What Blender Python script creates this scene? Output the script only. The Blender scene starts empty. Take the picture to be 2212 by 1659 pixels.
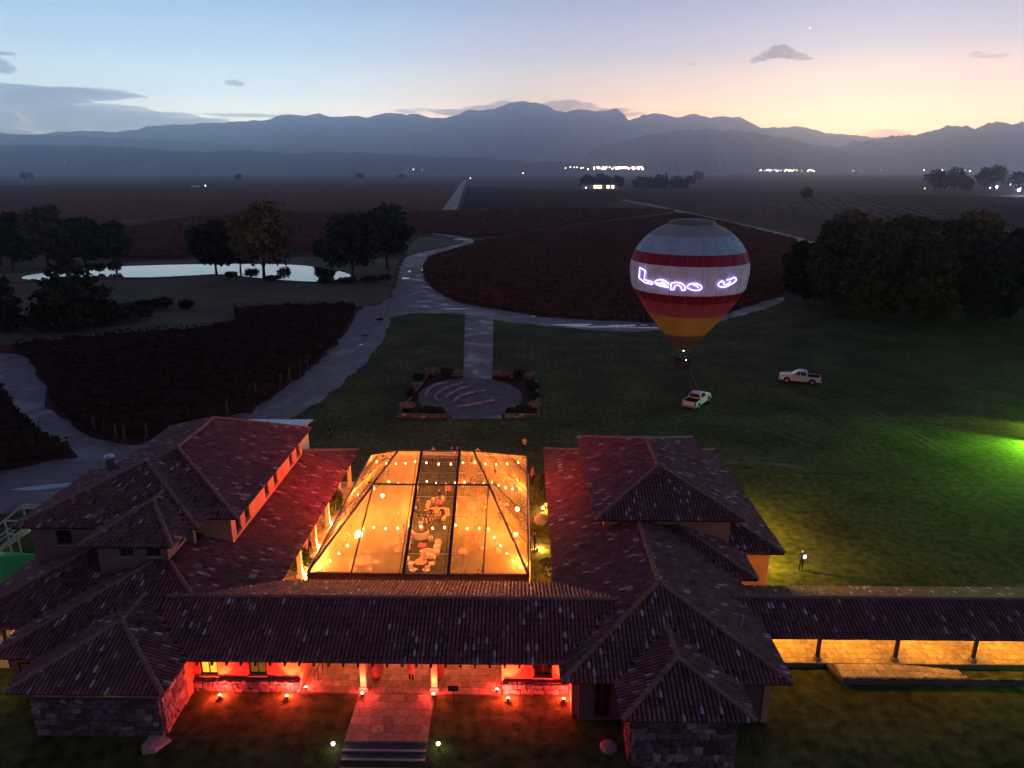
import bpy, bmesh, math, random
import numpy as np
from mathutils import Vector, Matrix
from mathutils.geometry import tessellate_polygon

random.seed(7)
RNG = np.random.default_rng(11)
sc = bpy.context.scene
COL = sc.collection

# ------------------------------------------------------------------ camera
CAM_H = 28.0
YAW = math.radians(0.82)
PITCH = math.radians(16.77)
FPX, CX, CY = 1533.7, 1106.0, 829.5          # focal length and centre in units of a 2212 x 1659 picture
cam_d = bpy.data.cameras.new("camera")
cam = bpy.data.objects.new("camera", cam_d)
COL.objects.link(cam)
cam.location = (0, 0, CAM_H)
cam.rotation_euler = (math.pi / 2 - PITCH, 0, YAW)
cam_d.sensor_width = 36
cam_d.lens = 36 * FPX / 2212
cam_d.clip_start = 0.5
cam_d.clip_end = 90000
sc.camera = cam

# ------------------------------------------------------------------ render and exposure
sc.render.engine = 'CYCLES'
sc.view_settings.view_transform = 'Standard'
sc.view_settings.look = 'None'
sc.view_settings.gamma = 1.0
sc.view_settings.exposure = 1.0
cy = sc.cycles
cy.use_denoising = True
try:
    cy.denoiser = 'OPENIMAGEDENOISE'
    cy.denoising_input_passes = 'RGB_ALBEDO_NORMAL'
except Exception:
    pass
cy.max_bounces = 6
cy.diffuse_bounces = 2
cy.glossy_bounces = 3
cy.transmission_bounces = 4
cy.transparent_max_bounces = 24
cy.volume_bounces = 3
cy.sample_clamp_indirect = 4.0
cy.caustics_reflective = False
cy.caustics_refractive = False

# ------------------------------------------------------------------ sky (dusk, the sun already set to the right of the peak)
SUN_AZ = math.radians(24)                     # to the right of the camera's forward direction
world = bpy.data.worlds.new("World")
sc.world = world
world.use_nodes = True
wn = world.node_tree
for n in list(wn.nodes):
    wn.nodes.remove(n)


def wnode(t, **kw):
    n = wn.nodes.new(t)
    for k, v in kw.items():
        setattr(n, k, v)
    return n


def ramp_set(r, stops):
    el = r.color_ramp.elements
    while len(el) > 1:
        el.remove(el[-1])
    el[0].position = stops[0][0]
    el[0].color = (*stops[0][1], 1)
    for p, c in stops[1:]:
        e = el.new(p)
        e.color = (*c, 1)


tc = wnode('ShaderNodeTexCoord')
sep = wnode('ShaderNodeSeparateXYZ')
wn.links.new(tc.outputs['Generated'], sep.inputs[0])
elev = wnode('ShaderNodeClamp')
wn.links.new(sep.outputs['Z'], elev.inputs['Value'])
# stops are sines of elevation: 0.05 = 3 deg, 0.2 = 11.5 deg (top of the picture), 1 = zenith
glow = wnode('ShaderNodeValToRGB')
ramp_set(glow, [(0.0, (2.75, 1.52, 1.0)), (0.045, (1.95, 1.32, 1.02)), (0.09, (0.71, 0.645, 0.64)),
                (0.14, (0.325, 0.35, 0.50)), (0.21, (0.148, 0.20, 0.37)), (0.40, (0.080, 0.075, 0.155)),
                (0.7, (0.034, 0.027, 0.066)), (1.0, (0.025, 0.020, 0.050))])
blue = wnode('ShaderNodeValToRGB')
ramp_set(blue, [(0.0, (1.6, 2.05, 2.85)), (0.045, (1.25, 1.65, 2.3)), (0.09, (0.55, 0.80, 1.10)),
                (0.14, (0.285, 0.46, 0.68)), (0.21, (0.135, 0.265, 0.455)), (0.40, (0.058, 0.078, 0.165)),
                (0.7, (0.032, 0.027, 0.066)), (1.0, (0.025, 0.020, 0.050))])
dark = wnode('ShaderNodeValToRGB')
ramp_set(dark, [(0.0, (0.055, 0.039, 0.072)), (0.12, (0.082, 0.052, 0.092)), (0.3, (0.054, 0.041, 0.084)),
                (0.7, (0.033, 0.026, 0.064)), (1.0, (0.025, 0.020, 0.050))])
for r in (glow, blue, dark):
    wn.links.new(elev.outputs[0], r.inputs[0])
# horizontal direction against the sunset azimuth: 1 towards the glow, -1 opposite
flat = wnode('ShaderNodeVectorMath', operation='MULTIPLY')
flat.inputs[1].default_value = (1, 1, 0)
wn.links.new(tc.outputs['Generated'], flat.inputs[0])
nrm = wnode('ShaderNodeVectorMath', operation='NORMALIZE')
wn.links.new(flat.outputs[0], nrm.inputs[0])
dot = wnode('ShaderNodeVectorMath', operation='DOT_PRODUCT')
sun_dir_az = SUN_AZ - YAW
dot.inputs[1].default_value = (math.sin(sun_dir_az), math.cos(sun_dir_az), 0)
wn.links.new(nrm.outputs[0], dot.inputs[0])
mr1 = wnode('ShaderNodeMapRange', interpolation_type='SMOOTHSTEP')
mr1.inputs['From Min'].default_value = 0.74
mr1.inputs['From Max'].default_value = 1.0
wn.links.new(dot.outputs['Value'], mr1.inputs['Value'])
mr2 = wnode('ShaderNodeMapRange', interpolation_type='SMOOTHSTEP')
mr2.inputs['From Min'].default_value = -0.55
mr2.inputs['From Max'].default_value = 0.5
wn.links.new(dot.outputs['Value'], mr2.inputs['Value'])
mx1 = wnode('ShaderNodeMix', data_type='RGBA')
wn.links.new(mr1.outputs[0], mx1.inputs['Factor'])
wn.links.new(blue.outputs[0], mx1.inputs['A'])
wn.links.new(glow.outputs[0], mx1.inputs['B'])
mx2 = wnode('ShaderNodeMix', data_type='RGBA')
wn.links.new(mr2.outputs[0], mx2.inputs['Factor'])
wn.links.new(dark.outputs[0], mx2.inputs['A'])
wn.links.new(mx1.outputs['Result'], mx2.inputs['B'])
bg_dusk = wnode('ShaderNodeBackground')
bg_dusk.inputs['Strength'].default_value = 1.0
wn.links.new(mx2.outputs['Result'], bg_dusk.inputs['Color'])
sky = wnode('ShaderNodeTexSky', sky_type='NISHITA', sun_disc=False)
sky.sun_elevation = math.radians(-3)
sky.sun_rotation = SUN_AZ - YAW
sky.altitude = 1700
bg_sky = wnode('ShaderNodeBackground')
bg_sky.inputs['Strength'].default_value = 0.1
wn.links.new(sky.outputs[0], bg_sky.inputs['Color'])
addw = wnode('ShaderNodeAddShader')
wn.links.new(bg_dusk.outputs[0], addw.inputs[0])
wn.links.new(bg_sky.outputs[0], addw.inputs[1])
wout = wnode('ShaderNodeOutputWorld')
wn.links.new(addw.outputs[0], wout.inputs['Surface'])

# ------------------------------------------------------------------ the last of the sun: a faint broad afterglow
sun_d = bpy.data.lights.new("sun", 'SUN')
sun_d.energy = 0.03
sun_d.angle = math.radians(12)
sun_d.color = (1.0, 0.78, 0.58)
sun = bpy.data.objects.new("sun", sun_d)
COL.objects.link(sun)
sun.rotation_euler = (math.radians(90 - 4), 0, math.pi - (SUN_AZ - YAW))

# ------------------------------------------------------------------ helpers
SA, CA = math.sin(YAW), math.cos(YAW)
ST, CT = math.sin(PITCH), math.cos(PITCH)
FWD = Vector((-SA * CT, CA * CT, -ST))
RGT = Vector((CA, SA, 0))
UPV = Vector((-SA * ST, CA * ST, CT))
EYE = Vector((0, 0, CAM_H))


def at(x, y, z=0.0):
    """point of the horizontal plane z seen at picture position (x, y) of the 2212-wide picture"""
    d = FWD * FPX + RGT * (x - CX) - UPV * (y - CY)
    t = (z - CAM_H) / d.z
    return EYE + d * t


def at_y(x, y, Y):
    d = FWD * FPX + RGT * (x - CX) - UPV * (y - CY)
    return EYE + d * (Y / d.y)


def proj(p):
    q = Vector(p) - EYE
    f = q.dot(FWD)
    if f <= 0.1:
        return None
    return (CX + FPX * q.dot(RGT) / f, CY - FPX * q.dot(UPV) / f, f)


def wloc(o):
    v = Vector((0, 0, 0))
    while o is not None:
        v = v + Vector(o.location)
        o = o.parent
    return v


def tag(o, label=None, cat=None, group=None, kind=None):
    if label:
        o["label"] = label
    if cat:
        o["category"] = cat
    if group:
        o["group"] = group
    if kind:
        o["kind"] = kind
    return o


def empty(name, loc, label=None, cat=None, group=None):
    o = bpy.data.objects.new(name, None)
    o.empty_display_size = 0.3
    COL.objects.link(o)
    o.location = loc
    return tag(o, label, cat, group)


def link(name, me, parent=None, loc=(0, 0, 0)):
    o = bpy.data.objects.new(name, me)
    COL.objects.link(o)
    o.parent = parent
    o.location = loc
    return o


def copy_tree(o, parent=None):
    c = o.copy()
    COL.objects.link(c)
    c.parent = parent
    for ch in list(o.children):
        copy_tree(ch, c)
    return c


class MB:
    """collects faces in world coordinates; build() makes ONE mesh object out of them"""

    def __init__(self):
        self.v, self.f, self.m = [], [], []

    def add(self, vs, fs, mi=0):
        b = len(self.v)
        self.v += [tuple(p) for p in vs]
        self.f += [tuple(i + b for i in f) for f in fs]
        self.m += [mi] * len(fs)
        return self

    def box(self, x0, x1, y0, y1, z0, z1, mi=0):
        vs = [(x0, y0, z0), (x1, y0, z0), (x1, y1, z0), (x0, y1, z0), (x0, y0, z1), (x1, y0, z1), (x1, y1, z1), (x0, y1, z1)]
        return self.add(vs, [(3, 2, 1, 0), (4, 5, 6, 7), (0, 1, 5, 4), (1, 2, 6, 5), (2, 3, 7, 6), (3, 0, 4, 7)], mi)

    def obox(self, c, ux, uy, uz, mi=0):
        """box around c with half-axis vectors ux, uy, uz"""
        c, ux, uy, uz = Vector(c), Vector(ux), Vector(uy), Vector(uz)
        vs = [c + ux * a + uy * b + uz * d for d in (-1, 1) for a, b in ((-1, -1), (1, -1), (1, 1), (-1, 1))]
        return self.add(vs, [(3, 2, 1, 0), (4, 5, 6, 7), (0, 1, 5, 4), (1, 2, 6, 5), (2, 3, 7, 6), (3, 0, 4, 7)], mi)

    def tube(self, p0, p1, r0, r1=None, n=8, caps=True, mi=0):
        r1 = r0 if r1 is None else r1
        p0, p1 = Vector(p0), Vector(p1)
        d = (p1 - p0).normalized()
        a = d.orthogonal().normalized()
        b = d.cross(a)
        vs = []
        for p, r in ((p0, r0), (p1, r1)):
            for i in range(n):
                t = 2 * math.pi * i / n
                vs.append(p + a * (r * math.cos(t)) + b * (r * math.sin(t)))
        fs = [(i, (i + 1) % n, n + (i + 1) % n, n + i) for i in range(n)]
        if caps:
            fs += [tuple(range(n - 1, -1, -1)), tuple(range(n, 2 * n))]
        return self.add(vs, fs, mi)

    def path(self, pts, r, n=6, mi=0, closed=False):
        pts = [Vector(p) for p in pts]
        k = len(pts)
        vs, fs = [], []
        up = Vector((0.13, 0.21, 0.97))
        for i, p in enumerate(pts):
            a = pts[(i - 1) % k] if closed or i > 0 else p
            b = pts[(i + 1) % k] if closed or i < k - 1 else p
            d = (b - a)
            d = d.normalized() if d.length > 1e-9 else Vector((1, 0, 0))
            s = d.cross(up)
            s = s.normalized() if s.length > 1e-4 else d.orthogonal().normalized()
            w = s.cross(d)
            rr = r[i] if isinstance(r, (list, tuple)) else r
            for j in range(n):
                t = 2 * math.pi * j / n
                vs.append(p + s * (rr * math.cos(t)) + w * (rr * math.sin(t)))
        for i in range(k if closed else k - 1):
            i2 = (i + 1) % k
            for j in range(n):
                fs.append((i * n + j, i * n + (j + 1) % n, i2 * n + (j + 1) % n, i2 * n + j))
        if not closed:
            fs += [tuple(range(n - 1, -1, -1)), tuple(range((k - 1) * n, k * n))]
        return self.add(vs, fs, mi)

    def lathe(self, c, prof, n=16, mi=0):
        """prof: list of (radius, z) from bottom to top around the vertical through c"""
        c = Vector(c)
        vs, fs = [], []
        for r, z in prof:
            for i in range(n):
                t = 2 * math.pi * i / n
                vs.append(c + Vector((r * math.cos(t), r * math.sin(t), z)))
        for k in range(len(prof) - 1):
            for i in range(n):
                fs.append((k * n + i, k * n + (i + 1) % n, (k + 1) * n + (i + 1) % n, (k + 1) * n + i))
        fs.append(tuple(range(n - 1, -1, -1)))
        fs.append(tuple(range((len(prof) - 1) * n, len(prof) * n)))
        return self.add(vs, fs, mi)

    def prism(self, poly, z0, z1, mi=0):
        """poly: list of (x, y), any simple polygon"""
        n = len(poly)
        ar = sum(poly[i][0] * poly[(i + 1) % n][1] - poly[(i + 1) % n][0] * poly[i][1] for i in range(n))
        if ar < 0:
            poly = poly[::-1]
        tri = tessellate_polygon([[Vector((p[0], p[1], 0)) for p in poly]])
        vs = [(p[0], p[1], z0) for p in poly] + [(p[0], p[1], z1) for p in poly]
        fs = []
        for t in tri:
            a, b, c = [Vector((poly[i][0], poly[i][1], 0)) for i in t]
            if (b - a).cross(c - a).z < 0:
                t = (t[0], t[2], t[1])
            fs.append(tuple(i + n for i in t))
            fs.append((t[0], t[2], t[1]))
        fs += [(i, (i + 1) % n, n + (i + 1) % n, n + i) for i in range(n)]
        return self.add(vs, fs, mi)

    def mesh(self, name, mats, off=Vector((0, 0, 0)), smooth=False):
        me = bpy.data.meshes.new(name)
        me.from_pydata([(p[0] - off[0], p[1] - off[1], p[2] - off[2]) for p in self.v], [], self.f)
        if not isinstance(mats, (list, tuple)):
            mats = [mats]
        for m in mats:
            me.materials.append(m)
        if len(mats) > 1:
            me.polygons.foreach_set("material_index", self.m)
        if smooth:
            me.polygons.foreach_set("use_smooth", [True] * len(me.polygons))
        me.update()
        return me

    def build(self, name, mats, parent=None, smooth=False, loc=None):
        off = wloc(parent) if parent is not None else Vector((0, 0, 0))
        if loc is not None:
            off = off + Vector(loc) if parent is not None else Vector(loc)
        return link(name, self.mesh(name, mats, off, smooth), parent, loc if loc is not None else (0, 0, 0))


def sheet(name, poly, z, mat, kind='structure', parent=None):
    """flat polygon (list of world points) as one sheet"""
    pts = [Vector((p[0], p[1], 0)) for p in poly]
    tri = tessellate_polygon([pts])
    fs = []
    for t in tri:
        a, b, c = [pts[i] for i in t]
        fs.append(tuple(t) if (b - a).cross(c - a).z > 0 else (t[0], t[2], t[1]))
    m = MB()
    m.add([(p.x, p.y, z) for p in pts], fs)
    o = m.build(name, mat, parent)
    if kind:
        o["kind"] = kind
    return o


def smooth_poly(pts, it=2, closed=True):
    for _ in range(it):
        out = []
        n = len(pts)
        for i in range(n if closed else n - 1):
            a, b = Vector(pts[i]), Vector(pts[(i + 1) % n])
            out += [a * 0.75 + b * 0.25, a * 0.25 + b * 0.75]
        pts = out if closed else [Vector(pts[0])] + out + [Vector(pts[-1])]
    return pts


# ------------------------------------------------------------------ materials
MATS = {}


def mat(name, c1, c2=None, scale=3.0, rough=0.85, bump=0.0, bscale=None, metal=0.0, detail=6, spec=0.3, coords='Object'):
    """principled surface whose colour wanders between c1 and c2 by noise, with a fine bump"""
    m = bpy.data.materials.new(name)
    m.use_nodes = True
    nt = m.node_tree
    b = nt.nodes['Principled BSDF']
    b.inputs['Roughness'].default_value = rough
    b.inputs['Metallic'].default_value = metal
    b.inputs['Specular IOR Level'].default_value = spec
    c2 = c2 or tuple(x * 1.25 for x in c1)
    t = nt.nodes.new('ShaderNodeTexCoord')
    nz = nt.nodes.new('ShaderNodeTexNoise')
    nz.inputs['Scale'].default_value = scale
    nz.inputs['Detail'].default_value = detail
    nt.links.new(t.outputs[coords], nz.inputs['Vector'])
    r = nt.nodes.new('ShaderNodeValToRGB')
    ramp_set(r, [(0.3, c1), (0.7, c2)])
    nt.links.new(nz.outputs['Fac'], r.inputs[0])
    nt.links.new(r.outputs[0], b.inputs['Base Color'])
    if bump:
        n2 = nt.nodes.new('ShaderNodeTexNoise')
        n2.inputs['Scale'].default_value = bscale or scale * 4
        n2.inputs['Detail'].default_value = 8
        nt.links.new(t.outputs[coords], n2.inputs['Vector'])
        bp = nt.nodes.new('ShaderNodeBump')
        bp.inputs['Strength'].default_value = bump
        bp.inputs['Distance'].default_value = 0.05
        nt.links.new(n2.outputs['Fac'], bp.inputs['Height'])
        nt.links.new(bp.outputs[0], b.inputs['Normal'])
    MATS[name] = m
    return m


def emit(name, col, strength):
    m = bpy.data.materials.new(name)
    m.use_nodes = True
    nt = m.node_tree
    for n in list(nt.nodes):
        nt.nodes.remove(n)
    e = nt.nodes.new('ShaderNodeEmission')
    e.inputs[0].default_value = (*col, 1)
    e.inputs[1].default_value = strength
    o = nt.nodes.new('ShaderNodeOutputMaterial')
    nt.links.new(e.outputs[0], o.inputs[0])
    m.cycles.emission_sampling = 'NONE'
    MATS[name] = m
    return m


def tile_material(name, source):
    """clay tiles: one random number per tile picks pale, ordinary or dark clay"""
    m = bpy.data.materials.new(name)
    m.use_nodes = True
    nt = m.node_tree
    b = nt.nodes['Principled BSDF']
    b.inputs['Roughness'].default_value = 0.62
    b.inputs['Specular IOR Level'].default_value = 0.35
    if source == 'object':
        s = nt.nodes.new('ShaderNodeObjectInfo').outputs['Random']
    else:
        a = nt.nodes.new('ShaderNodeAttribute')
        a.attribute_name = 'tint'
        s = a.outputs['Fac']
    r = nt.nodes.new('ShaderNodeValToRGB')
    r.color_ramp.interpolation = 'CONSTANT'
    ramp_set(r, [(0.0, (0.42, 0.36, 0.40)), (0.030, (0.27, 0.19, 0.20)), (0.062, (0.195, 0.088, 0.085)),
                 (0.22, (0.172, 0.071, 0.069)), (0.42, (0.158, 0.063, 0.062)), (0.60, (0.183, 0.078, 0.076)),
                 (0.75, (0.142, 0.057, 0.058)), (0.90, (0.108, 0.044, 0.045)), (0.97, (0.075, 0.040, 0.042))])
    nt.links.new(s, r.inputs[0])
    t = nt.nodes.new('ShaderNodeTexCoord')
    g = nt.nodes.new('ShaderNodeNewGeometry')
    nz = nt.nodes.new('ShaderNodeTexNoise')
    nz.inputs['Scale'].default_value = 1.1
    nz.inputs['Detail'].default_value = 8
    nt.links.new(g.outputs['Position'], nz.inputs['Vector'])
    hs = nt.nodes.new('ShaderNodeMapRange')
    hs.inputs['From Min'].default_value = 0.3
    hs.inputs['From Max'].default_value = 0.7
    hs.inputs['To Min'].default_value = 0.65
    hs.inputs['To Max'].default_value = 1.3
    nt.links.new(nz.outputs['Fac'], hs.inputs['Value'])
    mul = nt.nodes.new('ShaderNodeVectorMath')
    mul.operation = 'SCALE'
    nt.links.new(r.outputs[0], mul.inputs[0])
    nt.links.new(hs.outputs[0], mul.inputs['Scale'])
    nt.links.new(mul.outputs[0], b.inputs['Base Color'])
    return m


M_TILE_O = tile_material('clay_tile', 'object')
M_TILE_J = tile_material('clay_tile_field', 'attr')
M_DECK = mat('roof_underlay', (0.035, 0.019, 0.018), (0.06, 0.032, 0.028), 2.0)  # darkened to put shade into the grooves between the tiles
M_CAP = mat('ridge_clay', (0.16, 0.085, 0.07), (0.24, 0.14, 0.12), 2.5, rough=0.7)
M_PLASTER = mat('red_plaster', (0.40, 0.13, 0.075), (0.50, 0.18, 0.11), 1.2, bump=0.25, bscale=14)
M_ADOBE = mat('ochre_plaster', (0.42, 0.20, 0.11), (0.52, 0.27, 0.16), 1.0, bump=0.25, bscale=14)
M_CREAM = mat('cream_plaster', (0.62, 0.47, 0.32), (0.72, 0.58, 0.42), 1.0, bump=0.2, bscale=12)
M_STONE = mat('field_stone', (0.17, 0.14, 0.14), (0.33, 0.29, 0.27), 2.2, rough=0.8, bump=0.5, bscale=9)
M_MORTAR = mat('mortar', (0.10, 0.085, 0.08), (0.15, 0.125, 0.115), 4, bump=0.4, bscale=20)
M_DARKWALL = mat('dark_plaster', (0.16, 0.12, 0.105), (0.24, 0.18, 0.155), 1.0, bump=0.25, bscale=14)  # darker plaster for the mid wing and turret
M_WOOD = mat('dark_timber', (0.045, 0.026, 0.016), (0.085, 0.048, 0.028), 6, rough=0.65, bump=0.3)
M_FRAME = mat('window_timber', (0.05, 0.028, 0.018), (0.08, 0.045, 0.028), 8, rough=0.6)
M_GLASS = mat('dark_pane', (0.012, 0.012, 0.016), (0.02, 0.02, 0.026), 2, rough=0.08, spec=0.5)
M_LITPANE = emit('lit_pane', (1.0, 0.46, 0.04), 0.8)
M_LITPANE_DIM = emit('dim_lit_pane', (1.0, 0.40, 0.07), 0.10)
M_PAVER = mat('stone_paver', (0.30, 0.20, 0.16), (0.46, 0.33, 0.27), 0.9, rough=0.75, bump=0.3, bscale=8, coords='Generated')
M_PAVER_Y = mat('sand_paver', (0.40, 0.31, 0.22), (0.55, 0.43, 0.31), 0.9, rough=0.75, bump=0.3, bscale=8, coords='Generated')
M_CONC = mat('concrete', (0.30, 0.25, 0.24), (0.42, 0.35, 0.33), 1.5, rough=0.85, bump=0.3, bscale=10)
M_LAWN = mat('lawn_grass', (0.026, 0.036, 0.013), (0.060, 0.072, 0.028), 1.3, rough=0.95, bump=0.9, bscale=9, detail=12, spec=0.15)
M_MEADOW = mat('meadow_grass', (0.075, 0.080, 0.046), (0.125, 0.128, 0.078), 0.12, rough=0.95, bump=0.8, bscale=5, detail=12, spec=0.15)
M_SOIL = mat('field_soil', (0.030, 0.021, 0.017), (0.055, 0.038, 0.030), 0.02, rough=0.95, bump=0.4, bscale=1.0, detail=12, spec=0.1)


def road_material():
    """damp gravel track: stones, muddy hollows, wheel-worn streaks and weedy patches"""
    m = mat('damp_gravel', (0.11, 0.098, 0.105), (0.26, 0.235, 0.245), 0.9, rough=0.62, bump=0.9, bscale=5, detail=12, spec=0.35)
    nt = m.node_tree
    b = nt.nodes['Principled BSDF']
    src = b.inputs['Base Color'].links[0].from_socket
    g = nt.nodes.new('ShaderNodeNewGeometry')
    n1 = nt.nodes.new('ShaderNodeTexNoise')
    n1.inputs['Scale'].default_value = 0.22
    n1.inputs['Detail'].default_value = 8
    n1.inputs['Distortion'].default_value = 0.8
    nt.links.new(g.outputs['Position'], n1.inputs['Vector'])
    r1 = nt.nodes.new('ShaderNodeValToRGB')
    ramp_set(r1, [(0.36, (0, 0, 0)), (0.62, (1, 1, 1))])
    nt.links.new(n1.outputs['Fac'], r1.inputs[0])
    mx = nt.nodes.new('ShaderNodeMix')
    mx.data_type = 'RGBA'
    mx.inputs['A'].default_value = (0.085, 0.075, 0.072, 1)
    nt.links.new(r1.outputs[0], mx.inputs['Factor'])
    nt.links.new(src, mx.inputs['B'])
    nt.links.new(mx.outputs['Result'], b.inputs['Base Color'])
    r2 = nt.nodes.new('ShaderNodeMapRange')
    r2.inputs['To Min'].default_value = 0.38
    r2.inputs['To Max'].default_value = 0.85
    nt.links.new(r1.outputs[0], r2.inputs['Value'])
    nt.links.new(r2.outputs[0], b.inputs['Roughness'])
    return m


M_ROAD = road_material()
M_PLAZA = mat('dark_gravel', (0.085, 0.072, 0.076), (0.15, 0.13, 0.135), 0.8, rough=0.8, bump=0.7, bscale=5, detail=10)
M_VINE = mat('vine_leaf', (0.024, 0.016, 0.013), (0.056, 0.032, 0.025), 0.9, rough=0.9, spec=0.1)
M_VINE_RED = mat('autumn_vine_leaf', (0.075, 0.026, 0.016), (0.16, 0.060, 0.034), 0.6, rough=0.9, spec=0.1)
M_POST = mat('post_wood', (0.10, 0.08, 0.07), (0.16, 0.13, 0.11), 5, rough=0.85)
M_BARK = mat('bark', (0.035, 0.026, 0.02), (0.07, 0.052, 0.04), 4, rough=0.9, bump=0.5)
M_LEAF_D = mat('dark_leaf', (0.018, 0.022, 0.012), (0.042, 0.046, 0.022), 0.5, rough=0.8, spec=0.15)
M_LEAF_G = mat('green_leaf', (0.045, 0.048, 0.018), (0.085, 0.082, 0.030), 0.5, rough=0.8, spec=0.15)
M_LEAF_Y = mat('autumn_leaf', (0.10, 0.075, 0.025), (0.24, 0.165, 0.055), 0.45, rough=0.8, spec=0.15)
M_LEAF_C = mat('courtyard_leaf', (0.05, 0.065, 0.02), (0.09, 0.11, 0.04), 1.5, rough=0.8, spec=0.15)
M_PLUME = mat('dry_plume', (0.20, 0.15, 0.13), (0.34, 0.26, 0.22), 2, rough=0.9)
M_STEEL = mat('white_steel', (0.52, 0.52, 0.54), (0.62, 0.62, 0.64), 3, rough=0.4, metal=0.0)
M_DARKMETAL = mat('dark_aluminium', (0.035, 0.035, 0.05), (0.055, 0.055, 0.075), 3, rough=0.4, metal=0.6)
M_LAMPBODY = mat('lamp_body', (0.03, 0.03, 0.03), (0.05, 0.05, 0.05), 3, rough=0.5, metal=0.5)
M_ZINC = mat('zinc_sheet', (0.42, 0.46, 0.52), (0.52, 0.56, 0.62), 0.8, rough=0.35, metal=0.5, bump=0.2, bscale=3)
M_WHITE = mat('white_upholstery', (0.50, 0.46, 0.40), (0.60, 0.55, 0.48), 4, rough=0.8)
M_REDCLOTH = mat('red_cloth', (0.50, 0.08, 0.05), (0.60, 0.11, 0.07), 3, rough=0.85)
M_TABLECLOTH = mat('salmon_cloth', (0.62, 0.24, 0.15), (0.70, 0.30, 0.2), 3, rough=0.85)
M_CLAYPOT = mat('clay_jar', (0.28, 0.10, 0.06), (0.38, 0.15, 0.09), 3, rough=0.7)
M_WICKER = mat('wicker', (0.05, 0.035, 0.025), (0.09, 0.06, 0.04), 12, rough=0.8, bump=0.6, bscale=40)
M_ROPE = mat('rope', (0.28, 0.22, 0.18), (0.36, 0.29, 0.24), 10)
M_WARM = emit('warm_bulb', (1.0, 0.56, 0.17), 14)
M_WARMGLASS = emit('warm_lens', (1.0, 0.56, 0.2), 20)
M_COOL = emit('cool_lens', (0.75, 0.82, 1.0), 12)
M_WHITEL = emit('white_lens', (1.0, 0.9, 0.72), 14)

wm = bpy.data.materials.new('still_water')
wm.use_nodes = True
_b = wm.node_tree.nodes['Principled BSDF']
_b.inputs['Base Color'].default_value = (0.012, 0.015, 0.018, 1)
_b.inputs['Roughness'].default_value = 0.03
_b.inputs['IOR'].default_value = 1.9
_nz = wm.node_tree.nodes.new('ShaderNodeTexNoise')
_nz.inputs['Scale'].default_value = 1.2
_bp = wm.node_tree.nodes.new('ShaderNodeBump')
_bp.inputs['Strength'].default_value = 0.02
_tc = wm.node_tree.nodes.new('ShaderNodeTexCoord')
wm.node_tree.links.new(_tc.outputs['Object'], _nz.inputs['Vector'])
wm.node_tree.links.new(_nz.outputs['Fac'], _bp.inputs['Height'])
wm.node_tree.links.new(_bp.outputs[0], _b.inputs['Normal'])
M_WATER = wm


def volume_mat(name, col, density, aniso=0.2, absorb=True):
    m = bpy.data.materials.new(name)
    m.use_nodes = True
    nt = m.node_tree
    for n in list(nt.nodes):
        nt.nodes.remove(n)
    v = nt.nodes.new('ShaderNodeVolumePrincipled')
    v.inputs['Color'].default_value = (*col, 1)
    v.inputs['Density'].default_value = density
    v.inputs['Anisotropy'].default_value = aniso
    if not absorb:
        v.inputs['Absorption Color'].default_value = (1, 1, 1, 1)
    o = nt.nodes.new('ShaderNodeOutputMaterial')
    nt.links.new(v.outputs[0], o.inputs['Volume'])
    return m


def point_light(name, loc, watts, col, radius=0.08, parent=None):
    d = bpy.data.lights.new(name, 'POINT')
    d.energy = watts
    d.color = col
    d.shadow_soft_size = radius
    o = bpy.data.objects.new(name, d)
    COL.objects.link(o)
    o.parent = parent
    o.location = Vector(loc) - (wloc(parent) if parent is not None else Vector((0, 0, 0)))
    return o


def spot_light(name, loc, target, watts, col, angle=60, blend=0.5, radius=0.05, parent=None):
    d = bpy.data.lights.new(name, 'SPOT')
    d.energy = watts
    d.color = col
    d.spot_size = math.radians(angle)
    d.spot_blend = blend
    d.shadow_soft_size = radius
    o = bpy.data.objects.new(name, d)
    COL.objects.link(o)
    o.parent = parent
    o.location = Vector(loc) - (wloc(parent) if parent is not None else Vector((0, 0, 0)))
    o.rotation_euler = (Vector(target) - Vector(loc)).to_track_quat('-Z', 'Y').to_euler()
    return o

# ================================================================== THE SETTING
# ground: one sheet to the foot of the mountains; in front of the entrance it falls away below the steps
gm = MB()
xs = [-15000, -600, -60, 60, 600, 15000]

def ground_z(y):
    return 0.0 if y > 31.5 else -0.035 * (31.5 - max(y, 23.5)) ** 2


ysz = [(-1500, -2.3), (-40, -2.3)] + [(y, ground_z(y)) for y in (23.5, 24.5, 25.5, 26.5, 27.5, 28.5, 29.5, 30.5, 31.5)] + [ (120, 0), (1500, 0), (15000, 0)]
for i, (y, z) in enumerate(ysz):
    gm.add([(x, y, z) for x in xs], [])
n = len(xs)
gm.f = [(j * n + i, j * n + i + 1, (j + 1) * n + i + 1, (j + 1) * n + i) for j in range(len(ysz) - 1) for i in range(n - 1)]
gm.m = [0] * len(gm.f)


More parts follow.
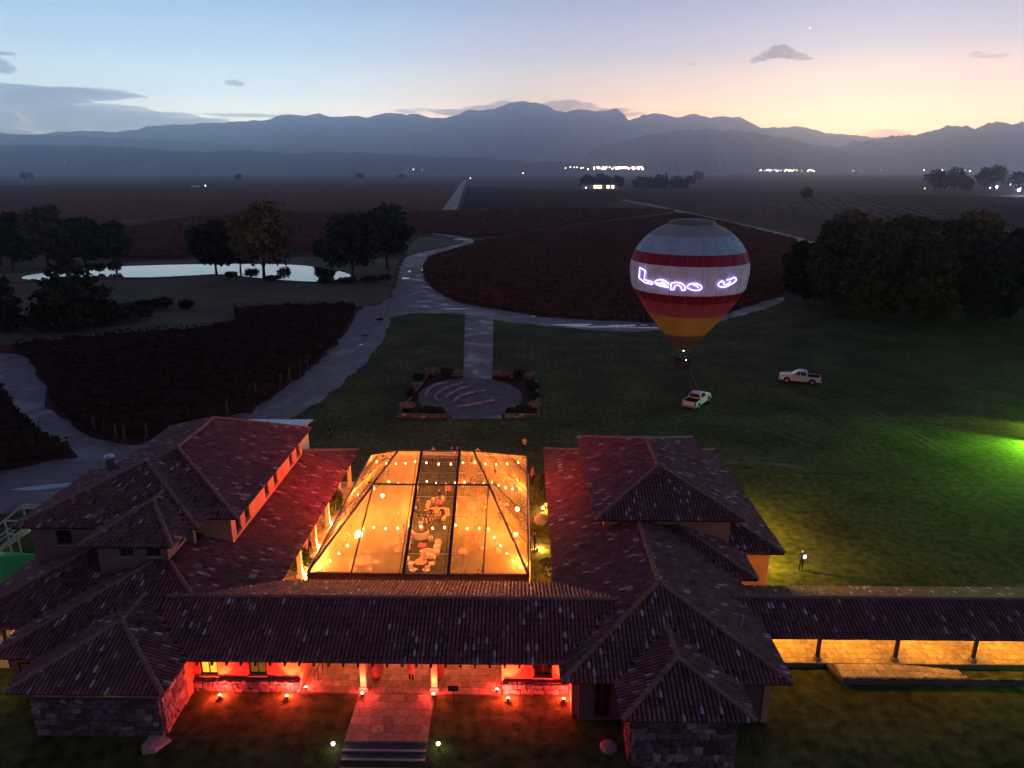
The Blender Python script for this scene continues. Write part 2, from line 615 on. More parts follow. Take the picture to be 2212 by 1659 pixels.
def field_material():
    """far vineyards: blocks of brown, plum and olive, striped by rows, seen from far off"""
    m = bpy.data.materials.new('vineyard_plain')
    m.use_nodes = True
    nt = m.node_tree
    b = nt.nodes['Principled BSDF']
    b.inputs['Roughness'].default_value = 0.95
    b.inputs['Specular IOR Level'].default_value = 0.1
    t = nt.nodes.new('ShaderNodeTexCoord')
    mp = nt.nodes.new('ShaderNodeMapping')
    mp.inputs['Scale'].default_value = (0.0035, 0.0075, 1)
    mp.inputs['Rotation'].default_value = (0, 0, 0.12)
    nt.links.new(t.outputs['Object'], mp.inputs['Vector'])
    vo = nt.nodes.new('ShaderNodeTexVoronoi')
    vo.distance = 'CHEBYCHEV'
    vo.inputs['Scale'].default_value = 1.0
    nt.links.new(mp.outputs[0], vo.inputs['Vector'])
    sepc = nt.nodes.new('ShaderNodeSeparateColor')
    nt.links.new(vo.outputs['Color'], sepc.inputs[0])
    r = nt.nodes.new('ShaderNodeValToRGB')
    ramp_set(r, [(0.0, (0.040, 0.016, 0.018)), (0.35, (0.075, 0.026, 0.024)), (0.65, (0.048, 0.020, 0.022)), (1.0, (0.050, 0.032, 0.022))])
    nt.links.new(sepc.outputs[0], r.inputs[0])
    nz = nt.nodes.new('ShaderNodeTexNoise')
    nz.inputs['Scale'].default_value = 0.06
    nz.inputs['Detail'].default_value = 14
    nt.links.new(t.outputs['Object'], nz.inputs['Vector'])
    mr = nt.nodes.new('ShaderNodeMapRange')
    mr.inputs['From Min'].default_value = 0.3
    mr.inputs['From Max'].default_value = 0.7
    mr.inputs['To Min'].default_value = 0.55
    mr.inputs['To Max'].default_value = 1.45
    nt.links.new(nz.outputs['Fac'], mr.inputs['Value'])
    mu = nt.nodes.new('ShaderNodeVectorMath')
    mu.operation = 'SCALE'
    nt.links.new(r.outputs[0], mu.inputs[0])
    nt.links.new(mr.outputs[0], mu.inputs['Scale'])
    nt.links.new(mu.outputs[0], b.inputs['Base Color'])
    return m


M_PLAIN = field_material()
o = gm.build('ground', M_PLAIN)
tag(o, kind='structure')


def lawn_material():
    """mown lawn: fine tufts, worn olive patches and faint mowing bands"""
    m = mat('mown_lawn', (0.026, 0.040, 0.010), (0.098, 0.122, 0.036), 1.6, rough=0.95, bump=0.9, bscale=9, detail=14, spec=0.1)
    nt = m.node_tree
    b = nt.nodes['Principled BSDF']
    src = b.inputs['Base Color'].links[0].from_socket
    t = nt.nodes.new('ShaderNodeTexCoord')
    w = nt.nodes.new('ShaderNodeTexWave')
    w.inputs['Scale'].default_value = 0.28
    w.inputs['Distortion'].default_value = 1.5
    w.inputs['Detail'].default_value = 2
    nt.links.new(t.outputs['Object'], w.inputs['Vector'])
    n1 = nt.nodes.new('ShaderNodeTexNoise')
    n1.inputs['Scale'].default_value = 0.16
    n1.inputs['Detail'].default_value = 5
    nt.links.new(t.outputs['Object'], n1.inputs['Vector'])
    ad = nt.nodes.new('ShaderNodeMath')
    ad.operation = 'MULTIPLY_ADD'
    ad.inputs[1].default_value = 0.05
    nt.links.new(w.outputs['Fac'], ad.inputs[0])
    nt.links.new(n1.outputs['Fac'], ad.inputs[2])
    mr = nt.nodes.new('ShaderNodeMapRange')
    mr.inputs['From Min'].default_value = 0.35
    mr.inputs['From Max'].default_value = 0.8
    mr.inputs['To Min'].default_value = 0.55
    mr.inputs['To Max'].default_value = 1.5
    nt.links.new(ad.outputs[0], mr.inputs['Value'])
    mu = nt.nodes.new('ShaderNodeVectorMath')
    mu.operation = 'SCALE'
    nt.links.new(src, mu.inputs[0])
    nt.links.new(mr.outputs[0], mu.inputs['Scale'])
    nt.links.new(mu.outputs[0], b.inputs['Base Color'])
    return m


M_LAWN2 = lawn_material()
lawn_pts = [at(x, y) for x, y in ((846, 680), (836, 720), (800, 770), (755, 815), (700, 858), (640, 893), (585, 918))]
lawn_pts += [Vector(p) for p in ((-33, 64), (-44, 54), (-70, 47), (-90, 44), (-90, 31.5), (110, 31.5), (170, 80))]
lawn_pts += [at(x, y) for x, y in ((2400, 610), (2000, 625), (1760, 640), (1690, 655), (1565, 692), (1430, 716), (1290, 713), (1200, 705), (1065, 692), (1010, 676))]
sheet('lawn', lawn_pts, 0.012, M_LAWN2)
fl = MB()
fy = [10] + [23.5 + 0.5 * k for k in range(17)]
fl.add([(x, y, ground_z(y) + 0.012) for y in fy for x in (-90, 110)], [(2 * k, 2 * k + 1, 2 * k + 3, 2 * k + 2) for k in range(len(fy) - 1)])
tag(fl.build('front_lawn', M_LAWN2), kind='structure')

meadow = [at(x, y) for x, y in ((-80, 612), (60, 611), (210, 604), (300, 604), (400, 600), (480, 597), (560, 606), (640, 611), (700, 613), (790, 610), (855, 602),
                                (833, 652), (780, 662), (640, 665), (505, 672), (512, 702), (430, 716), (250, 728), (100, 742), (-80, 748))]
sheet('meadow', meadow, 0.010, M_MEADOW)
bank = [at(x, y) for x, y in ((-80, 600), (45, 590), (210, 571), (400, 561), (560, 558), (640, 556), (720, 552), (862, 560), (850, 600), (790, 606), (757, 604), (640, 609), (400, 599), (210, 601), (45, 609), (-80, 608))]
sheet('pond_bank', bank, 0.006, M_MEADOW)
wedge = [at(x, y) for x, y in ((878, 553), (905, 543), (960, 532), (1010, 522), (945, 510), (905, 512), (885, 530))]
sheet('grass_wedge', wedge, 0.010, M_MEADOW)

road = [at(x, y) for x, y in ((520, 905), (600, 850), (680, 790), (740, 730), (776, 664), (835, 655), (858, 610), (863, 580), (876, 556), (905, 546), (960, 535), (1010, 522),
                              (975, 512), (930, 506), (932, 502), (985, 509), (1036, 520), (975, 540), (920, 558), (909, 585), (925, 618), (965, 644), (1010, 659), (1100, 673), (1200, 688),
                              (1290, 692), (1430, 699), (1540, 688), (1690, 638), (1702, 652), (1570, 691), (1430, 717), (1290, 714), (1200, 706), (1065, 693),
                              (1010, 677), (848, 677), (836, 722), (800, 772), (755, 817), (700, 860), (640, 896), (600, 915))]


def ragged(pts, amp, step, seed):
    """break straight edges into short uneven ones, as grass creeps over a track"""
    r = random.Random(seed)
    out = []
    n = len(pts)
    for i in range(n):
        a, b = Vector(pts[i]), Vector(pts[(i + 1) % n])
        k = max(1, min(40, int((b - a).length / step)))
        d = (b - a).normalized()
        s = Vector((-d.y, d.x, 0))
        for j in range(k):
            out.append(a.lerp(b, j / k) + s * r.uniform(-amp, amp))
    return out


sheet('dirt_road', ragged(smooth_poly(road, 1), 0.42, 1.6, 1), 0.02, M_ROAD)
yard = [at(x, y) for x, y in ((-60, 762), (0, 763), (32, 763), (62, 778), (85, 815), (108, 880), (165, 928), (235, 952), (300, 962), (380, 938), (520, 893), (610, 908), (560, 940),
                              (480, 1000), (200, 1070), (-80, 1125), (-80, 1040), (60, 1006), (165, 990), (162, 966), (100, 946), (40, 895), (8, 830), (-60, 800))]
sheet('gravel_yard', ragged(yard, 0.5, 1.8, 2), 0.016, M_ROAD)
sheet('vineyard_road', [at(x, y) for x, y in ((1001, 389), (1008, 389), (986, 455), (954, 455))], 0.05, M_ROAD)


def strip(name, pts, w, z, m):
    pts = [Vector((p[0], p[1], 0)) for p in pts]
    L, R = [], []
    for i, p in enumerate(pts):
        d = (pts[min(i + 1, len(pts) - 1)] - pts[max(i - 1, 0)]).normalized()
        s = Vector((-d.y, d.x, 0))
        L.append(p + s * w / 2)
        R.append(p - s * w / 2)
    return sheet(name, L + R[::-1], z, m)


strip('field_track', [at(x, y) for x, y in ((1335, 430), (1420, 446), (1560, 477), (1650, 498), (1725, 517), (1800, 538))], 6.5, 0.05, M_ROAD)
strip('field_track', [at(x, y) for x, y in ((560, 452), (500, 458), (380, 468), (180, 486))], 6, 0.05, M_MEADOW)
strip('field_track', [at(x, y) for x, y in ((1560, 435), (1800, 448), (2100, 452))], 9, 0.05, M_MEADOW)
strip('field_track', [at(x, y) for x, y in ((-60, 424), (160, 420), (480, 414), (960, 404))], 18, 0.05, M_MEADOW)
for k_, (pa, pb, pc) in enumerate((((1520, 880), (1610, 905), (1760, 960)), ((1735, 838), (1850, 870), (2050, 980)))):
    mid_ = smooth_poly([at(*pa), at(*pb), at(*pc)], 3, closed=False)
    for s_ in (-0.8, 0.8):
        strip('tyre_track', [Vector((p.x + s_ * 0.6, p.y + s_ * 0.8, 0)) for p in mid_], 0.28, 0.0165 + 0.001 * k_, M_MEADOW)
strip('lawn_track', [at(x, y) for x, y in ((1540, 1000), (1620, 998), (1690, 1004), (1740, 1013))], 0.9, 0.022, M_MEADOW)

pond = smooth_poly([at(x, y) for x, y in ((45, 597), (100, 589), (210, 577), (400, 571), (560, 570), (640, 572), (700, 579), (756, 591), (758, 600), (690, 609), (640, 607),
                                          (560, 601), (480, 591), (400, 596), (300, 600), (210, 597), (100, 606), (52, 606))], 1)
sheet('pond', pond, 0.03, M_WATER)


def blob(c, rx, ry, ang, k, seed):
    r = random.Random(seed)
    ph = [r.uniform(0, 6.28) for _ in range(4)]
    out = []
    for i in range(k):
        t = 2 * math.pi * i / k
        q = 1 + 0.22 * math.sin(2 * t + ph[0]) + 0.16 * math.sin(3 * t + ph[1]) + 0.1 * math.sin(5 * t + ph[2])
        x, y = rx * q * math.cos(t), ry * q * math.sin(t)
        out.append((c[0] + x * math.cos(ang) - y * math.sin(ang), c[1] + x * math.sin(ang) + y * math.cos(ang)))
    return out


puddles = [(1240, 702, 4.0, 0.8, -0.05), (1300, 706, 5.0, 0.7, 0.03), (1360, 703, 4.2, 0.5, 0.03), (1392, 708, 3.2, 0.5, 0.0), (876, 601, 0.9, 1.6, 0.1), (884, 586, 0.5, 1.2, 0.0), (820, 690, 0.9, 1.0, 0.2),
           (788, 725, 0.5, 0.8, 0.4), (985, 667, 2.6, 0.35, 0.0), (1160, 684, 1.5, 0.3, 0.0), (912, 584, 0.5, 0.7, 0), (780, 745, 0.3, 0.4, 0),
           (975, 512, 3, 1.2, 0), (995, 517, 2, 1.0, 0), (846, 640, 0.3, 1.0, 0.2), (120, 1050, 3.6, 0.5, 0.24)]
for k, (x, y, rx, ry, a) in enumerate(puddles):
    sheet('puddle', blob(at(x, y), rx, ry, a, 22, k), 0.028, M_WATER)


# ------------------------------------------------------------------ vineyards
def clip_line(poly, p, d):
    """parameter intervals of the line p + t d inside the polygon"""
    ts = []
    n = len(poly)
    for i in range(n):
        a, b = poly[i], poly[(i + 1) % n]
        ex, ey = b[0] - a[0], b[1] - a[1]
        den = d[0] * ey - d[1] * ex
        if abs(den) < 1e-9:
            continue
        t = ((a[0] - p[0]) * ey - (a[1] - p[1]) * ex) / den
        s = ((a[0] - p[0]) * d[1] - (a[1] - p[1]) * d[0]) / den
        if 0 <= s < 1:
            ts.append(t)
    ts.sort()
    return [(ts[i], ts[i + 1]) for i in range(0, len(ts) - 1, 2)]


def leaf_quads(centres, size, rng, flat=0.4):
    """numpy arrays of small randomly turned quads around centres; returns verts (4n,3)"""
    n = len(centres)
    a = rng.normal(size=(n, 3))
    a[:, 2] *= flat
    a /= np.linalg.norm(a, axis=1)[:, None] + 1e-9
    b = rng.normal(size=(n, 3))
    b -= (b * a).sum(1)[:, None] * a
    b /= np.linalg.norm(b, axis=1)[:, None] + 1e-9
    s = (size * rng.uniform(0.6, 1.4, size=n))[:, None]
    c = np.asarray(centres)
    bend = np.cross(a, b) * s * 0.25
    v = np.stack([c - a * s - b * s * 0.6, c + a * s * 0.9 - b * s * 0.5 + bend, c + a * s + b * s * 0.6, c - a * s * 0.8 + b * s * 0.7 - bend], 1)
    return v.reshape(-1, 3)


def mesh_np(name, v, f, m):
    me = bpy.data.meshes.new(name)
    me.vertices.add(len(v))
    me.vertices.foreach_set('co', np.asarray(v, dtype=np.float32).ravel())
    nf = len(f)
    k = f.shape[1]
    me.loops.add(nf * k)
    me.loops.foreach_set('vertex_index', f.astype(np.int32).ravel())
    me.polygons.add(nf)
    me.polygons.foreach_set('loop_start', np.arange(0, nf * k, k, dtype=np.int32))
    me.materials.append(m)
    me.update(calc_edges=True)
    me.validate()
    return me


def vineyard(name, label, poly, ang, spacing, h, per_m, leaf, m, seed, width=0.55, seg=2.2):
    rng = np.random.default_rng(seed)
    poly = [(p[0], p[1]) for p in poly]
    d = (math.cos(ang), math.sin(ang))
    nrm_ = (-d[1], d[0])
    off = [p[0] * nrm_[0] + p[1] * nrm_[1] for p in poly]
    V_, F_ = [], []
    nb = 0
    k = math.ceil(min(off) / spacing) * spacing
    core_v, core_f = [], []
    while k < max(off):
        p = (nrm_[0] * k, nrm_[1] * k)
        for t0, t1 in clip_line(poly, p, d):
            L = t1 - t0
            if L < 2:
                continue
            ns = max(2, int(L / seg))
            # the woody core of the row
            b0 = len(core_v)
            for i in range(ns + 1):
                t = t0 + L * i / ns
                wob = rng.normal(0, 0.06)
                hh = h * rng.uniform(0.62, 0.92)
                cx_, cy_ = p[0] + d[0] * t, p[1] + d[1] * t
                for (sx, z) in ((-0.28, 0.25), (-0.2, hh * 0.8), (0.0, hh), (0.2, hh * 0.8), (0.28, 0.25)):
                    core_v.append((cx_ + nrm_[0] * (sx * width * 2 + wob), cy_ + nrm_[1] * (sx * width * 2 + wob), z))
            for i in range(ns):
                for j in range(4):
                    q = b0 + i * 5 + j
                    core_f.append((q, q + 1, q + 6, q + 5))
            q = int(L * per_m)
            if q:
                t = rng.uniform(t0, t1, q)
                s = rng.normal(0, width * 0.45, q)
                z = h * (0.35 + 0.75 * rng.beta(2.2, 1.5, q))
                c = np.stack([p[0] + d[0] * t + nrm_[0] * s, p[1] + d[1] * t + nrm_[1] * s, z], 1)
                V_.append(leaf_quads(c, leaf, rng))
        k += spacing
    v = np.concatenate([np.array(core_v)] + V_)
    nc = len(core_v)
    nq = (len(v) - nc) // 4
    f = np.concatenate([np.array(core_f), nc + np.arange(nq * 4).reshape(-1, 4)])
    o = link(name, mesh_np(name, v, f, m))
    tag(o, label, 'vineyard', kind='stuff')
    return o


near_field = [at(x, y) for x, y in ((505, 674), (770, 664), (735, 728), (675, 788), (595, 848), (515, 893), (420, 917), (320, 950), (245, 945), (175, 925), (118, 878), (95, 815), (66, 775), (20, 758), (100, 745), (300, 728), (440, 718), (516, 704))]
vineyard('vineyard', 'dark vine block between the meadow and the tiled house on the left', near_field, 0.12, 2.0, 1.7, 9, 0.17, M_VINE, 1)
corner_field = [at(x, y) for x, y in ((-80, 810), (5, 845), (38, 902), (98, 952), (155, 975), (60, 1000), (-80, 1035))]
vineyard('vineyard', 'small dark vine block at the left edge inside the gravel bend', corner_field, 0.5, 2.0, 1.7, 9, 0.17, M_VINE, 2)
right_field = [at(x, y) for x, y in ((914, 583), (925, 560), (985, 541), (1045, 522), (1250, 490), (1480, 463), (1560, 480), (1720, 520), (1745, 590), (1690, 634), (1540, 684), (1430, 695), (1290, 689), (1200, 684), (1100, 669), (1010, 655), (968, 640), (930, 614))]
vineyard('vineyard', 'broad red-brown vine block behind the balloon and the curving dirt road', right_field, 0.30, 2.6, 1.3, 3.6, 0.24, M_VINE_RED, 3, 0.7)
mid_field = [at(x, y) for x, y in ((885, 500), (1040, 512), (1240, 484), (1460, 456), (1300, 452), (1000, 458), (860, 458), (880, 480))]
vineyard('vineyard', 'red-brown vine strip beyond the crossing of the dirt roads', mid_field, 0.05, 4.0, 1.9, 1.0, 0.45, M_VINE_RED, 4, 0.9)
pond_field = [at(x, y) for x, y in ((250, 560), (420, 557), (560, 552), (700, 540), (880, 500), (850, 462), (600, 462), (400, 475), (240, 500))]
vineyard('vineyard', 'plum-brown vine block behind the pond and its trees', pond_field, -0.1, 4.0, 1.9, 1.0, 0.45, M_VINE_RED, 5, 0.9)


far_left = [at(x, y) for x, y in ((-60, 482), (240, 480), (560, 456), (845, 455), (945, 452), (985, 398), (600, 398), (-60, 402))]
vineyard('vineyard', 'far dim vine rows left of the straight road', far_left, 1.35, 9.0, 1.6, 0, 1.2, M_VINE_RED, 6, 1.6, 14)
far_right = [at(x, y) for x, y in ((1000, 452), (1300, 447), (1350, 430), (1520, 462), (1900, 500), (2300, 500), (2300, 430), (1960, 420), (1600, 415), (1230, 413), (1012, 404))]
vineyard('vineyard', 'far dim vine rows right of the straight road', far_right, 1.25, 9.0, 1.6, 0, 1.2, M_VINE, 7, 1.6, 14)


def stake(p, h, lean, label, group):
    m = MB()
    p = Vector(p)
    top = p + Vector((lean[0], lean[1], h))
    m.tube(p - Vector((0, 0, 0.05)), top, 0.075, 0.055, 6)
    m.tube(p + Vector((0, 0, h * 0.72)) + Vector((lean[0], lean[1], 0)) * 0.72, p + Vector((lean[0] * 3, lean[1] * 3 - 0.9, 0.02)), 0.02, 0.02, 4)
    o = m.build('vine_post', M_POST, None, loc=p)
    tag(o, label, 'post', group)


for k, (x, y) in enumerate(((492, 894), (553, 864), (608, 838), (628, 825), (648, 808), (665, 795), (690, 771))):
    stake(at(x, y), 2.1 + 0.2 * math.sin(k * 2.1), (0.12 * math.sin(k * 1.7), 0.05),
          ['tallest leaning vine post just above the metal roof edge', 'short vine post next beyond the tall leaning one', 'leaning vine post halfway along the road edge', 'thin vine post just past the halfway leaning one',
           'vine post on the road bend near the dark vine block', 'vine post second from the far end of the road edge', 'farthest vine post along the left road edge'][k], 'vine row end posts by the dirt road')
for k, (x, y) in enumerate(((270, 950), (252, 945), (228, 938), (205, 928), (318, 946))):
    stake(at(x, y), 1.7, (0.1, -0.12), ['vine post at the tip of the block over the gravel yard', 'vine post second left of the block tip', 'vine post third left of the block tip', 'vine post fourth left of the block tip', 'vine post right of the block tip'][k], 'vine row end posts by the gravel yard')
for k in range(22):
    x = 1080 + k * 15.5
    stake(at(x, 668 + k * 1.25), 1.9, (0.0, -0.1), 'thin vine post in the row along the road below the red-brown vines', 'vine row end posts below the red-brown block')


# ------------------------------------------------------------------ mountains
def ridge_noise(x, k):
    return (math.sin(x * 1.7 + k) + 0.6 * math.sin(x * 3.9 + 2.1 * k) + 0.4 * math.sin(x * 8.3 + 0.7 * k) + 0.25 * math.sin(x * 17.1 + 1.3 * k)) / 2.25


def mountain(name, prof, dist, m, depth, jag, seed, base=0.0):
    """a range whose crest runs through the given picture positions at distance dist: spurs run down to the plain in front and behind"""
    r = random.Random(seed)
    xs_ = np.linspace(prof[0][0], prof[-1][0], 620)
    ys_ = np.interp(xs_, [p[0] for p in prof], [p[1] for p in prof])
    rows = 17
    V_, F_ = [], []
    crest = []
    g_ = np.random.default_rng(seed)
    rough_ = np.zeros(620)
    for oc, am in ((18, 0.6), (45, 0.9), (110, 0.9), (260, 0.55)):
        rough_ += am * np.interp(np.arange(620), np.linspace(0, 619, oc), g_.uniform(-1, 1, oc))
    for i, (x, y) in enumerate(zip(xs_, ys_)):
        y += jag * 0.8 * rough_[i]
        crest.append(at_y(float(x), float(y), dist))
    for j in range(rows):
        q = (j - 5) / (rows - 6) if j >= 5 else (j - 5) / 5          # -1 foot in front .. 0 crest .. 1 far side
        for i, c in enumerate(crest):
            fall = abs(q)
            spur = 0.5 + 0.5 * ridge_noise(i * 0.07 + 1.3 * q, seed + 3)
            hgt = c.z * (1 - fall ** (0.8 + 0.5 * spur))
            hgt += c.z * 0.10 * ridge_noise(i * 0.21 + 2 * q, seed + 9) * fall * (1 - fall) * 4
            k = 1.0 + 0.18 * ridge_noise(i * 0.09, seed + 5) * (fall > 0)
            V_.append((c.x * (1 + 0.0 * q), c.y + q * depth * k, max(hgt, -2.0) if fall < 1 else -2.0))
    n_ = len(crest)
    for j in range(rows - 1):
        for i in range(n_ - 1):
            F_.append((j * n_ + i, j * n_ + i + 1, (j + 1) * n_ + i + 1, (j + 1) * n_ + i))
    me = mesh_np(name, np.array(V_), np.array(F_), m)
    me.polygons.foreach_set("use_smooth", [True] * len(me.polygons))
    o = link(name, me)
    tag(o, kind='structure')
    return o


M_MOUNT = mat('mountain_scrub', (0.045, 0.045, 0.042), (0.075, 0.07, 0.062), 0.002, rough=0.95, bump=0.0, spec=0.05, detail=12)
M_PEAK = mat('mountain_rock', (0.055, 0.055, 0.055), (0.10, 0.095, 0.09), 0.002, rough=0.95, spec=0.05, detail=12)
mountain('mountain_range', [(-300, 300), (0, 292), (200, 284), (330, 276), (440, 268), (520, 260), (600, 250), (680, 247), (760, 248), (800, 253), (830, 247), (880, 247), (905, 242), (935, 251), (970, 250), (1010, 241), (1055, 235), (1090, 222),
                            (1125, 216), (1160, 221), (1200, 238), (1225, 240), (1250, 233), (1275, 237), (1300, 240), (1330, 236), (1360, 258), (1390, 247), (1408, 243), (1430, 249), (1462, 251), (1490, 244), (1512, 248), (1550, 252),
                            (1590, 250), (1620, 265), (1650, 275), (1690, 273), (1740, 272), (1790, 283), (1850, 290), (1900, 290), (1950, 297), (2010, 300), (2400, 310)], 12500, M_PEAK, 2900, 5.0, 4)
mountain('mountain_range', [(1190, 368), (1215, 360), (1260, 335), (1320, 310), (1400, 290), (1440, 285), (1520, 280), (1590, 282), (1640, 287), (1700, 300), (1760, 312), (1800, 320), (1900, 340), (2050, 362), (2100, 368)], 7800, M_MOUNT, 1100, 3.0, 8)
mountain('mountain_range', [(1740, 345), (1790, 322), (1830, 312), (1880, 302), (1960, 293), (2010, 283), (2035, 279), (2060, 272), (2085, 270), (2110, 279), (2140, 264), (2180, 268), (2212, 264), (2300, 258), (2500, 270)], 8600, M_MOUNT, 1300, 4.2, 12)
mountain('hills', [(-350, 284), (0, 288), (60, 290), (130, 293), (250, 299), (400, 306), (550, 312), (700, 320), (900, 336), (1100, 352), (1250, 364)], 9200, M_MOUNT, 1100, 1.6, 15)
mountain('hills', [(-350, 300), (-100, 306), (0, 312), (90, 313), (200, 314), (260, 316), (330, 324), (380, 329), (430, 327), (500, 324), (560, 327), (640, 330), (760, 328), (860, 333), (940, 337), (1050, 342), (1150, 347), (1230, 352), (1330, 363), (1400, 368)], 5600, M_MOUNT, 700, 2.2, 21)

# ------------------------------------------------------------------ the air between here and the mountains
hz = MB()
hz.box(-15500, 15500, -2000, 16200, -4.0, 1340)
haze = hz.build('haze', volume_mat('dusk_air', (0.58, 0.72, 1.0), 1.45e-4, 0.87, False))
tag(haze, kind='stuff')


# ------------------------------------------------------------------ clouds, beyond and above that air
def cloud(label, blobs, Y, density, seed, col=(0.035, 0.033, 0.05), flatbase=None):
    """one cloud out of overlapping lumpy billows; blobs are (x, y, half-width px, half-height px)"""
    r = random.Random(seed)
    bm = bmesh.new()
    for (x, y, a, b) in blobs:
        c = at_y(x, y, Y)
        k = Y / (FPX * CT)
        m4 = Matrix.Translation(c) @ Matrix.Diagonal((a * k, a * k * 0.7, b * k, 1))
        ret = bmesh.ops.create_icosphere(bm, subdivisions=4, radius=1.0)
        ph = [r.uniform(0, 9) for _ in range(6)]
        for v in ret['verts']:
            p = v.co.copy()
            q = 1 + 0.20 * math.sin(3.1 * p.x + ph[0]) * math.sin(2.7 * p.z + ph[1]) + 0.13 * math.sin(7.3 * p.x + ph[2]) * math.cos(6.1 * p.z + ph[3]) \
                + 0.08 * math.sin(14 * p.x + ph[4]) * math.sin(13 * p.z + ph[5] + 3 * p.y)
            p = p * q
            if flatbase and p.z < 0:
                p.z *= flatbase
            v.co = m4 @ p
    me = bpy.data.meshes.new('cloud')
    bm.to_mesh(me)
    bm.free()
    me.materials.append(volume_mat('cloud_vapour', col, density, 0.3))
    o = link('cloud', me)
    tag(o, label, 'cloud')


K = 1.0
cloud('dark wedge-shaped cloud high above the right-hand mountains', [(1685, 114, 24, 11), (1665, 121, 26, 9), (1712, 122, 24, 7), (1737, 127, 18, 3.5), (1642, 129, 16, 6), (1628, 134, 9, 4.5), (1692, 104, 12, 8), (1674, 107, 12, 7), (1706, 110, 10, 7), (1652, 119, 10, 7), (1724, 124, 14, 5), (1636, 124, 7, 4), (1752, 126, 8, 2.5)], 13500, 0.008, 3, flatbase=0.5)
cloud('small ragged grey cloud alone in the pale sky on the left', [(500, 177, 13, 5), (512, 181, 15, 4), (492, 178, 8, 3), (520, 183, 8, 3)], 14500, 0.008, 5, (0.12, 0.16, 0.22))
cloud('dark cloud cut off by the left edge', [(0, 146, 26, 14), (12, 152, 20, 10), (-14, 140, 30, 16), (8, 116, 22, 4), (22, 114, 12, 2)], 14000, 0.004, 6, flatbase=0.6)
cloud('thin torn cloud wisps near the right edge', [(2112, 115, 14, 4), (2130, 122, 16, 3), (2150, 121, 18, 3), (2168, 119, 12, 3), (2100, 121, 8, 3)], 14000, 0.005, 7, (0.4, 0.32, 0.34))
cloud('tiny faint cloud left of the wedge-shaped cloud', [(1492, 140, 12, 2.5), (1500, 139, 8, 3)], 14000, 0.004, 8, (0.45, 0.36, 0.38))
cloud('small faint cloud between the wedge cloud and the right edge wisps', [(2053, 130, 6, 5), (2056, 126, 4, 3)], 14000, 0.0020, 9, (0.45, 0.36, 0.38))
cloud('two small faint cloud flecks just left of the wedge cloud', [(1562, 127, 8, 2), (1582, 122, 7, 2)], 14000, 0.0018, 10, (0.45, 0.36, 0.38))
cloud('flat cloud cap lying over the main snowy peak', [(1110, 228, 44, 9), (1220, 230, 52, 11), (1265, 233, 30, 8), (1060, 235, 55, 8), (1310, 240, 50, 6), (990, 242, 60, 6), (1360, 247, 30, 4)], 18000, 0.0026, 11, (0.06, 0.07, 0.11))
cloud('low cloud resting on the ridge left of the peak', [(880, 240, 26, 5), (910, 237, 16, 5), (925, 240, 10, 3)], 18000, 0.003, 12, (0.25, 0.28, 0.36))
cloud('low mauve cloud on the ridge near the right', [(1915, 288, 40, 8), (1945, 287, 24, 7), (1890, 289, 24, 5)], 18000, 0.002, 13, (0.32, 0.26, 0.33))
cloud('long blue cloud bank over the hills at the far left', [(-60, 236, 190, 44), (60, 248, 150, 42), (170, 256, 130, 32), (290, 262, 120, 22), (400, 264, 90, 12), (120, 205, 140, 10), (-40, 205, 160, 18)], 18500, 0.0016, 14, (0.03, 0.06, 0.13))
cloud('long thin dark cloud streak above the left ridge', [(520, 249, 60, 2.2), (560, 250, 50, 2.4), (480, 247, 40, 1.8)], 18200, 0.003, 16, (0.25, 0.28, 0.36))
st = MB()
st.lathe(at_y(1749, 60, 30000), [(0.1, -14), (14, 0), (0.1, 14)], 8)
tag(st.build('evening_star', M_WHITEL), 'single bright evening star high on the right', 'star')

# ================================================================== TILED BUILDINGS
SLOPE = 0.362
EAVE = 3.0
TILE_W, TILE_L = 0.225, 0.40


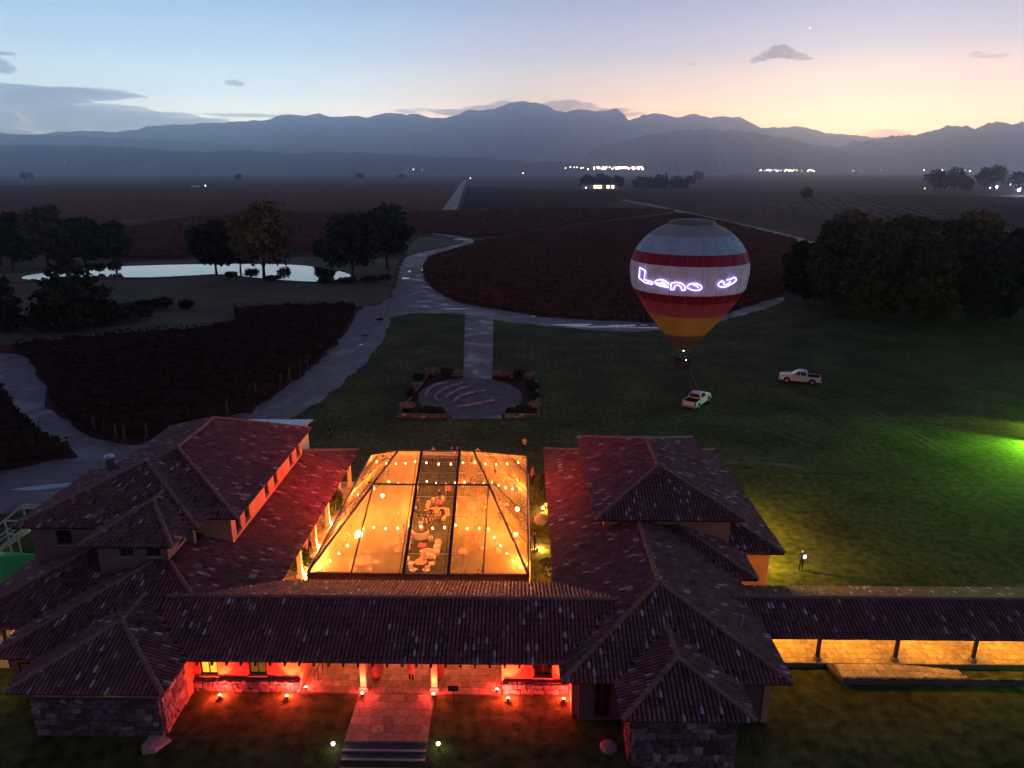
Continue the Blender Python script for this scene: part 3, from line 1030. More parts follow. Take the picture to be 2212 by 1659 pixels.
class Roof:
    """hipped or gabled block; planes are (polygon, eave origin, along-eave unit, up-slope unit)"""

    def __init__(self, x0, x1, y0, y1, ze, level=1, axis='y', rx=None, ya=None, yb=None, zr=None):
        self.x0, self.x1, self.y0, self.y1, self.ze, self.level, self.axis = x0, x1, y0, y1, ze, level, axis
        if axis == 'y':
            rx = (x0 + x1) / 2 if rx is None else rx
            hw = max(rx - x0, x1 - rx)
            zr = ze + SLOPE * hw if zr is None else zr
            ya = y0 + hw if ya is None else ya
            yb = y1 - hw if yb is None else yb
            A, B, C, D = Vector((x0, y0, ze)), Vector((x1, y0, ze)), Vector((x1, y1, ze)), Vector((x0, y1, ze))
            P, Q = Vector((rx, ya, zr)), Vector((rx, yb, zr))
            polys = [[B, C, Q, P], [D, A, P, Q]]
            if ya > y0 + 0.01:
                polys.append([A, B, P])
            if yb < y1 - 0.01:
                polys.append([C, D, Q])
            lines = [(P, Q)]
            if ya > y0 + 0.01:
                lines += [(A, P), (B, P)]
            if yb < y1 - 0.01:
                lines += [(C, Q), (D, Q)]
        else:                                   # ridge along x, plain gables
            ym = (y0 + y1) / 2
            zr = ze + SLOPE * (y1 - y0) / 2 if zr is None else zr
            A, B, C, D = Vector((x0, y0, ze)), Vector((x1, y0, ze)), Vector((x1, y1, ze)), Vector((x0, y1, ze))
            P, Q = Vector((x0, ym, zr)), Vector((x1, ym, zr))
            polys = [[A, B, Q, P], [C, D, P, Q]]
            lines = [(P, Q)]
        self.zr = zr
        self.planes, self.lines = [], lines
        for pl in polys:
            u = (pl[1] - pl[0]).normalized()
            n_ = u.cross(pl[2] - pl[0]).normalized()
            s = n_.cross(u).normalized()
            self.planes.append((pl, pl[0], u, s, n_))

    def height(self, x, y):
        if not (self.x0 <= x <= self.x1 and self.y0 <= y <= self.y1):
            return None
        z = 1e9
        for pl, o_, u, s, n_ in self.planes:
            z = min(z, o_.z - (n_.x * (x - o_.x) + n_.y * (y - o_.y)) / n_.z)
        return z


def tile_mesh(name, m):
    b = MB()
    seg = 6
    vs = []
    for (yy, r, lift) in ((0.0, 0.092, 0.030), (1.0, 0.078, 0.0)):
        for i in range(seg + 1):
            t = math.pi * i / seg
            vs.append((r * math.cos(t), yy, r * 0.95 * math.sin(t) + lift))
    fs = [(i, i + 1, seg + 2 + i, seg + 1 + i) for i in range(seg)]
    fs.append(tuple(range(seg, -1, -1)))
    b.add(vs, fs)
    me = b.mesh(name, m)
    return me, vs, fs


ME_TILE, TV, TF = tile_mesh('tile', M_TILE_O)
TVN = np.array(TV)


def visible_size(p):
    q = proj(p)
    if q is None or not (-20 < q[0] < 2232 and -20 < q[1] < 1679):
        return 0.0
    return 1.0 / q[2]


def tile_roofs(thing, roofs, all_roofs, upper_rects, limit=300):
    """lays the cover tiles of all roof blocks of one building: the nearest ones singly, the rest as one field"""
    items = []
    parts = {}
    for rf in roofs:
        d = MB()
        for pl, o_, u, s, n_ in rf.planes:
            top = [p - n_ * 0.015 for p in pl]
            bot = [p - n_ * 0.14 for p in pl]
            k = len(pl)
            d.add(top + bot, [tuple(range(k)), tuple(range(2 * k - 1, k - 1, -1))] + [(i, k + i, k + (i + 1) % k, (i + 1) % k) for i in range(k)])
        ro = d.build('roof', M_DECK, thing)
        parts[id(rf)] = ro
        for a, b in rf.lines:
            L = (b - a).length
            dr = (b - a).normalized()
            nseg = max(1, int(L / 0.42))
            c = MB()
            side = dr.cross(Vector((0, 0, 1))).normalized()
            up = side.cross(dr).normalized()
            for i in range(nseg):
                p0 = a + dr * (L * i / nseg)
                p1 = a + dr * (L * (i + 1) / nseg + 0.05)
                zz = p0.z
                mid = (p0 + p1) / 2
                if buried(mid, rf, all_roofs, upper_rects):
                    continue
                vs = []
                for p, r, lift in ((p0, 0.155, 0.05), (p1, 0.135, 0.03)):
                    for j in range(7):
                        t = math.pi * j / 6
                        vs.append(p + side * (r * math.cos(t)) + up * (r * 0.75 * math.sin(t) + lift))
                c.add(vs, [(j, j + 1, 8 + j, 7 + j) for j in range(6)] + [tuple(range(6, -1, -1)), tuple(range(7, 14))])
            if c.v:
                c.build('ridge_cap', M_CAP, ro)
        for pl, o_, u, s, n_ in rf.planes:
            pu = [((p - o_).dot(u), (p - o_).dot(s)) for p in pl]
            u0, u1 = min(p[0] for p in pu), max(p[0] for p in pu)
            nc = int((u1 - u0) / TILE_W)
            for k in range(nc):
                uu = u0 + (k + 0.5) * (u1 - u0) / nc
                iv = clip_line(pu, (uu, 0.0), (0.0, 1.0))
                if not iv:
                    continue
                t0, t1 = iv[0][0], iv[-1][1]
                t0 = max(t0, 0.0) - 0.07
                t = t0
                while t < t1 - 0.08:
                    L = min(TILE_L + 0.05, t1 - t)
                    p = o_ + u * uu + s * t
                    mid = p + s * (L / 2)
                    if not buried(mid, rf, all_roofs, upper_rects):
                        items.append((visible_size(mid) * max(0.05, n_.dot((EYE - mid).normalized())), p, u, s, n_, L, rf))
                    t += TILE_L
    items.sort(key=lambda q: -q[0])
    for it in items[:limit]:
        _, p, u, s, n_, L, rf = it
        o = bpy.data.objects.new('tile', ME_TILE)
        COL.objects.link(o)
        ro = parts[id(rf)]
        o.parent = ro
        j = random.uniform(-0.008, 0.008)
        q = p + u * j - wloc(ro)
        o.matrix_local = Matrix(((u.x, s.x * L, n_.x, q.x), (u.y, s.y * L, n_.y, q.y), (u.z, s.z * L, n_.z, q.z), (0, 0, 0, 1)))
    rest = items[limit:]
    if rest:
        nv = len(TVN)
        V_ = np.zeros((len(rest) * nv, 3))
        tint = np.zeros(len(rest) * nv, dtype=np.float32)
        off = wloc(thing)
        F_ = []
        for k, (_, p, u, s, n_, L, rf) in enumerate(rest):
            j = random.uniform(-0.008, 0.008)
            q = p + u * j - off
            R_ = np.array([list(u), list(s * L), list(n_)])
            V_[k * nv:(k + 1) * nv] = TVN @ R_ + np.array(list(q))
            tint[k * nv:(k + 1) * nv] = random.random()
            F_ += [tuple(i + k * nv for i in f) for f in TF]
        me = bpy.data.meshes.new('roof_tiles')
        me.from_pydata(V_.tolist(), [], F_)
        at_ = me.attributes.new('tint', 'FLOAT', 'POINT')
        at_.data.foreach_set('value', tint)
        me.materials.append(M_TILE_J)
        o = link('roof_tiles', me, thing)
        tag(o, kind='stuff')


def buried(p, rf, all_roofs, upper_rects):
    for r in all_roofs:
        if r is rf or r.level != rf.level:
            continue
        h = r.height(p.x, p.y)
        if h is not None and p.z < h - 0.004:
            return True
    if rf.level == 1:
        for (a, b, c, d) in upper_rects:
            if a < p.x < b and c < p.y < d:
                return True
    return False


def wall_run(m, axis, c0, c1, pos, thick, z0, z1, openings=()):
    """straight wall between c0 and c1 along 'x' or 'y' with its outer face at pos, cut by openings (a, b, za, zb)"""
    cuts = sorted(openings)
    segs = []
    x = c0
    for (a, b, za, zb) in cuts:
        if a > x:
            segs.append((x, a, z0, z1))
        if za > z0:
            segs.append((a, b, z0, za))
        if zb < z1:
            segs.append((a, b, zb, z1))
        x = b
    if x < c1:
        segs.append((x, c1, z0, z1))
    p0, p1 = sorted((pos, pos + thick))
    for (a, b, za, zb) in segs:
        if axis == 'x':
            m.box(a, b, p0, p1, za, zb)
        else:
            m.box(p0, p1, a, b, za, zb)


def window(parent, axis, a, b, za, zb, pos, inward, pane, sill=True, bars=True):
    """timber window set in an opening; inward = +1/-1 direction into the house"""
    f = MB()
    t = 0.09
    d0, d1 = pos + inward * 0.10, pos + inward * 0.20
    lo, hi = min(d0, d1), max(d0, d1)

    def bx(m, c0, c1, z0, z1, l, h):
        if axis == 'x':
            m.box(c0, c1, l, h, z0, z1)
        else:
            m.box(l, h, c0, c1, z0, z1)
    bx(f, a, a + t, za, zb, lo, hi)
    bx(f, b - t, b, za, zb, lo, hi)
    bx(f, a + t, b - t, zb - t, zb, lo, hi)
    bx(f, a + t, b - t, za, za + t, lo, hi)
    if bars:
        mid = (a + b) / 2
        bx(f, mid - 0.03, mid + 0.03, za + t, zb - t, lo + 0.02, hi - 0.02)
    w = f.build('window', M_FRAME, parent)
    g = MB()
    e0, e1 = pos + inward * 0.15, pos + inward * 0.16
    bx(g, a + t, b - t, za + t, zb - t, min(e0, e1), max(e0, e1))
    g.build('pane', pane, w)
    if sill:
        s = MB()
        q0, q1 = pos - inward * 0.10, pos + inward * 0.10
        bx(s, a - 0.06, b + 0.06, za - 0.07, za - 0.003, min(q0, q1), max(q0, q1))
        s.build('sill', M_CONC, w)
    return w


def stone_meshes():
    out = []
    for k in range(4):
        bm = bmesh.new()
        bmesh.ops.create_cube(bm, size=1.0)
        r = random.Random(k)
        for v in bm.verts:
            v.co += Vector((r.uniform(-0.10, 0.10), r.uniform(-0.05, 0.05), r.uniform(-0.10, 0.10)))
        bmesh.ops.bevel(bm, geom=list(bm.edges), offset=0.13, segments=1, affect='EDGES')
        me = bpy.data.meshes.new('stone')
        bm.to_mesh(me)
        bm.free()
        me.materials.append(M_STONE_O)
        out.append(me)
    return out


def object_tint_mat(name, stops, rough=0.8, bump=0.5):
    m = bpy.data.materials.new(name)
    m.use_nodes = True
    nt = m.node_tree
    b = nt.nodes['Principled BSDF']
    b.inputs['Roughness'].default_value = rough
    b.inputs['Specular IOR Level'].default_value = 0.25
    i_ = nt.nodes.new('ShaderNodeObjectInfo')
    r = nt.nodes.new('ShaderNodeValToRGB')
    ramp_set(r, stops)
    nt.links.new(i_.outputs['Random'], r.inputs[0])
    g = nt.nodes.new('ShaderNodeNewGeometry')
    nz = nt.nodes.new('ShaderNodeTexNoise')
    nz.inputs['Scale'].default_value = 5
    nz.inputs['Detail'].default_value = 8
    nt.links.new(g.outputs['Position'], nz.inputs['Vector'])
    mr = nt.nodes.new('ShaderNodeMapRange')
    mr.inputs['From Min'].default_value = 0.3
    mr.inputs['From Max'].default_value = 0.7
    mr.inputs['To Min'].default_value = 0.7
    mr.inputs['To Max'].default_value = 1.25
    nt.links.new(nz.outputs['Fac'], mr.inputs['Value'])
    mu = nt.nodes.new('ShaderNodeVectorMath')
    mu.operation = 'SCALE'
    nt.links.new(r.outputs[0], mu.inputs[0])
    nt.links.new(mr.outputs[0], mu.inputs['Scale'])
    nt.links.new(mu.outputs[0], b.inputs['Base Color'])
    bp = nt.nodes.new('ShaderNodeBump')
    bp.inputs['Strength'].default_value = bump
    bp.inputs['Distance'].default_value = 0.03
    nt.links.new(nz.outputs['Fac'], bp.inputs['Height'])
    nt.links.new(bp.outputs[0], b.inputs['Normal'])
    return m


M_STONE_O = object_tint_mat('wall_stone', [(0.0, (0.07, 0.055, 0.06)), (0.5, (0.12, 0.10, 0.10)), (0.85, (0.17, 0.145, 0.145)), (1.0, (0.34, 0.31, 0.31))])
M_PAVER_O = object_tint_mat('paver_stone', [(0.0, (0.20, 0.125, 0.10)), (0.5, (0.27, 0.175, 0.145)), (1.0, (0.36, 0.25, 0.21))], 0.7, 0.25)
M_PAVER_YO = object_tint_mat('walkway_paver_stone', [(0.0, (0.36, 0.28, 0.20)), (0.5, (0.45, 0.36, 0.26)), (1.0, (0.55, 0.45, 0.33))], 0.7, 0.25)
ME_STONES = stone_meshes()
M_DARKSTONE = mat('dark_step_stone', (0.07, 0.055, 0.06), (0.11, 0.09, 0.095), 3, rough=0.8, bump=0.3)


def stones(parent, axis, c0, c1, z0, z1, pos, outward, size, seed):
    """irregular courses of field stones standing proud of a wall face at pos"""
    r = random.Random(seed)
    z = z0
    off = wloc(parent)
    while z < z1 - 0.08:
        h = min(size * r.uniform(0.5, 1.0), z1 - z)
        c = c0 + r.uniform(-0.1, 0.05)
        while c < c1 - 0.05:
            w = size * r.uniform(0.5, 1.7)
            a, b = max(c, c0), min(c + w, c1)
            if b - a > 0.10:
                o = bpy.data.objects.new('stone', r.choice(ME_STONES))
                COL.objects.link(o)
                o.parent = parent
                d = r.uniform(0.14, 0.24)
                if axis == 'x':
                    p = Vector(((a + b) / 2, pos, z + h / 2))
                    o.rotation_euler = (0, r.uniform(-0.2, 0.2), 0)
                    o.scale = ((b - a) * r.uniform(0.85, 1.05), d, h * r.uniform(0.75, 1.15))
                else:
                    p = Vector((pos, (a + b) / 2, z + h / 2))
                    o.rotation_euler = (r.uniform(-0.12, 0.12), 0, 0)
                    o.scale = (d, (b - a) * 0.95, h * 0.95)
                o.location = p - off
            c += w
        z += h


# ------------------------------------------------------------------ roof blocks
R_gallery = Roof(-20.5, 5.5, 31.7, 39.35, EAVE, axis='x')
R_walk = Roof(11.0, 47.0, 34.75, 39.9, 2.5, axis='x')
# left house
R_l_main = Roof(-28.5, -15.2, 31.72, 61.5, EAVE)
R_l_porch = Roof(-25.8, -17.8, 29.1, 36.5, EAVE, yb=36.5)
R_l_west = Roof(-32.7, -21.0, 34.3, 47.5, EAVE)
R_l_upper = Roof(-30.6, -18.25, 40.95, 57.6, 6.55, level=2, rx=-24.8, ya=47.35, yb=53.75, zr=8.85)
R_l_mid = Roof(-32.0, -20.2, 39.6, 48.1, 6.55, level=2, ya=45.4, yb=45.6, zr=8.6)
R_l_turret = Roof(-26.4, -20.75, 37.3, 44.0, 6.55, level=2, rx=-23.7, ya=41.3, yb=44.0, zr=7.65)
# right house
R_r_main = Roof(2.1, 13.85, 30.3, 62.0, EAVE)
R_r_porch = Roof(4.86, 11.15, 27.7, 34.0, EAVE, yb=34.0)
R_r_back = Roof(2.14, 17.95, 43.2, 61.96, EAVE)
R_r_bay = Roof(4.5, 15.1, 39.9, 55.0, EAVE)
R_r_upper = Roof(5.0, 15.1, 43.4, 59.0, 5.35, level=2)
ALL = [R_gallery, R_walk, R_l_main, R_l_porch, R_l_west, R_l_upper, R_l_mid, R_l_turret, R_r_main, R_r_porch, R_r_back, R_r_bay, R_r_upper]
UP_RECTS = [(-29.9, -19.0, 41.6, 57.0), (-31.3, -20.9, 40.25, 47.4), (-25.7, -21.4, 37.95, 42.0), (5.7, 14.4, 44.2, 58.3)]

# ------------------------------------------------------------------ LEFT HOUSE
LH = empty('tiled_house', (-23, 45, 0), 'sprawling clay-tiled house with orange upper wall, left of the glowing marquee', 'house')
m = MB()
wall_run(m, 'y', 38.6, 60.8, -17.2, -0.4, -0.3, 3.3, [(41, 42.4, 0.9, 2.4), (45, 46.2, 0.0, 2.3), (49, 50.4, 0.9, 2.4), (53, 54.4, 0.9, 2.4)])
m.box(-28.0, -17.6, 60.3, 60.8, -0.3, 3.3)
m.box(-31.5, -17.6, 40.4, 46.8, -0.3, 3.1)
m.box(-28.0, -27.6, 46.81, 60.29, -0.3, 3.3)
m.build('wall', M_CREAM, LH)
for (a, b) in ((41, 42.4), (49, 50.4), (53, 54.4)):
    window(LH, 'y', a, b, 0.9, 2.4, -17.2, -1, M_LITPANE_DIM)
window(LH, 'y', 45, 46.2, 0.02, 2.3, -17.2, -1, M_GLASS, sill=False)
# front room between porch and gallery
m = MB()
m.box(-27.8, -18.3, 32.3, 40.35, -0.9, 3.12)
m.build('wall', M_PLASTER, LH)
wn1 = MB()
# porch block of field stone with a plaster band under the eaves
pw = MB()
pw.box(-25.1, -18.42, 29.78, 32.29, -1.4, 2.15)
porch_wall = pw.build('porch_wall', M_MORTAR, LH)
stones(porch_wall, 'x', -25.1, -18.42, -0.95, 2.12, 29.77, -1, 0.44, 31)
stones(porch_wall, 'y', 29.8, 33.0, -0.9, 2.12, -18.41, 1, 0.44, 32)
pb = MB()
wall_run(pb, 'x', -25.0, -18.5, 29.86, 0.3, 2.15, 3.15, [(-22.95, -22.05, 2.3, 2.95), (-21.35, -20.45, 2.3, 2.95)])
wall_run(pb, 'y', 30.17, 32.28, -18.5, -0.3, 2.15, 3.15)
pb.build('band', M_ADOBE, LH)
window(LH, 'x', -22.95, -22.05, 2.3, 2.95, 29.86, 1, M_GLASS)
window(LH, 'x', -21.35, -20.45, 2.3, 2.95, 29.86, 1, M_LITPANE)
# west end of the front room, with a lit window
window(LH, 'x', -27.4, -26.4, 1.0, 2.3, 32.18, 1, M_LITPANE)
# upper storey: long orange wall with paired windows
uw = [(42.3, 43.1, 4.75, 5.9), (43.9, 44.7, 4.75, 5.9), (47.8, 48.6, 4.75, 5.9), (49.8, 50.6, 4.75, 5.9), (53.6, 54.4, 4.75, 5.9), (55.5, 56.3, 4.75, 5.9)]
m = MB()
wall_run(m, 'y', 41.6, 57.0, -19.0, -0.35, 3.4, 6.85, uw)
m.build('upper_wall', M_ADOBE, LH)
m = MB()
m.box(-29.9, -19.36, 41.6, 41.95, 3.0, 6.85)
m.box(-29.9, -29.55, 41.96, 57.0, 2.8, 6.85)
m.box(-29.5, -19.36, 56.65, 57.0, 2.8, 6.85)
m.build('upper_wall', M_ADOBE, LH)
for (a, b, za, zb) in uw:
    window(LH, 'y', a, b, za, zb, -19.0, -1, M_GLASS, bars=False)
m = MB()
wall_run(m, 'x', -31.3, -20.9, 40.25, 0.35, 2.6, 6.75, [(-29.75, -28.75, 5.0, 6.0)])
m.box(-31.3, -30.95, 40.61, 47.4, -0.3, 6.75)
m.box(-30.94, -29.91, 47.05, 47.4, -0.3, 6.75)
m.build('upper_wall', M_DARKWALL, LH)
window(LH, 'x', -29.75, -28.75, 5.0, 6.0, 40.25, 1, M_GLASS)
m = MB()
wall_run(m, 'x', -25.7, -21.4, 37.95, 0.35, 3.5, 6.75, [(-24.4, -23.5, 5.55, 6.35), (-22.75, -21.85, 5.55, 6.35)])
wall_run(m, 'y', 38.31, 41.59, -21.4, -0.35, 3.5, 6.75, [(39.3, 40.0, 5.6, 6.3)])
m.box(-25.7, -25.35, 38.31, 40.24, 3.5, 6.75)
m.build('turret_wall', M_DARKWALL, LH)
window(LH, 'x', -24.4, -23.5, 5.55, 6.35, 37.95, 1, M_GLASS)
window(LH, 'x', -22.75, -21.85, 5.55, 6.35, 37.95, 1, M_GLASS)
window(LH, 'y', 39.3, 40.0, 5.6, 6.3, -21.4, -1, M_GLASS)
tile_roofs(LH, [R_l_main, R_l_porch, R_l_west, R_l_upper, R_l_mid, R_l_turret], ALL, UP_RECTS)
m = MB()
m.box(-29.75, -29.35, 46.6, 47.0, 6.5, 8.1)
ch = m.build('chimney', M_MORTAR, LH)
m = MB()
m.lathe((-29.55, 46.8, 8.1), [(0.10, 0), (0.10, 0.22), (0.36, 0.24), (0.30, 0.34), (0.05, 0.42)], 12)
m.build('chimney_cap', M_ZINC, ch)
m = MB()
for yy in (41.6, 46.4, 51.2, 56.0, 60.6):
    pass
for yy, h in ((40.8, 3.12), (44.6, 3.12), (48.4, 3.12), (52.2, 3.12), (56.0, 3.12), (59.8, 3.12)):
    c = MB()
    c.box(-15.95, -15.65, yy - 0.15, yy + 0.15, 0.0, h)
    c.box(-16.03, -15.57, yy - 0.23, yy + 0.23, 0.0, 0.35)
    c.build('veranda_post', M_CREAM, LH)
m = MB()
m.box(-15.97, -15.63, 40.0, 60.8, 2.90, 3.06)
m.build('veranda_beam', M_WOOD, LH)
m = MB()
m.box(-17.15, -14.7, 39.6, 60.9, -0.2, 0.02)
vf = m.build('veranda_floor', M_MORTAR)
tag(vf, kind='structure')
pavers_later = vf
# zinc roof of the lean-to behind
m = MB()
a = [Vector((-25.2, 58.2, 6.15)), Vector((-19.6, 58.2, 6.15)), Vector((-19.2, 61.4, 6.0)), Vector((-25.2, 61.4, 6.0))]
m.add([p for p in a] + [p - Vector((0, 0, 0.12)) for p in a], [(0, 1, 2, 3), (7, 6, 5, 4), (0, 4, 5, 1), (1, 5, 6, 2), (2, 6, 7, 3), (3, 7, 4, 0)])
for i in range(10):
    x = -25.0 + i * 0.6
    m.tube((x, 58.2, 6.17), (x + 0.02, 61.4, 6.02), 0.03, 0.03, 4)
lt = m.build('lean_to_roof', M_ZINC, LH)
m = MB()
m.box(-25.0, -19.7, 58.3, 61.2, 0, 5.99)
m.build('lean_to_wall', M_CREAM, LH)

# ------------------------------------------------------------------ RIGHT HOUSE
RH = empty('tiled_house', (9, 46, 0), 'clay-tiled house with a raised hipped roof, right of the glowing marquee', 'house')
m = MB()
m.box(3.0, 3.4, 38.6, 61.3, -0.3, 3.25)
m.box(3.41, 17.0, 60.9, 61.3, -0.3, 3.25)
m.box(16.9, 17.25, 44.0, 60.89, -0.3, 3.25)
m.box(14.2, 16.89, 44.0, 44.35, -0.3, 3.2)
m.box(13.9, 14.35, 40.6, 43.99, -0.3, 3.2)
m.box(12.9, 13.89, 40.6, 40.95, -0.3, 3.2)
m.box(12.7, 13.05, 31.0, 40.59, -0.9, 3.2)
m.build('wall', M_ADOBE, RH)
m = MB()
wall_run(m, 'x', 3.05, 12.7, 31.05, 0.35, -0.9, 3.12, [(3.9, 4.75, 0.1, 2.6)])
m.build('wall', M_MORTAR, RH)
window(RH, 'x', 3.9, 4.75, 0.12, 2.6, 31.05, 1, M_GLASS, sill=False)
m = MB()
m.box(5.45, 10.55, 28.35, 31.04, -1.5, 3.12)
pw = m.build('porch_wall', M_MORTAR, RH)
stones(pw, 'x', 5.45, 10.55, -1.0, 2.95, 28.34, -1, 0.46, 41)
stones(pw, 'y', 28.4, 31.0, -1.0, 2.95, 5.44, -1, 0.46, 42)
m = MB()
m.box(5.7, 14.4, 44.2, 44.55, 3.0, 5.6)
m.box(5.7, 6.05, 44.56, 58.3, 3.0, 5.6)
m.box(14.05, 14.4, 44.56, 58.3, 3.0, 5.6)
m.box(6.06, 14.04, 57.95, 58.3, 3.0, 5.6)
m.build('upper_wall', M_ADOBE, RH)
tile_roofs(RH, [R_r_main, R_r_porch, R_r_back, R_r_bay, R_r_upper], ALL, UP_RECTS)
m = MB()
for yy in (41.0, 45.5, 50.0, 54.5, 59.0):
    c = MB()
    c.box(2.55, 2.85, yy - 0.15, yy + 0.15, 0.0, 3.05)
    c.build('veranda_post', M_CREAM, RH)
c = MB()
c.tube((12.3, 34.2, 3.6), (12.35, 34.2, 4.35), 0.05, 0.05, 6)
c.build('vent_pipe', M_ZINC, RH)

# ------------------------------------------------------------------ ENTRANCE GALLERY
GA = empty('entrance_gallery', (-6.5, 35.5, 0), 'long tiled entrance gallery with red-lit walls across the front of the courtyard', 'gallery')
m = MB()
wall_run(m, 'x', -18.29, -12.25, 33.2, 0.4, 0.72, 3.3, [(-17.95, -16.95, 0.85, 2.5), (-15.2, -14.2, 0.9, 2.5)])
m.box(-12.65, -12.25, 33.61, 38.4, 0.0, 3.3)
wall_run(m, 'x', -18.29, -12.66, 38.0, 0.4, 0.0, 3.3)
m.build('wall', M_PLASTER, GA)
window(GA, 'x', -17.95, -16.95, 0.85, 2.5, 33.2, 1, M_LITPANE)
window(GA, 'x', -15.2, -14.2, 0.9, 2.5, 33.2, 1, M_LITPANE_DIM)
m = MB()
wall_run(m, 'x', -1.05, 3.04, 33.2, 0.4, 0.72, 3.3, [(0.75, 1.75, 0.95, 2.7)])
m.box(-1.05, -0.65, 33.61, 38.4, 0.0, 3.3)
wall_run(m, 'x', -0.64, 2.99, 38.0, 0.4, 0.0, 3.3)
m.build('wall', M_PLASTER, GA)
window(GA, 'x', 0.75, 1.75, 0.95, 2.7, 33.2, 1, M_GLASS)
m = MB()
m.box(2.72, 3.04, 31.4, 33.19, -0.8, 2.2)
m.build('stub_wall', M_PLASTER, GA)
for (a, b, sd) in ((-18.28, -12.3, 51), (-1.0, 2.7, 52)):
    m = MB()
    m.box(a, b, 33.0, 33.6, -0.3, 0.70)
    pl = m.build('plinth', M_MORTAR, GA)
    stones(pl, 'x', a, b, -0.02, 0.68, 32.99, -1, 0.36, sd)
for x in (-8.75, -4.8):
    c = MB()
    c.box(x - 0.16, x + 0.16, 32.92, 33.24, 0.12, 3.15)
    col_ = c.build('column', M_CREAM, GA)
    c = MB()
    c.box(x - 0.25, x + 0.25, 32.83, 33.33, 0.12, 0.42)
    c.build('column_base', M_STONE, col_)
for x in (-8.75, -4.8):
    c = MB()
    c.box(x - 0.16, x + 0.16, 38.2, 38.52, 0.12, 3.15)
    c.build('column', M_CREAM, GA)
c = MB()
c.box(-12.2, -1.1, 32.95, 33.2, 3.16, 3.36)
c.build('beam', M_WOOD, GA)
for i in range(28):
    x = -18.0 + i * 0.78
    c = MB()
    p0, p1 = Vector((x, 31.62, 2.82)), Vector((x, 35.3, 2.82 + 3.68 * SLOPE))
    d = (p1 - p0).normalized()
    c.obox((p0 + p1) / 2, (0.06, 0, 0), d * ((p1 - p0).length / 2), Vector((0, 0, 0.07)))
    c.build('rafter', M_WOOD, GA)
tile_roofs(GA, [R_gallery], ALL, UP_RECTS)


def pavers(parent, x0, x1, y0, y1, z, s, m, seed, th=0.05, zf=None):
    """brick-bond pavers with open joints, each a piece of its own"""
    r = random.Random(seed)
    b = MB()
    b.box(-0.5, 0.5, -0.5, 0.5, -0.5, 0.5)
    me = b.mesh('paver', m)
    off = wloc(parent)
    rows = max(1, int(round((y1 - y0) / s)))
    sy = (y1 - y0) / rows
    for j in range(rows):
        x = x0 - (s * 0.5 if j % 2 else 0)
        while x < x1 - 0.02:
            w = s * r.choice((0.8, 1.0, 1.0, 1.25))
            a, c = max(x, x0), min(x + w, x1)
            if c - a > 0.08:
                o = bpy.data.objects.new('paver', me)
                COL.objects.link(o)
                o.parent = parent
                zz = z if zf is None else zf((a + c) / 2)
                o.location = Vector(((a + c) / 2, y0 + (j + 0.5) * sy, zz - th / 2 + r.uniform(-0.004, 0.006))) - off
                o.scale = (c - a - 0.022, sy - 0.022, th)
            x += w


pavers(pavers_later, -17.1, -14.72, 39.6, 60.8, 0.06, 0.62, M_PAVER_YO, 60)
m = MB()
m.box(-12.24, -1.06, 32.75, 39.3, -0.3, 0.075)
fl_ = m.build('gallery_floor', M_MORTAR)
tag(fl_, kind='structure')
pavers(fl_, -12.2, -1.1, 32.78, 37.8, 0.12, 0.52, M_PAVER_O, 61)
m = MB()
m.box(-9.0, -4.75, 29.3, 32.74, -0.3, 0.055)
pt = m.build('entrance_path', M_MORTAR)
tag(pt, kind='structure')
pavers(pt, -8.98, -4.77, 29.32, 32.72, 0.10, 0.60, M_PAVER_O, 62)
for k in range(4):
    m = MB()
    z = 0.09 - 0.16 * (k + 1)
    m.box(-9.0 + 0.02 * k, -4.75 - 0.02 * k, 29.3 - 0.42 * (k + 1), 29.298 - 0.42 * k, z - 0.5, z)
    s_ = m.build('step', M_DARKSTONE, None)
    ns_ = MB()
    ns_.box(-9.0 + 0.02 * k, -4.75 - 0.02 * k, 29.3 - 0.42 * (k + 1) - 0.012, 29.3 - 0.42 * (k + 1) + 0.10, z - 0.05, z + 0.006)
    ns_.build('edge_strip', M_CONC, s_)  # paler strip along the front of the dark tread
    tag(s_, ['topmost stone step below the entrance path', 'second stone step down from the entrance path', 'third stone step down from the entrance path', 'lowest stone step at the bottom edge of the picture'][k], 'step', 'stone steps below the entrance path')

# ------------------------------------------------------------------ COVERED WALKWAY
WK = empty('covered_walkway', (28, 37.3, 0), 'tiled covered walkway on dark posts, lit amber, at the right', 'walkway')
tile_roofs(WK, [R_walk], ALL, UP_RECTS)
for x in (17.5, 22.05, 26.6, 31.15, 35.7):
    for y in (35.72, 39.0):
        c = MB()
        c.tube((x, y, 0.3), (x, y, 2.62), 0.13, 0.11, 10)
        p_ = c.build('post', M_WOOD, WK)
        c = MB()
        c.lathe((x, y, 0.3), [(0.24, 0.0), (0.24, 0.16), (0.16, 0.26)], 10)
        c.build('post_base', M_STONE, p_)
c = MB()
c.box(13.5, 46.5, 35.62, 35.82, 2.55, 2.72)
c.build('beam', M_WOOD, WK)
c = MB()
c.box(13.5, 46.5, 38.9, 39.1, 2.55, 2.72)
c.build('beam', M_WOOD, WK)
m = MB()
m.box(13.1, 46.5, 35.4, 39.6, -0.4, 0.255)
wf = m.build('walkway_floor', M_MORTAR)
tag(wf, kind='structure')
pavers(wf, 13.1, 31.0, 35.42, 38.6, 0.30, 0.46, M_PAVER_YO, 71)


def ramp_z(x):
    return 0.30 - max(0.0, min(1.0, (x - 22.3) / 5.0)) * 0.42


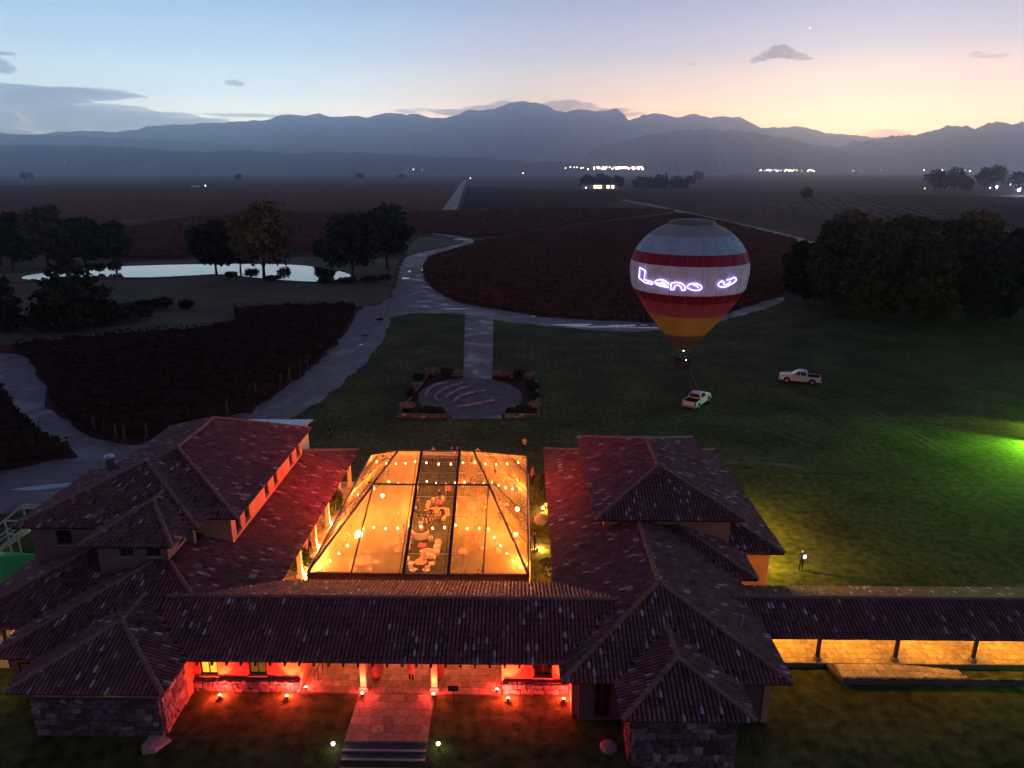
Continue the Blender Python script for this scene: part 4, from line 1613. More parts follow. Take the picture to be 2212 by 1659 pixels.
m = MB()
xs_ = [17.9, 22.3, 27.3, 46.5]
vs, fs = [], []
for x in xs_:
    for (y, z) in ((34.0, -0.5), (34.0, ramp_z(x) - 0.045), (35.39, ramp_z(x) - 0.045), (35.39, -0.5)):
        vs.append((x + (0.0 if y > 35 or x > 18 else 0.45), y, z))
for i in range(3):
    for j in range(4):
        fs.append((i * 4 + j, (i + 1) * 4 + j, (i + 1) * 4 + (j + 1) % 4, i * 4 + (j + 1) % 4))
fs += [(0, 1, 2, 3), (15, 14, 13, 12)]
m.add(vs, [f[::-1] for f in fs])
rp = m.build('ramp', M_MORTAR)
tag(rp, kind='structure')
pavers(rp, 18.35, 31.0, 34.26, 35.38, 0.30, 0.46, M_PAVER_YO, 72, zf=ramp_z)
m = MB()
m.box(18.3, 46.5, 33.98, 34.24, -0.4, 0.26)
kb = m.build('ramp_kerb', M_MORTAR)
tag(kb, 'low stone kerb along the front of the walkway ramp', 'kerb')
stones(kb, 'x', 18.3, 31.0, 0.16, 0.42, 34.10, -1, 0.36, 73)

# ================================================================== MARQUEE
def membrane(name, fog, tint, scale, seed):
    """clear PVC sheet; fog is how milky the condensation makes it"""
    m = bpy.data.materials.new(name)
    m.use_nodes = True
    nt = m.node_tree
    for n in list(nt.nodes):
        nt.nodes.remove(n)
    out = nt.nodes.new('ShaderNodeOutputMaterial')
    tr = nt.nodes.new('ShaderNodeBsdfTransparent')
    tr.inputs[0].default_value = (0.95, 0.94, 0.93, 1)
    tl = nt.nodes.new('ShaderNodeBsdfTranslucent')
    tl.inputs[0].default_value = (*tint, 1)
    df = nt.nodes.new('ShaderNodeBsdfDiffuse')
    df.inputs[0].default_value = (*[c * 0.8 for c in tint], 1)
    gl = nt.nodes.new('ShaderNodeBsdfGlossy')
    gl.inputs['Roughness'].default_value = 0.12
    gl.inputs[0].default_value = (0.9, 0.9, 0.9, 1)
    m1 = nt.nodes.new('ShaderNodeMixShader')
    m1.inputs[0].default_value = 0.2
    nt.links.new(tl.outputs[0], m1.inputs[1])
    nt.links.new(df.outputs[0], m1.inputs[2])
    g = nt.nodes.new('ShaderNodeNewGeometry')
    mp = nt.nodes.new('ShaderNodeMapping')
    mp.inputs['Scale'].default_value = (1.0, 0.35, 0.35)
    mp.inputs['Location'].default_value = (seed, seed * 2.3, 0)
    nt.links.new(g.outputs['Position'], mp.inputs['Vector'])
    nz = nt.nodes.new('ShaderNodeTexNoise')
    nz.inputs['Scale'].default_value = scale
    nz.inputs['Detail'].default_value = 7
    nt.links.new(mp.outputs[0], nz.inputs['Vector'])
    mr = nt.nodes.new('ShaderNodeMapRange')
    mr.inputs['From Min'].default_value = 0.3
    mr.inputs['From Max'].default_value = 0.7
    mr.inputs['To Min'].default_value = fog * 0.7
    mr.inputs['To Max'].default_value = min(1, fog * 1.3)
    nt.links.new(nz.outputs['Fac'], mr.inputs['Value'])
    m2 = nt.nodes.new('ShaderNodeMixShader')
    nt.links.new(mr.outputs[0], m2.inputs[0])
    nt.links.new(tr.outputs[0], m2.inputs[1])
    nt.links.new(m1.outputs[0], m2.inputs[2])
    m3 = nt.nodes.new('ShaderNodeMixShader')
    m3.inputs[0].default_value = 0.05
    nt.links.new(m2.outputs[0], m3.inputs[1])
    nt.links.new(gl.outputs[0], m3.inputs[2])
    nt.links.new(m3.outputs[0], out.inputs['Surface'])
    return m


M_FOG = membrane('misted_sheet', 0.38, (0.94, 0.80, 0.56), 0.8, 1)
M_FOG2 = membrane('lightly_misted_sheet', 0.30, (0.94, 0.80, 0.58), 1.1, 3)
M_CLEAR = membrane('clear_sheet', 0.04, (0.9, 0.86, 0.84), 1.1, 5)
M_CURTAIN = mat('white_curtain', (0.55, 0.5, 0.48), (0.66, 0.62, 0.6), 3, rough=0.8)

TX0, TX1, TY0, TY1, TZ0 = -13.8, 0.45, 40.4, 60.2, 3.0
RXA, RXB, TYR, TZR = -9.4, -3.65, 50.3, 7.46
MQ = empty('marquee', (-6.7, 50.3, 0), 'glowing clear-roofed marquee with dark frame, standing in the courtyard', 'marquee')


def fp(x, f):
    return Vector((x, TY0 + (TYR - TY0) * f, TZ0 + (TZR - TZ0) * f))


def bp_(x, f):
    return Vector((x, TY1 + (TYR - TY1) * f, TZ0 + (TZR - TZ0) * f))


def hipL(f):
    return TX0 + (RXA - TX0) * f


def hipR(f):
    return TX1 + (RXB - TX1) * f


FPU = 0.688
XA, XB, XC, XD = -11.0, -7.6, -4.7, -2.45


def panel(pts, m):
    """one sheet with a little sag, thick as plastic"""
    pts = [Vector(p) for p in pts]
    c = sum(pts, Vector((0, 0, 0))) / len(pts)
    b = MB()
    b.add(pts + [c - Vector((0, 0, 0.03))], [(i, (i + 1) % len(pts), len(pts)) for i in range(len(pts))])
    return b.build('panel', m, MQ)


for P_ in (fp, bp_):
    f1 = FPU
    panel([P_(TX0, 0), P_(XA, 0), P_(hipL(f1), f1)], M_FOG)
    panel([P_(XA, 0), P_(XB, 0), P_(XB, f1), P_(hipL(f1), f1)], M_FOG)
    panel([P_(XB, 0), P_(XC, 0), P_(XC, f1), P_(XB, f1)], M_CLEAR)
    panel([P_(XC, 0), P_(XD, 0), P_(hipR(f1), f1), P_(XC, f1)], M_FOG2)
    panel([P_(XD, 0), P_(TX1, 0), P_(hipR(f1), f1)], M_FOG)
    panel([P_(hipL(f1), f1), P_(XB, f1), P_(XB, 1), P_(RXA, 1)], M_FOG)
    panel([P_(XB, f1), P_(XC, f1), P_(XC, 1), P_(XB, 1)], M_CLEAR)
    panel([P_(XC, f1), P_(hipR(f1), f1), P_(RXB, 1), P_(XC, 1)], M_FOG2)


def side_pt(xe, xr, y):
    """where a rafter standing on the side eave at y meets the hip"""
    f = (y - TY0) / (TYR - TY0) if y <= TYR else (TY1 - y) / (TY1 - TYR)
    return Vector((xe + (xr - xe) * f, y, TZ0 + (TZR - TZ0) * f))


SY = [TY0, 44.4, 48.3, TYR, 52.4, 56.3, TY1]
for xe, xr in ((TX0, RXA), (TX1, RXB)):
    for a, b in zip(SY[:-1], SY[1:]):
        pa, pb = side_pt(xe, xr, a), side_pt(xe, xr, b)
        q = [Vector((xe, a, TZ0)), Vector((xe, b, TZ0)), pb, pa]
        q = [p for i, p in enumerate(q) if i == 0 or (p - q[i - 1]).length > 0.01]
        if (q[0] - q[-1]).length < 0.01:
            q = q[:-1]
        panel(q, M_FOG2)
    for y in (44.4, 48.3, 52.4, 56.3):
        c = MB()
        c.tube(Vector((xe, y, TZ0 + 0.02)), side_pt(xe, xr, y) + Vector((0, 0, 0.02)), 0.035, 0.035, 6)
        c.build('rafter', M_DARKMETAL, MQ)


def bar(a, b, w, h, name, m=None):
    a, b = Vector(a), Vector(b)
    d = (b - a).normalized()
    s = d.cross(Vector((0, 0, 1)))
    s = s.normalized() if s.length > 1e-3 else Vector((1, 0, 0))
    u = s.cross(d)
    c = MB()
    c.obox((a + b) / 2 + u * h * 0.5, s * w / 2, d * (b - a).length / 2, u * h / 2)
    return c.build(name, m or M_DARKMETAL, MQ)


for P_ in (fp, bp_):
    for x in (XB, XC):
        bar(P_(x, 0), P_(x, 1), 0.20, 0.10, 'rafter')
        bar(P_(x - 0.26, 0), P_(x - 0.26, 1), 0.05, 0.05, 'rafter')
    bar(P_(XA, 0), P_(hipL(FPU), FPU), 0.09, 0.09, 'rafter')
    bar(P_(XD, 0), P_(hipR(FPU), FPU), 0.09, 0.09, 'rafter')
    bar(P_(hipL(FPU), FPU), P_(hipR(FPU), FPU), 0.14, 0.12, 'purlin')
    bar(P_(TX0, 0), P_(RXA, 1), 0.12, 0.11, 'hip_rafter')
    bar(P_(TX1, 0), P_(RXB, 1), 0.12, 0.11, 'hip_rafter')
    for f in (0.14, 0.29, 0.44, 0.59, 0.80, 0.90):
        for a, b in ((hipL(f), XB), (XB, XC), (XC, hipR(f))):
            c = MB()
            p, q = P_(a, f), P_(b, f)
            c.path([p, (p + q) / 2 - Vector((0, 0, 0.05)), q], 0.012, 4)
            c.build('wire', M_STEEL, MQ)
bar((RXA, TYR, TZR), (RXB, TYR, TZR), 0.10, 0.08, 'ridge_beam')
for (a, b) in (((TX0, TY0, 2.74), (TX1, TY0, 2.74)), ((TX0, TY1, 2.74), (TX1, TY1, 2.74)), ((TX0, TY0, 2.74), (TX0, TY1, 2.74)), ((TX1, TY0, 2.74), (TX1, TY1, 2.74))):
    bar(a, b, 0.22, 0.26, 'eave_beam')
for x in (TX0, XA, XB, XC, XD, TX1):
    for y in (TY0, TY1):
        c = MB()
        c.box(x - 0.07, x + 0.07, y - 0.07, y + 0.07, 0.0, 2.74)
        p_ = c.build('post', M_DARKMETAL, MQ)
        c = MB()
        c.box(x - 0.2, x + 0.2, y - 0.2, y + 0.2, 0.0, 0.02)
        c.build('foot_plate', M_DARKMETAL, p_)
for y in (45.35, 50.3, 55.25):
    for x in (TX0, TX1):
        c = MB()
        c.box(x - 0.07, x + 0.07, y - 0.07, y + 0.07, 0.0, 2.74)
        c.build('post', M_DARKMETAL, MQ)
# scalloped valance along the front
c = MB()
n_ = 56
vs = []
for i in range(n_ * 4 + 1):
    x = TX0 + (TX1 - TX0) * i / (n_ * 4)
    vs += [(x, TY0 - 0.13, 2.78), (x, TY0 - 0.16, 2.52 - 0.10 * abs(math.sin(math.pi * i / 8)))]
c.add(vs, [(2 * i, 2 * i + 1, 2 * i + 3, 2 * i + 2) for i in range(n_ * 4)])
c.build('valance', M_DARKMETAL, MQ)
# gathered white curtains along the right side
for y in (41.3, 46.0, 47.6, 50.9, 55.7):
    c = MB()
    vs = []
    for i in range(17):
        vs += [(TX1 + 0.16 + 0.07 * math.sin(i * 1.9), y + i * 0.085, 0.05), (TX1 + 0.14 + 0.04 * math.sin(i * 1.9), y + i * 0.085, 2.72)]
    c.add(vs, [(2 * i, 2 * i + 1, 2 * i + 3, 2 * i + 2) for i in range(16)])
    c.build('curtain', M_CURTAIN, MQ)

WARM = (1.0, 0.225, 0.024)


def string_light(pts, nb, label, watts, every):
    """a cable swagged between points with bare bulbs; real light from the bulbs"""
    pts = [Vector(p) for p in pts]
    th = empty('string_light', pts[0], label, 'string light', 'string lights in the marquee')
    dense = []
    for a, b in zip(pts[:-1], pts[1:]):
        for i in range(12):
            t = i / 12
            dense.append(a.lerp(b, t) - Vector((0, 0, 0.28 * 4 * t * (1 - t))))
    dense.append(pts[-1])
    c = MB()
    c.path(dense, 0.012, 4)
    c.build('cable', M_LAMPBODY, th)
    cum = [0]
    for a, b in zip(dense[:-1], dense[1:]):
        cum.append(cum[-1] + (b - a).length)
    me = None
    for k in range(nb):
        s = cum[-1] * (k + 0.5) / nb
        i = max(j for j in range(len(cum)) if cum[j] <= s)
        i = min(i, len(dense) - 2)
        p = dense[i].lerp(dense[i + 1], (s - cum[i]) / (cum[i + 1] - cum[i]))
        if me is None:
            c = MB()
            c.lathe((0, 0, 0), [(0.02, -0.02), (0.03, -0.05), (0.058, -0.13), (0.045, -0.17), (0.012, -0.195)][::-1], 10)
            me = c.mesh('bulb', M_WARM, smooth=True)
        o = link('bulb', me, th, p - wloc(th))
        if k % every == 0:
            point_light('bulb_light', p - Vector((0, 0, 0.14)), watts, WARM, 0.08, o)
    return th


ZS = 4.0
string_light([(-13.5, 41.0, 2.9), (-11.0, 45.1, ZS), (-7.6, 45.3, ZS), (-4.7, 45.3, ZS), (-2.45, 45.2, ZS), (0.2, 41.2, 2.9)], 22, 'string of warm bulbs swagged across the front half of the marquee', 520, 3)
string_light([(-13.5, 52.0, 3.0), (-10.8, 51.6, 4.5), (-7.6, 51.6, 4.5), (-4.7, 51.6, 4.5), (-2.4, 51.6, 4.5), (0.2, 53.5, 3.0)], 20, 'string of warm bulbs swagged across the middle of the marquee', 520, 3)
string_light([(-13.5, 59.2, 3.0), (-9.0, 57.0, 3.9), (-4.5, 57.0, 3.9), (0.2, 59.2, 3.0)], 14, 'string of warm bulbs along the back of the marquee', 450, 3)


def globe_lamp(p, r, watts, label):
    p = Vector(p)
    th = empty('globe_lamp', (p.x, p.y, 0), label, 'lamp', 'tall warm lamps in the marquee')
    c = MB()
    c.lathe((p.x, p.y, 0), [(0.22, 0), (0.22, 0.03), (0.03, 0.06), (0.025, p.z - r)], 10)
    c.build('stand', M_LAMPBODY, th)
    c = MB()
    c.lathe(p, [(r * math.sin(math.pi * i / 8), -r * math.cos(math.pi * i / 8)) for i in range(1, 8)], 14)
    c.build('globe', M_WARMGLASS, th, smooth=True)
    point_light('globe_light', p, watts, WARM, r * 1.02, th)


globe_lamp((-11.9, 46.6, 2.4), 0.26, 230, 'brightest tall lamp near the front left of the marquee')
globe_lamp((-11.3, 52.6, 2.6), 0.14, 400, 'tall lamp at the left side of the marquee by the purlin end')
globe_lamp((-0.3, 51.0, 2.3), 0.16, 230, 'tall lamp against the right side of the marquee')
globe_lamp((-0.4, 47.3, 2.1), 0.12, 130, 'smaller tall lamp against the right side nearer the front')
globe_lamp((-12.6, 41.3, 1.9), 0.14, 130, 'tall lamp at the front left corner under the valance')


# ------------------------------------------------------------------ marquee furniture
def pouf(p, r, h, label):
    c = MB()
    c.lathe((p[0], p[1], 0.02), [(r * 0.86, 0), (r, h * 0.25), (r, h * 0.75), (r * 0.88, h), (r * 0.3, h * 1.02)], 18)
    o = c.build('pouf', M_WHITE, None, smooth=True, loc=(p[0], p[1], 0.02))
    tag(o, label, 'pouf', 'white poufs in the marquee')


def zp(x, y, z=0.45):
    """picture position inside the close-up of the marquee's clear strip"""
    return at((960 + x / 6.146) * 0.8641, (1180 + y / 6.146) * 0.8641, z)


for k, (x, y, r) in enumerate(((335, 1165, 0.18), (370, 1110, 0.18), (400, 1027, 0.18), (715, 985, 0.18), (580, 825, 0.18), (560, 760, 0.18), (665, 522, 0.18), (670, 482, 0.18), (685, 437, 0.18), (755, 400, 0.18),
                               (800, 1195, 0.28), (812, 1120, 0.28), (832, 1045, 0.28))):
    pouf(zp(x, y), r, 0.40, ['front small white pouf left of the red square table', 'second small white pouf left of the red square table', 'third small white pouf left of the red square table, farthest back',
                             'small white pouf behind the curved white sofa', 'small white pouf midway along the clear strip', 'small white pouf in front of the seated group', 'front pouf of the three in a row near the far red table',
                             'middle pouf of the three in a row near the far red table', 'back pouf of the three in a row near the far red table', 'white pouf beside the white ottoman',
                             'front big white pouf right of the red square table', 'middle big white pouf right of the red square table', 'back big white pouf right of the red square table'][k])


def sofa(p, r, a0, a1, label):
    """curved white sofa: seat, backrest and feet along an arc"""
    th = empty('sofa', (p[0], p[1], 0), label, 'sofa', 'curved white sofas in the marquee')
    for name, ri, ro, z0, z1 in (('seat', r - 0.22, r + 0.22, 0.12, 0.40), ('backrest', r + 0.14, r + 0.26, 0.401, 0.70)):
        c = MB()
        vs = []
        n_ = 14
        for i in range(n_ + 1):
            t = math.radians(a0 + (a1 - a0) * i / n_)
            for (rr, z) in ((ri, z0), (ro, z0), (ro, z1), (ri, z1)):
                vs.append((p[0] + rr * math.cos(t), p[1] + rr * math.sin(t), z))
        fs = []
        for i in range(n_):
            for j in range(4):
                fs.append((i * 4 + j, i * 4 + (j + 1) % 4, (i + 1) * 4 + (j + 1) % 4, (i + 1) * 4 + j))
        fs += [(3, 2, 1, 0), (n_ * 4, n_ * 4 + 1, n_ * 4 + 2, n_ * 4 + 3)]
        c.add(vs, fs)
        c.build(name, M_WHITE, th)
    for i in range(4):
        t = math.radians(a0 + (a1 - a0) * (i + 0.5) / 4)
        c = MB()
        c.tube((p[0] + r * math.cos(t), p[1] + r * math.sin(t), 0), (p[0] + r * math.cos(t), p[1] + r * math.sin(t), 0.13), 0.03, 0.03, 6)
        c.build('foot', M_LAMPBODY, th)


q = zp(560, 930)
sofa((q.x, q.y), 0.45, 190, 350, 'curved white sofa just behind the red square table')
q = zp(665, 1290)
sofa((q.x, q.y), 0.45, 20, 150, 'curved white sofa behind the round salmon table')
q = zp(745, 640)
sofa((q.x, q.y), 0.45, 60, 170, 'curved white sofa behind the seated group')
q = zp(900, 640)
sofa((q.x, q.y), 0.42, 30, 150, 'curved white sofa partly behind the right dark rafter')
q = zp(325, 960)
sofa((q.x, q.y), 0.45, 100, 230, 'curved white sofa under the left dark rafter')
q = zp(868, 375)
c = MB()
c.lathe((q.x, q.y, 0.05), [(0.36, 0), (0.40, 0.1), (0.40, 0.32), (0.33, 0.38), (0.12, 0.39)], 7)
tag(c.build('ottoman', M_WHITE, None, loc=(q.x, q.y, 0.0)), 'big six-sided white ottoman at the back of the clear strip', 'ottoman')


def red_table(p, s, label):
    th = empty('coffee_table', (p[0], p[1], 0), label, 'table', 'red square tables in the marquee')
    c = MB()
    c.box(p[0] - s, p[0] + s, p[1] - s, p[1] + s, 0.42, 0.47)
    c.build('tabletop', M_REDCLOTH, th)
    for sx in (-1, 1):
        for sy in (-1, 1):
            c = MB()
            x, y = p[0] + sx * (s - 0.06), p[1] + sy * (s - 0.06)
            c.box(x - 0.03, x + 0.03, y - 0.03, y + 0.03, 0.0, 0.42)
            c.build('leg', M_LAMPBODY, th)
    for k in range(3):
        g = MB()
        x, y = p[0] + random.uniform(-0.6, 0.6) * s, p[1] + random.uniform(-0.6, 0.6) * s
        g.lathe((x, y, 0.471), [(0.035, 0), (0.008, 0.01), (0.008, 0.09), (0.04, 0.13), (0.035, 0.2)], 8)
        tag(g.build('wine_glass', M_STEEL, None, loc=(x, y, 0.471)), 'pale glass on the ' + label, 'glass', 'glasses on the ' + label)


red_table(zp(585, 1125), 0.30, 'near red square table in the clear strip')
red_table(zp(848, 470), 0.30, 'far red square table by the ottoman')


def chair(p, ang, label, group):
    th = empty('chair', (p[0], p[1], 0), label, 'chair', group)
    th.rotation_euler = (0, 0, ang)
    def part(name, m, f):
        c = MB()
        f(c)
        o = link(name, c.mesh(name, m), th)
        return o
    part('seat', M_WHITE, lambda c: c.box(-0.22, 0.22, -0.22, 0.22, 0.43, 0.48))
    part('backrest', M_WHITE, lambda c: c.box(-0.21, 0.21, 0.19, 0.23, 0.60, 0.92))
    for sx in (-1, 1):
        part('leg', M_WOOD, lambda c: c.box(sx * 0.19 - 0.02, sx * 0.19 + 0.02, -0.20, -0.16, 0, 0.43))
        part('leg', M_WOOD, lambda c: c.box(sx * 0.19 - 0.02, sx * 0.19 + 0.02, 0.17, 0.21, 0, 0.92))
    return th


def round_table(p, r, label, h=0.75, m=None, chairs=0):
    m = m or M_TABLECLOTH
    th = empty('round_table', (p[0], p[1], 0), label, 'table', 'round tables in the marquee')
    c = MB()
    c.lathe((p[0], p[1], h - 0.03), [(r, 0), (r, 0.03), (r * 0.2, 0.032)], 22)
    c.build('tabletop', m, th)
    c = MB()
    c.lathe((p[0], p[1], 0), [(r * 0.55, 0), (r * 0.5, 0.04), (0.05, 0.07), (0.05, h - 0.03)], 14)
    c.build('pedestal', M_LAMPBODY, th)
    for k in range(4):
        t = 2 * math.pi * k / 4 + 0.4
        x, y = p[0] + r * 0.55 * math.cos(t), p[1] + r * 0.55 * math.sin(t)
        g = MB()
        if k == 0:
            g.lathe((x, y, h + 0.003), [(0.045, 0), (0.045, 0.2), (0.015, 0.26), (0.015, 0.32)], 8)
            tag(g.build('wine_bottle', M_GLASS, None, loc=(x, y, h + 0.003)), 'dark bottle on the ' + label, 'bottle')
        else:
            g.lathe((x, y, h + 0.003), [(0.035, 0), (0.008, 0.01), (0.008, 0.09), (0.04, 0.13), (0.035, 0.2)], 8)
            tag(g.build('wine_glass', M_STEEL, None, loc=(x, y, h + 0.003)), 'pale glass on the ' + label, 'glass', 'glasses on the ' + label)
    for k in range(chairs):
        t = 2 * math.pi * k / chairs + 0.3
        chair((p[0] + (r + 0.35) * math.cos(t), p[1] + (r + 0.35) * math.sin(t)), t - math.pi / 2, 'white-seated chair drawn up to the ' + label, 'chairs at the ' + label)


round_table(zp(565, 1372, 0.75), 0.45, 'round salmon table at the front of the clear strip', chairs=5)
round_table(zp(1215, 1215, 1.05), 0.38, 'tall round orange table right of the clear strip', 1.05)
q = at((700 + 640 / 3.072) * 0.8641, (1080 + 985 / 3.072) * 0.8641, 0.75)
round_table((q.x, q.y), 0.6, 'round table at the front left of the marquee', chairs=5)
q = zp(400, 450, 0.75)
round_table((q.x, q.y), 0.5, 'round orange table by the standing couple', chairs=0)
for k, (x, y) in enumerate(((-9.8, 54.5), (-2.2, 55.2), (-9.6, 48.6), (-2.0, 48.4))):
    round_table((x, y), 0.6, ['round table at the back left of the marquee', 'round table at the back right of the marquee', 'round table on the misted left side of the marquee', 'round table on the misted right side of the marquee'][k], chairs=4)


# ================================================================== PEOPLE
SKIN = mat('skin', (0.42, 0.25, 0.18), (0.50, 0.31, 0.22), 5, rough=0.6)
HAIR = mat('dark_hair', (0.02, 0.014, 0.01), (0.04, 0.028, 0.02), 8, rough=0.5)


def cloth(c):
    key = 'cloth_%02d_%02d_%02d' % tuple(int(x * 99) for x in c)
    return MATS.get(key) or mat(key, c, tuple(x * 1.3 for x in c), 6, rough=0.85)


def body_mesh(pose):
    """skinned skeleton of one figure, facing -y, feet at z = 0; returns an evaluated mesh"""
    seat = pose == 'sit'
    V_ = []
    E_ = []
    R_ = []

    def v(p, r):
        V_.append(p)
        R_.append(r)
        return len(V_) - 1

    def chain(i, pts):
        for p, r in pts:
            j = v(p, r)
            E_.append((i, j))
            i = j
        return i
    hz_ = 0.50 if seat else 0.93
    pel = v((0, 0, hz_), (0.155, 0.115))
    dz = hz_ - 0.93
    ch_ = chain(pel, [((0, 0.0, 1.10 + dz), (0.135, 0.10)), ((0, 0.01, 1.30 + dz), (0.165, 0.115)), ((0, 0.01, 1.42 + dz), (0.13, 0.085))])
    nk = chain(ch_, [((0, 0.0, 1.50 + dz), (0.055, 0.058)), ((0, -0.01, 1.57 + dz), (0.066, 0.078)), ((0, -0.015, 1.65 + dz), (0.078, 0.096)), ((0, -0.01, 1.72 + dz), (0.062, 0.075))])
    for s in (-1, 1):
        if pose == 'sit':
            arm = [((s * 0.20, 0.0, 1.39 + dz), (0.06, 0.06)), ((s * 0.25, -0.06, 1.13 + dz), (0.045, 0.045)), ((s * 0.15, -0.30, 1.05 + dz), (0.033, 0.033)), ((s * 0.12, -0.37, 1.05 + dz), (0.036, 0.022))]
            leg = [((s * 0.11, -0.06, hz_ - 0.02), (0.09, 0.09)), ((s * 0.13, -0.45, 0.49), (0.065, 0.065)), ((s * 0.13, -0.46, 0.26), (0.055, 0.058)), ((s * 0.13, -0.44, 0.08), (0.04, 0.045)), ((s * 0.13, -0.58, 0.045), (0.042, 0.035))]
        else:
            sw = {'walk': 0.20, 'stand': 0.03, 'phone': 0.02}[pose] * s
            if pose == 'phone':
                arm = [((s * 0.20, 0.0, 1.40), (0.06, 0.06)), ((s * 0.24, -0.03, 1.13), (0.045, 0.045)), ((s * 0.13, -0.25, 1.22), (0.033, 0.033)), ((s * 0.08, -0.31, 1.27), (0.036, 0.022))]
            else:
                arm = [((s * 0.20, 0.0, 1.40), (0.06, 0.06)), ((s * 0.26, 0.4 * sw, 1.13), (0.045, 0.045)), ((s * 0.27, 0.9 * sw - 0.05, 0.90), (0.033, 0.033)), ((s * 0.27, 0.95 * sw - 0.07, 0.83), (0.036, 0.022))]
            leg = [((s * 0.10, 0, 0.86), (0.095, 0.095)), ((s * 0.10, -0.55 * sw - 0.02, 0.49), (0.065, 0.068)), ((s * 0.10, -0.6 * sw + 0.02, 0.28), (0.055, 0.06)), ((s * 0.10, -0.7 * sw + 0.03, 0.08), (0.04, 0.045)), ((s * 0.11, -0.75 * sw - 0.11, 0.045), (0.042, 0.035))]
        hand = chain(ch_, arm)
        hp = Vector(arm[-1][0])
        hd = (hp - Vector(arm[-2][0])).normalized()
        side = Vector((0, 1, 0)) if abs(hd.z) > 0.5 else Vector((0, 0, 1))
        for k, ln in enumerate((0.075, 0.085, 0.08, 0.065)):
            o_ = side * (0.022 * (k - 1.5))
            chain(hand, [(tuple(hp + hd * 0.035 + o_), (0.010, 0.010)), (tuple(hp + hd * (0.03 + ln) + o_ + Vector((-s * 0.012, 0, 0))), (0.008, 0.008))])
        chain(hand, [(tuple(hp + Vector((-s * 0.02, -0.035, 0.0)) + hd * 0.01), (0.011, 0.011)), (tuple(hp + Vector((-s * 0.03, -0.05, 0)) + hd * 0.04), (0.009, 0.009))])
        chain(pel, leg)
    me = bpy.data.meshes.new('figure')
    me.from_pydata(V_, E_, [])
    ob = bpy.data.objects.new('figure_tmp', me)
    COL.objects.link(ob)
    sk = ob.modifiers.new('skin', 'SKIN')
    sk.use_smooth_shade = True
    for i, r in enumerate(R_):
        me.skin_vertices[0].data[i].radius = r
    me.skin_vertices[0].data[0].use_root = True
    sb = ob.modifiers.new('sub', 'SUBSURF')
    sb.levels = 1
    sb.render_levels = 1
    bpy.context.view_layer.update()
    dg = bpy.context.evaluated_depsgraph_get()
    res = bpy.data.meshes.new_from_object(ob.evaluated_get(dg))
    bpy.data.objects.remove(ob)
    return res


FIG = {}


def person(p, pose, ang, top, bottom, label, group=None, coat=0.93, scale=1.0, hair=None, hat=None):
    """one figure: a single continuous body whose clothing follows it, hair as a cap"""
    if pose not in FIG:
        FIG[pose] = body_mesh(pose)
    me = FIG[pose].copy()
    me.name = 'person'
    me.materials.clear()
    shoe = cloth((0.02, 0.018, 0.016))
    for m_ in (SKIN, top, bottom, shoe):
        me.materials.append(m_)
    dz = -0.43 if pose == 'sit' else 0.0
    idx = []
    for f in me.polygons:
        c = f.center
        z = c.z - dz
        if z > 1.475 and abs(c.x) < 0.13:
            k = 0
        elif pose in ('stand', 'walk') and abs(c.x) > 0.215 and z < 0.885 and z > 0.6:
            k = 0
        elif pose == 'sit' and c.y < -0.33 and z > 0.98 and c.z > 0.55:
            k = 0
        elif pose == 'phone' and c.y < -0.27 and z > 1.15:
            k = 0
        elif c.z < 0.09:
            k = 3
        elif pose == 'sit':
            k = 1 if z > 0.97 and c.y > -0.4 and not (c.y < -0.12 and abs(c.z - 0.49) < 0.1) else 2
        else:
            k = 1 if (z > coat or (abs(c.x) > 0.2 and z > 0.7)) else 2
        idx.append(k)
    me.polygons.foreach_set('material_index', idx)
    o = link('person', me)
    o.location = p
    o.rotation_euler = (0, 0, ang)
    o.scale = (scale,) * 3
    tag(o, label, 'person', group)
    h = MB()
    zc = 1.665 + dz
    vs, fs = [], []
    rings = 5
    for j in range(rings + 1):
        phi = math.pi * 0.5 * j / rings
        for i in range(12):
            t = 2 * math.pi * i / 12
            y = math.sin(t)
            drop = -0.06 * max(0.0, y) * (1 - j / rings)
            vs.append((0.094 * math.cos(phi) * math.cos(t), -0.005 + 0.112 * math.cos(phi) * math.sin(t), zc + 0.02 + 0.118 * math.sin(phi) + drop))
    for j in range(rings):
        for i in range(12):
            fs.append((j * 12 + i, j * 12 + (i + 1) % 12, (j + 1) * 12 + (i + 1) % 12, (j + 1) * 12 + i))
    h.add(vs, fs)
    link('hair', h.mesh('hair', hair or HAIR, smooth=True), o)
    # nose and ears, so the head reads as one from any side
    e = MB()
    e.lathe((0, -0.108, 1.64 + dz), [(0.014, 0.0), (0.017, 0.012), (0.006, 0.045)], 6)
    for s in (-1, 1):
        e.lathe((s * 0.088, 0.0, 1.62 + dz), [(0.01, 0), (0.022, 0.03), (0.012, 0.062)], 6)
    link('face', e.mesh('face', SKIN, smooth=True), o)
    return o


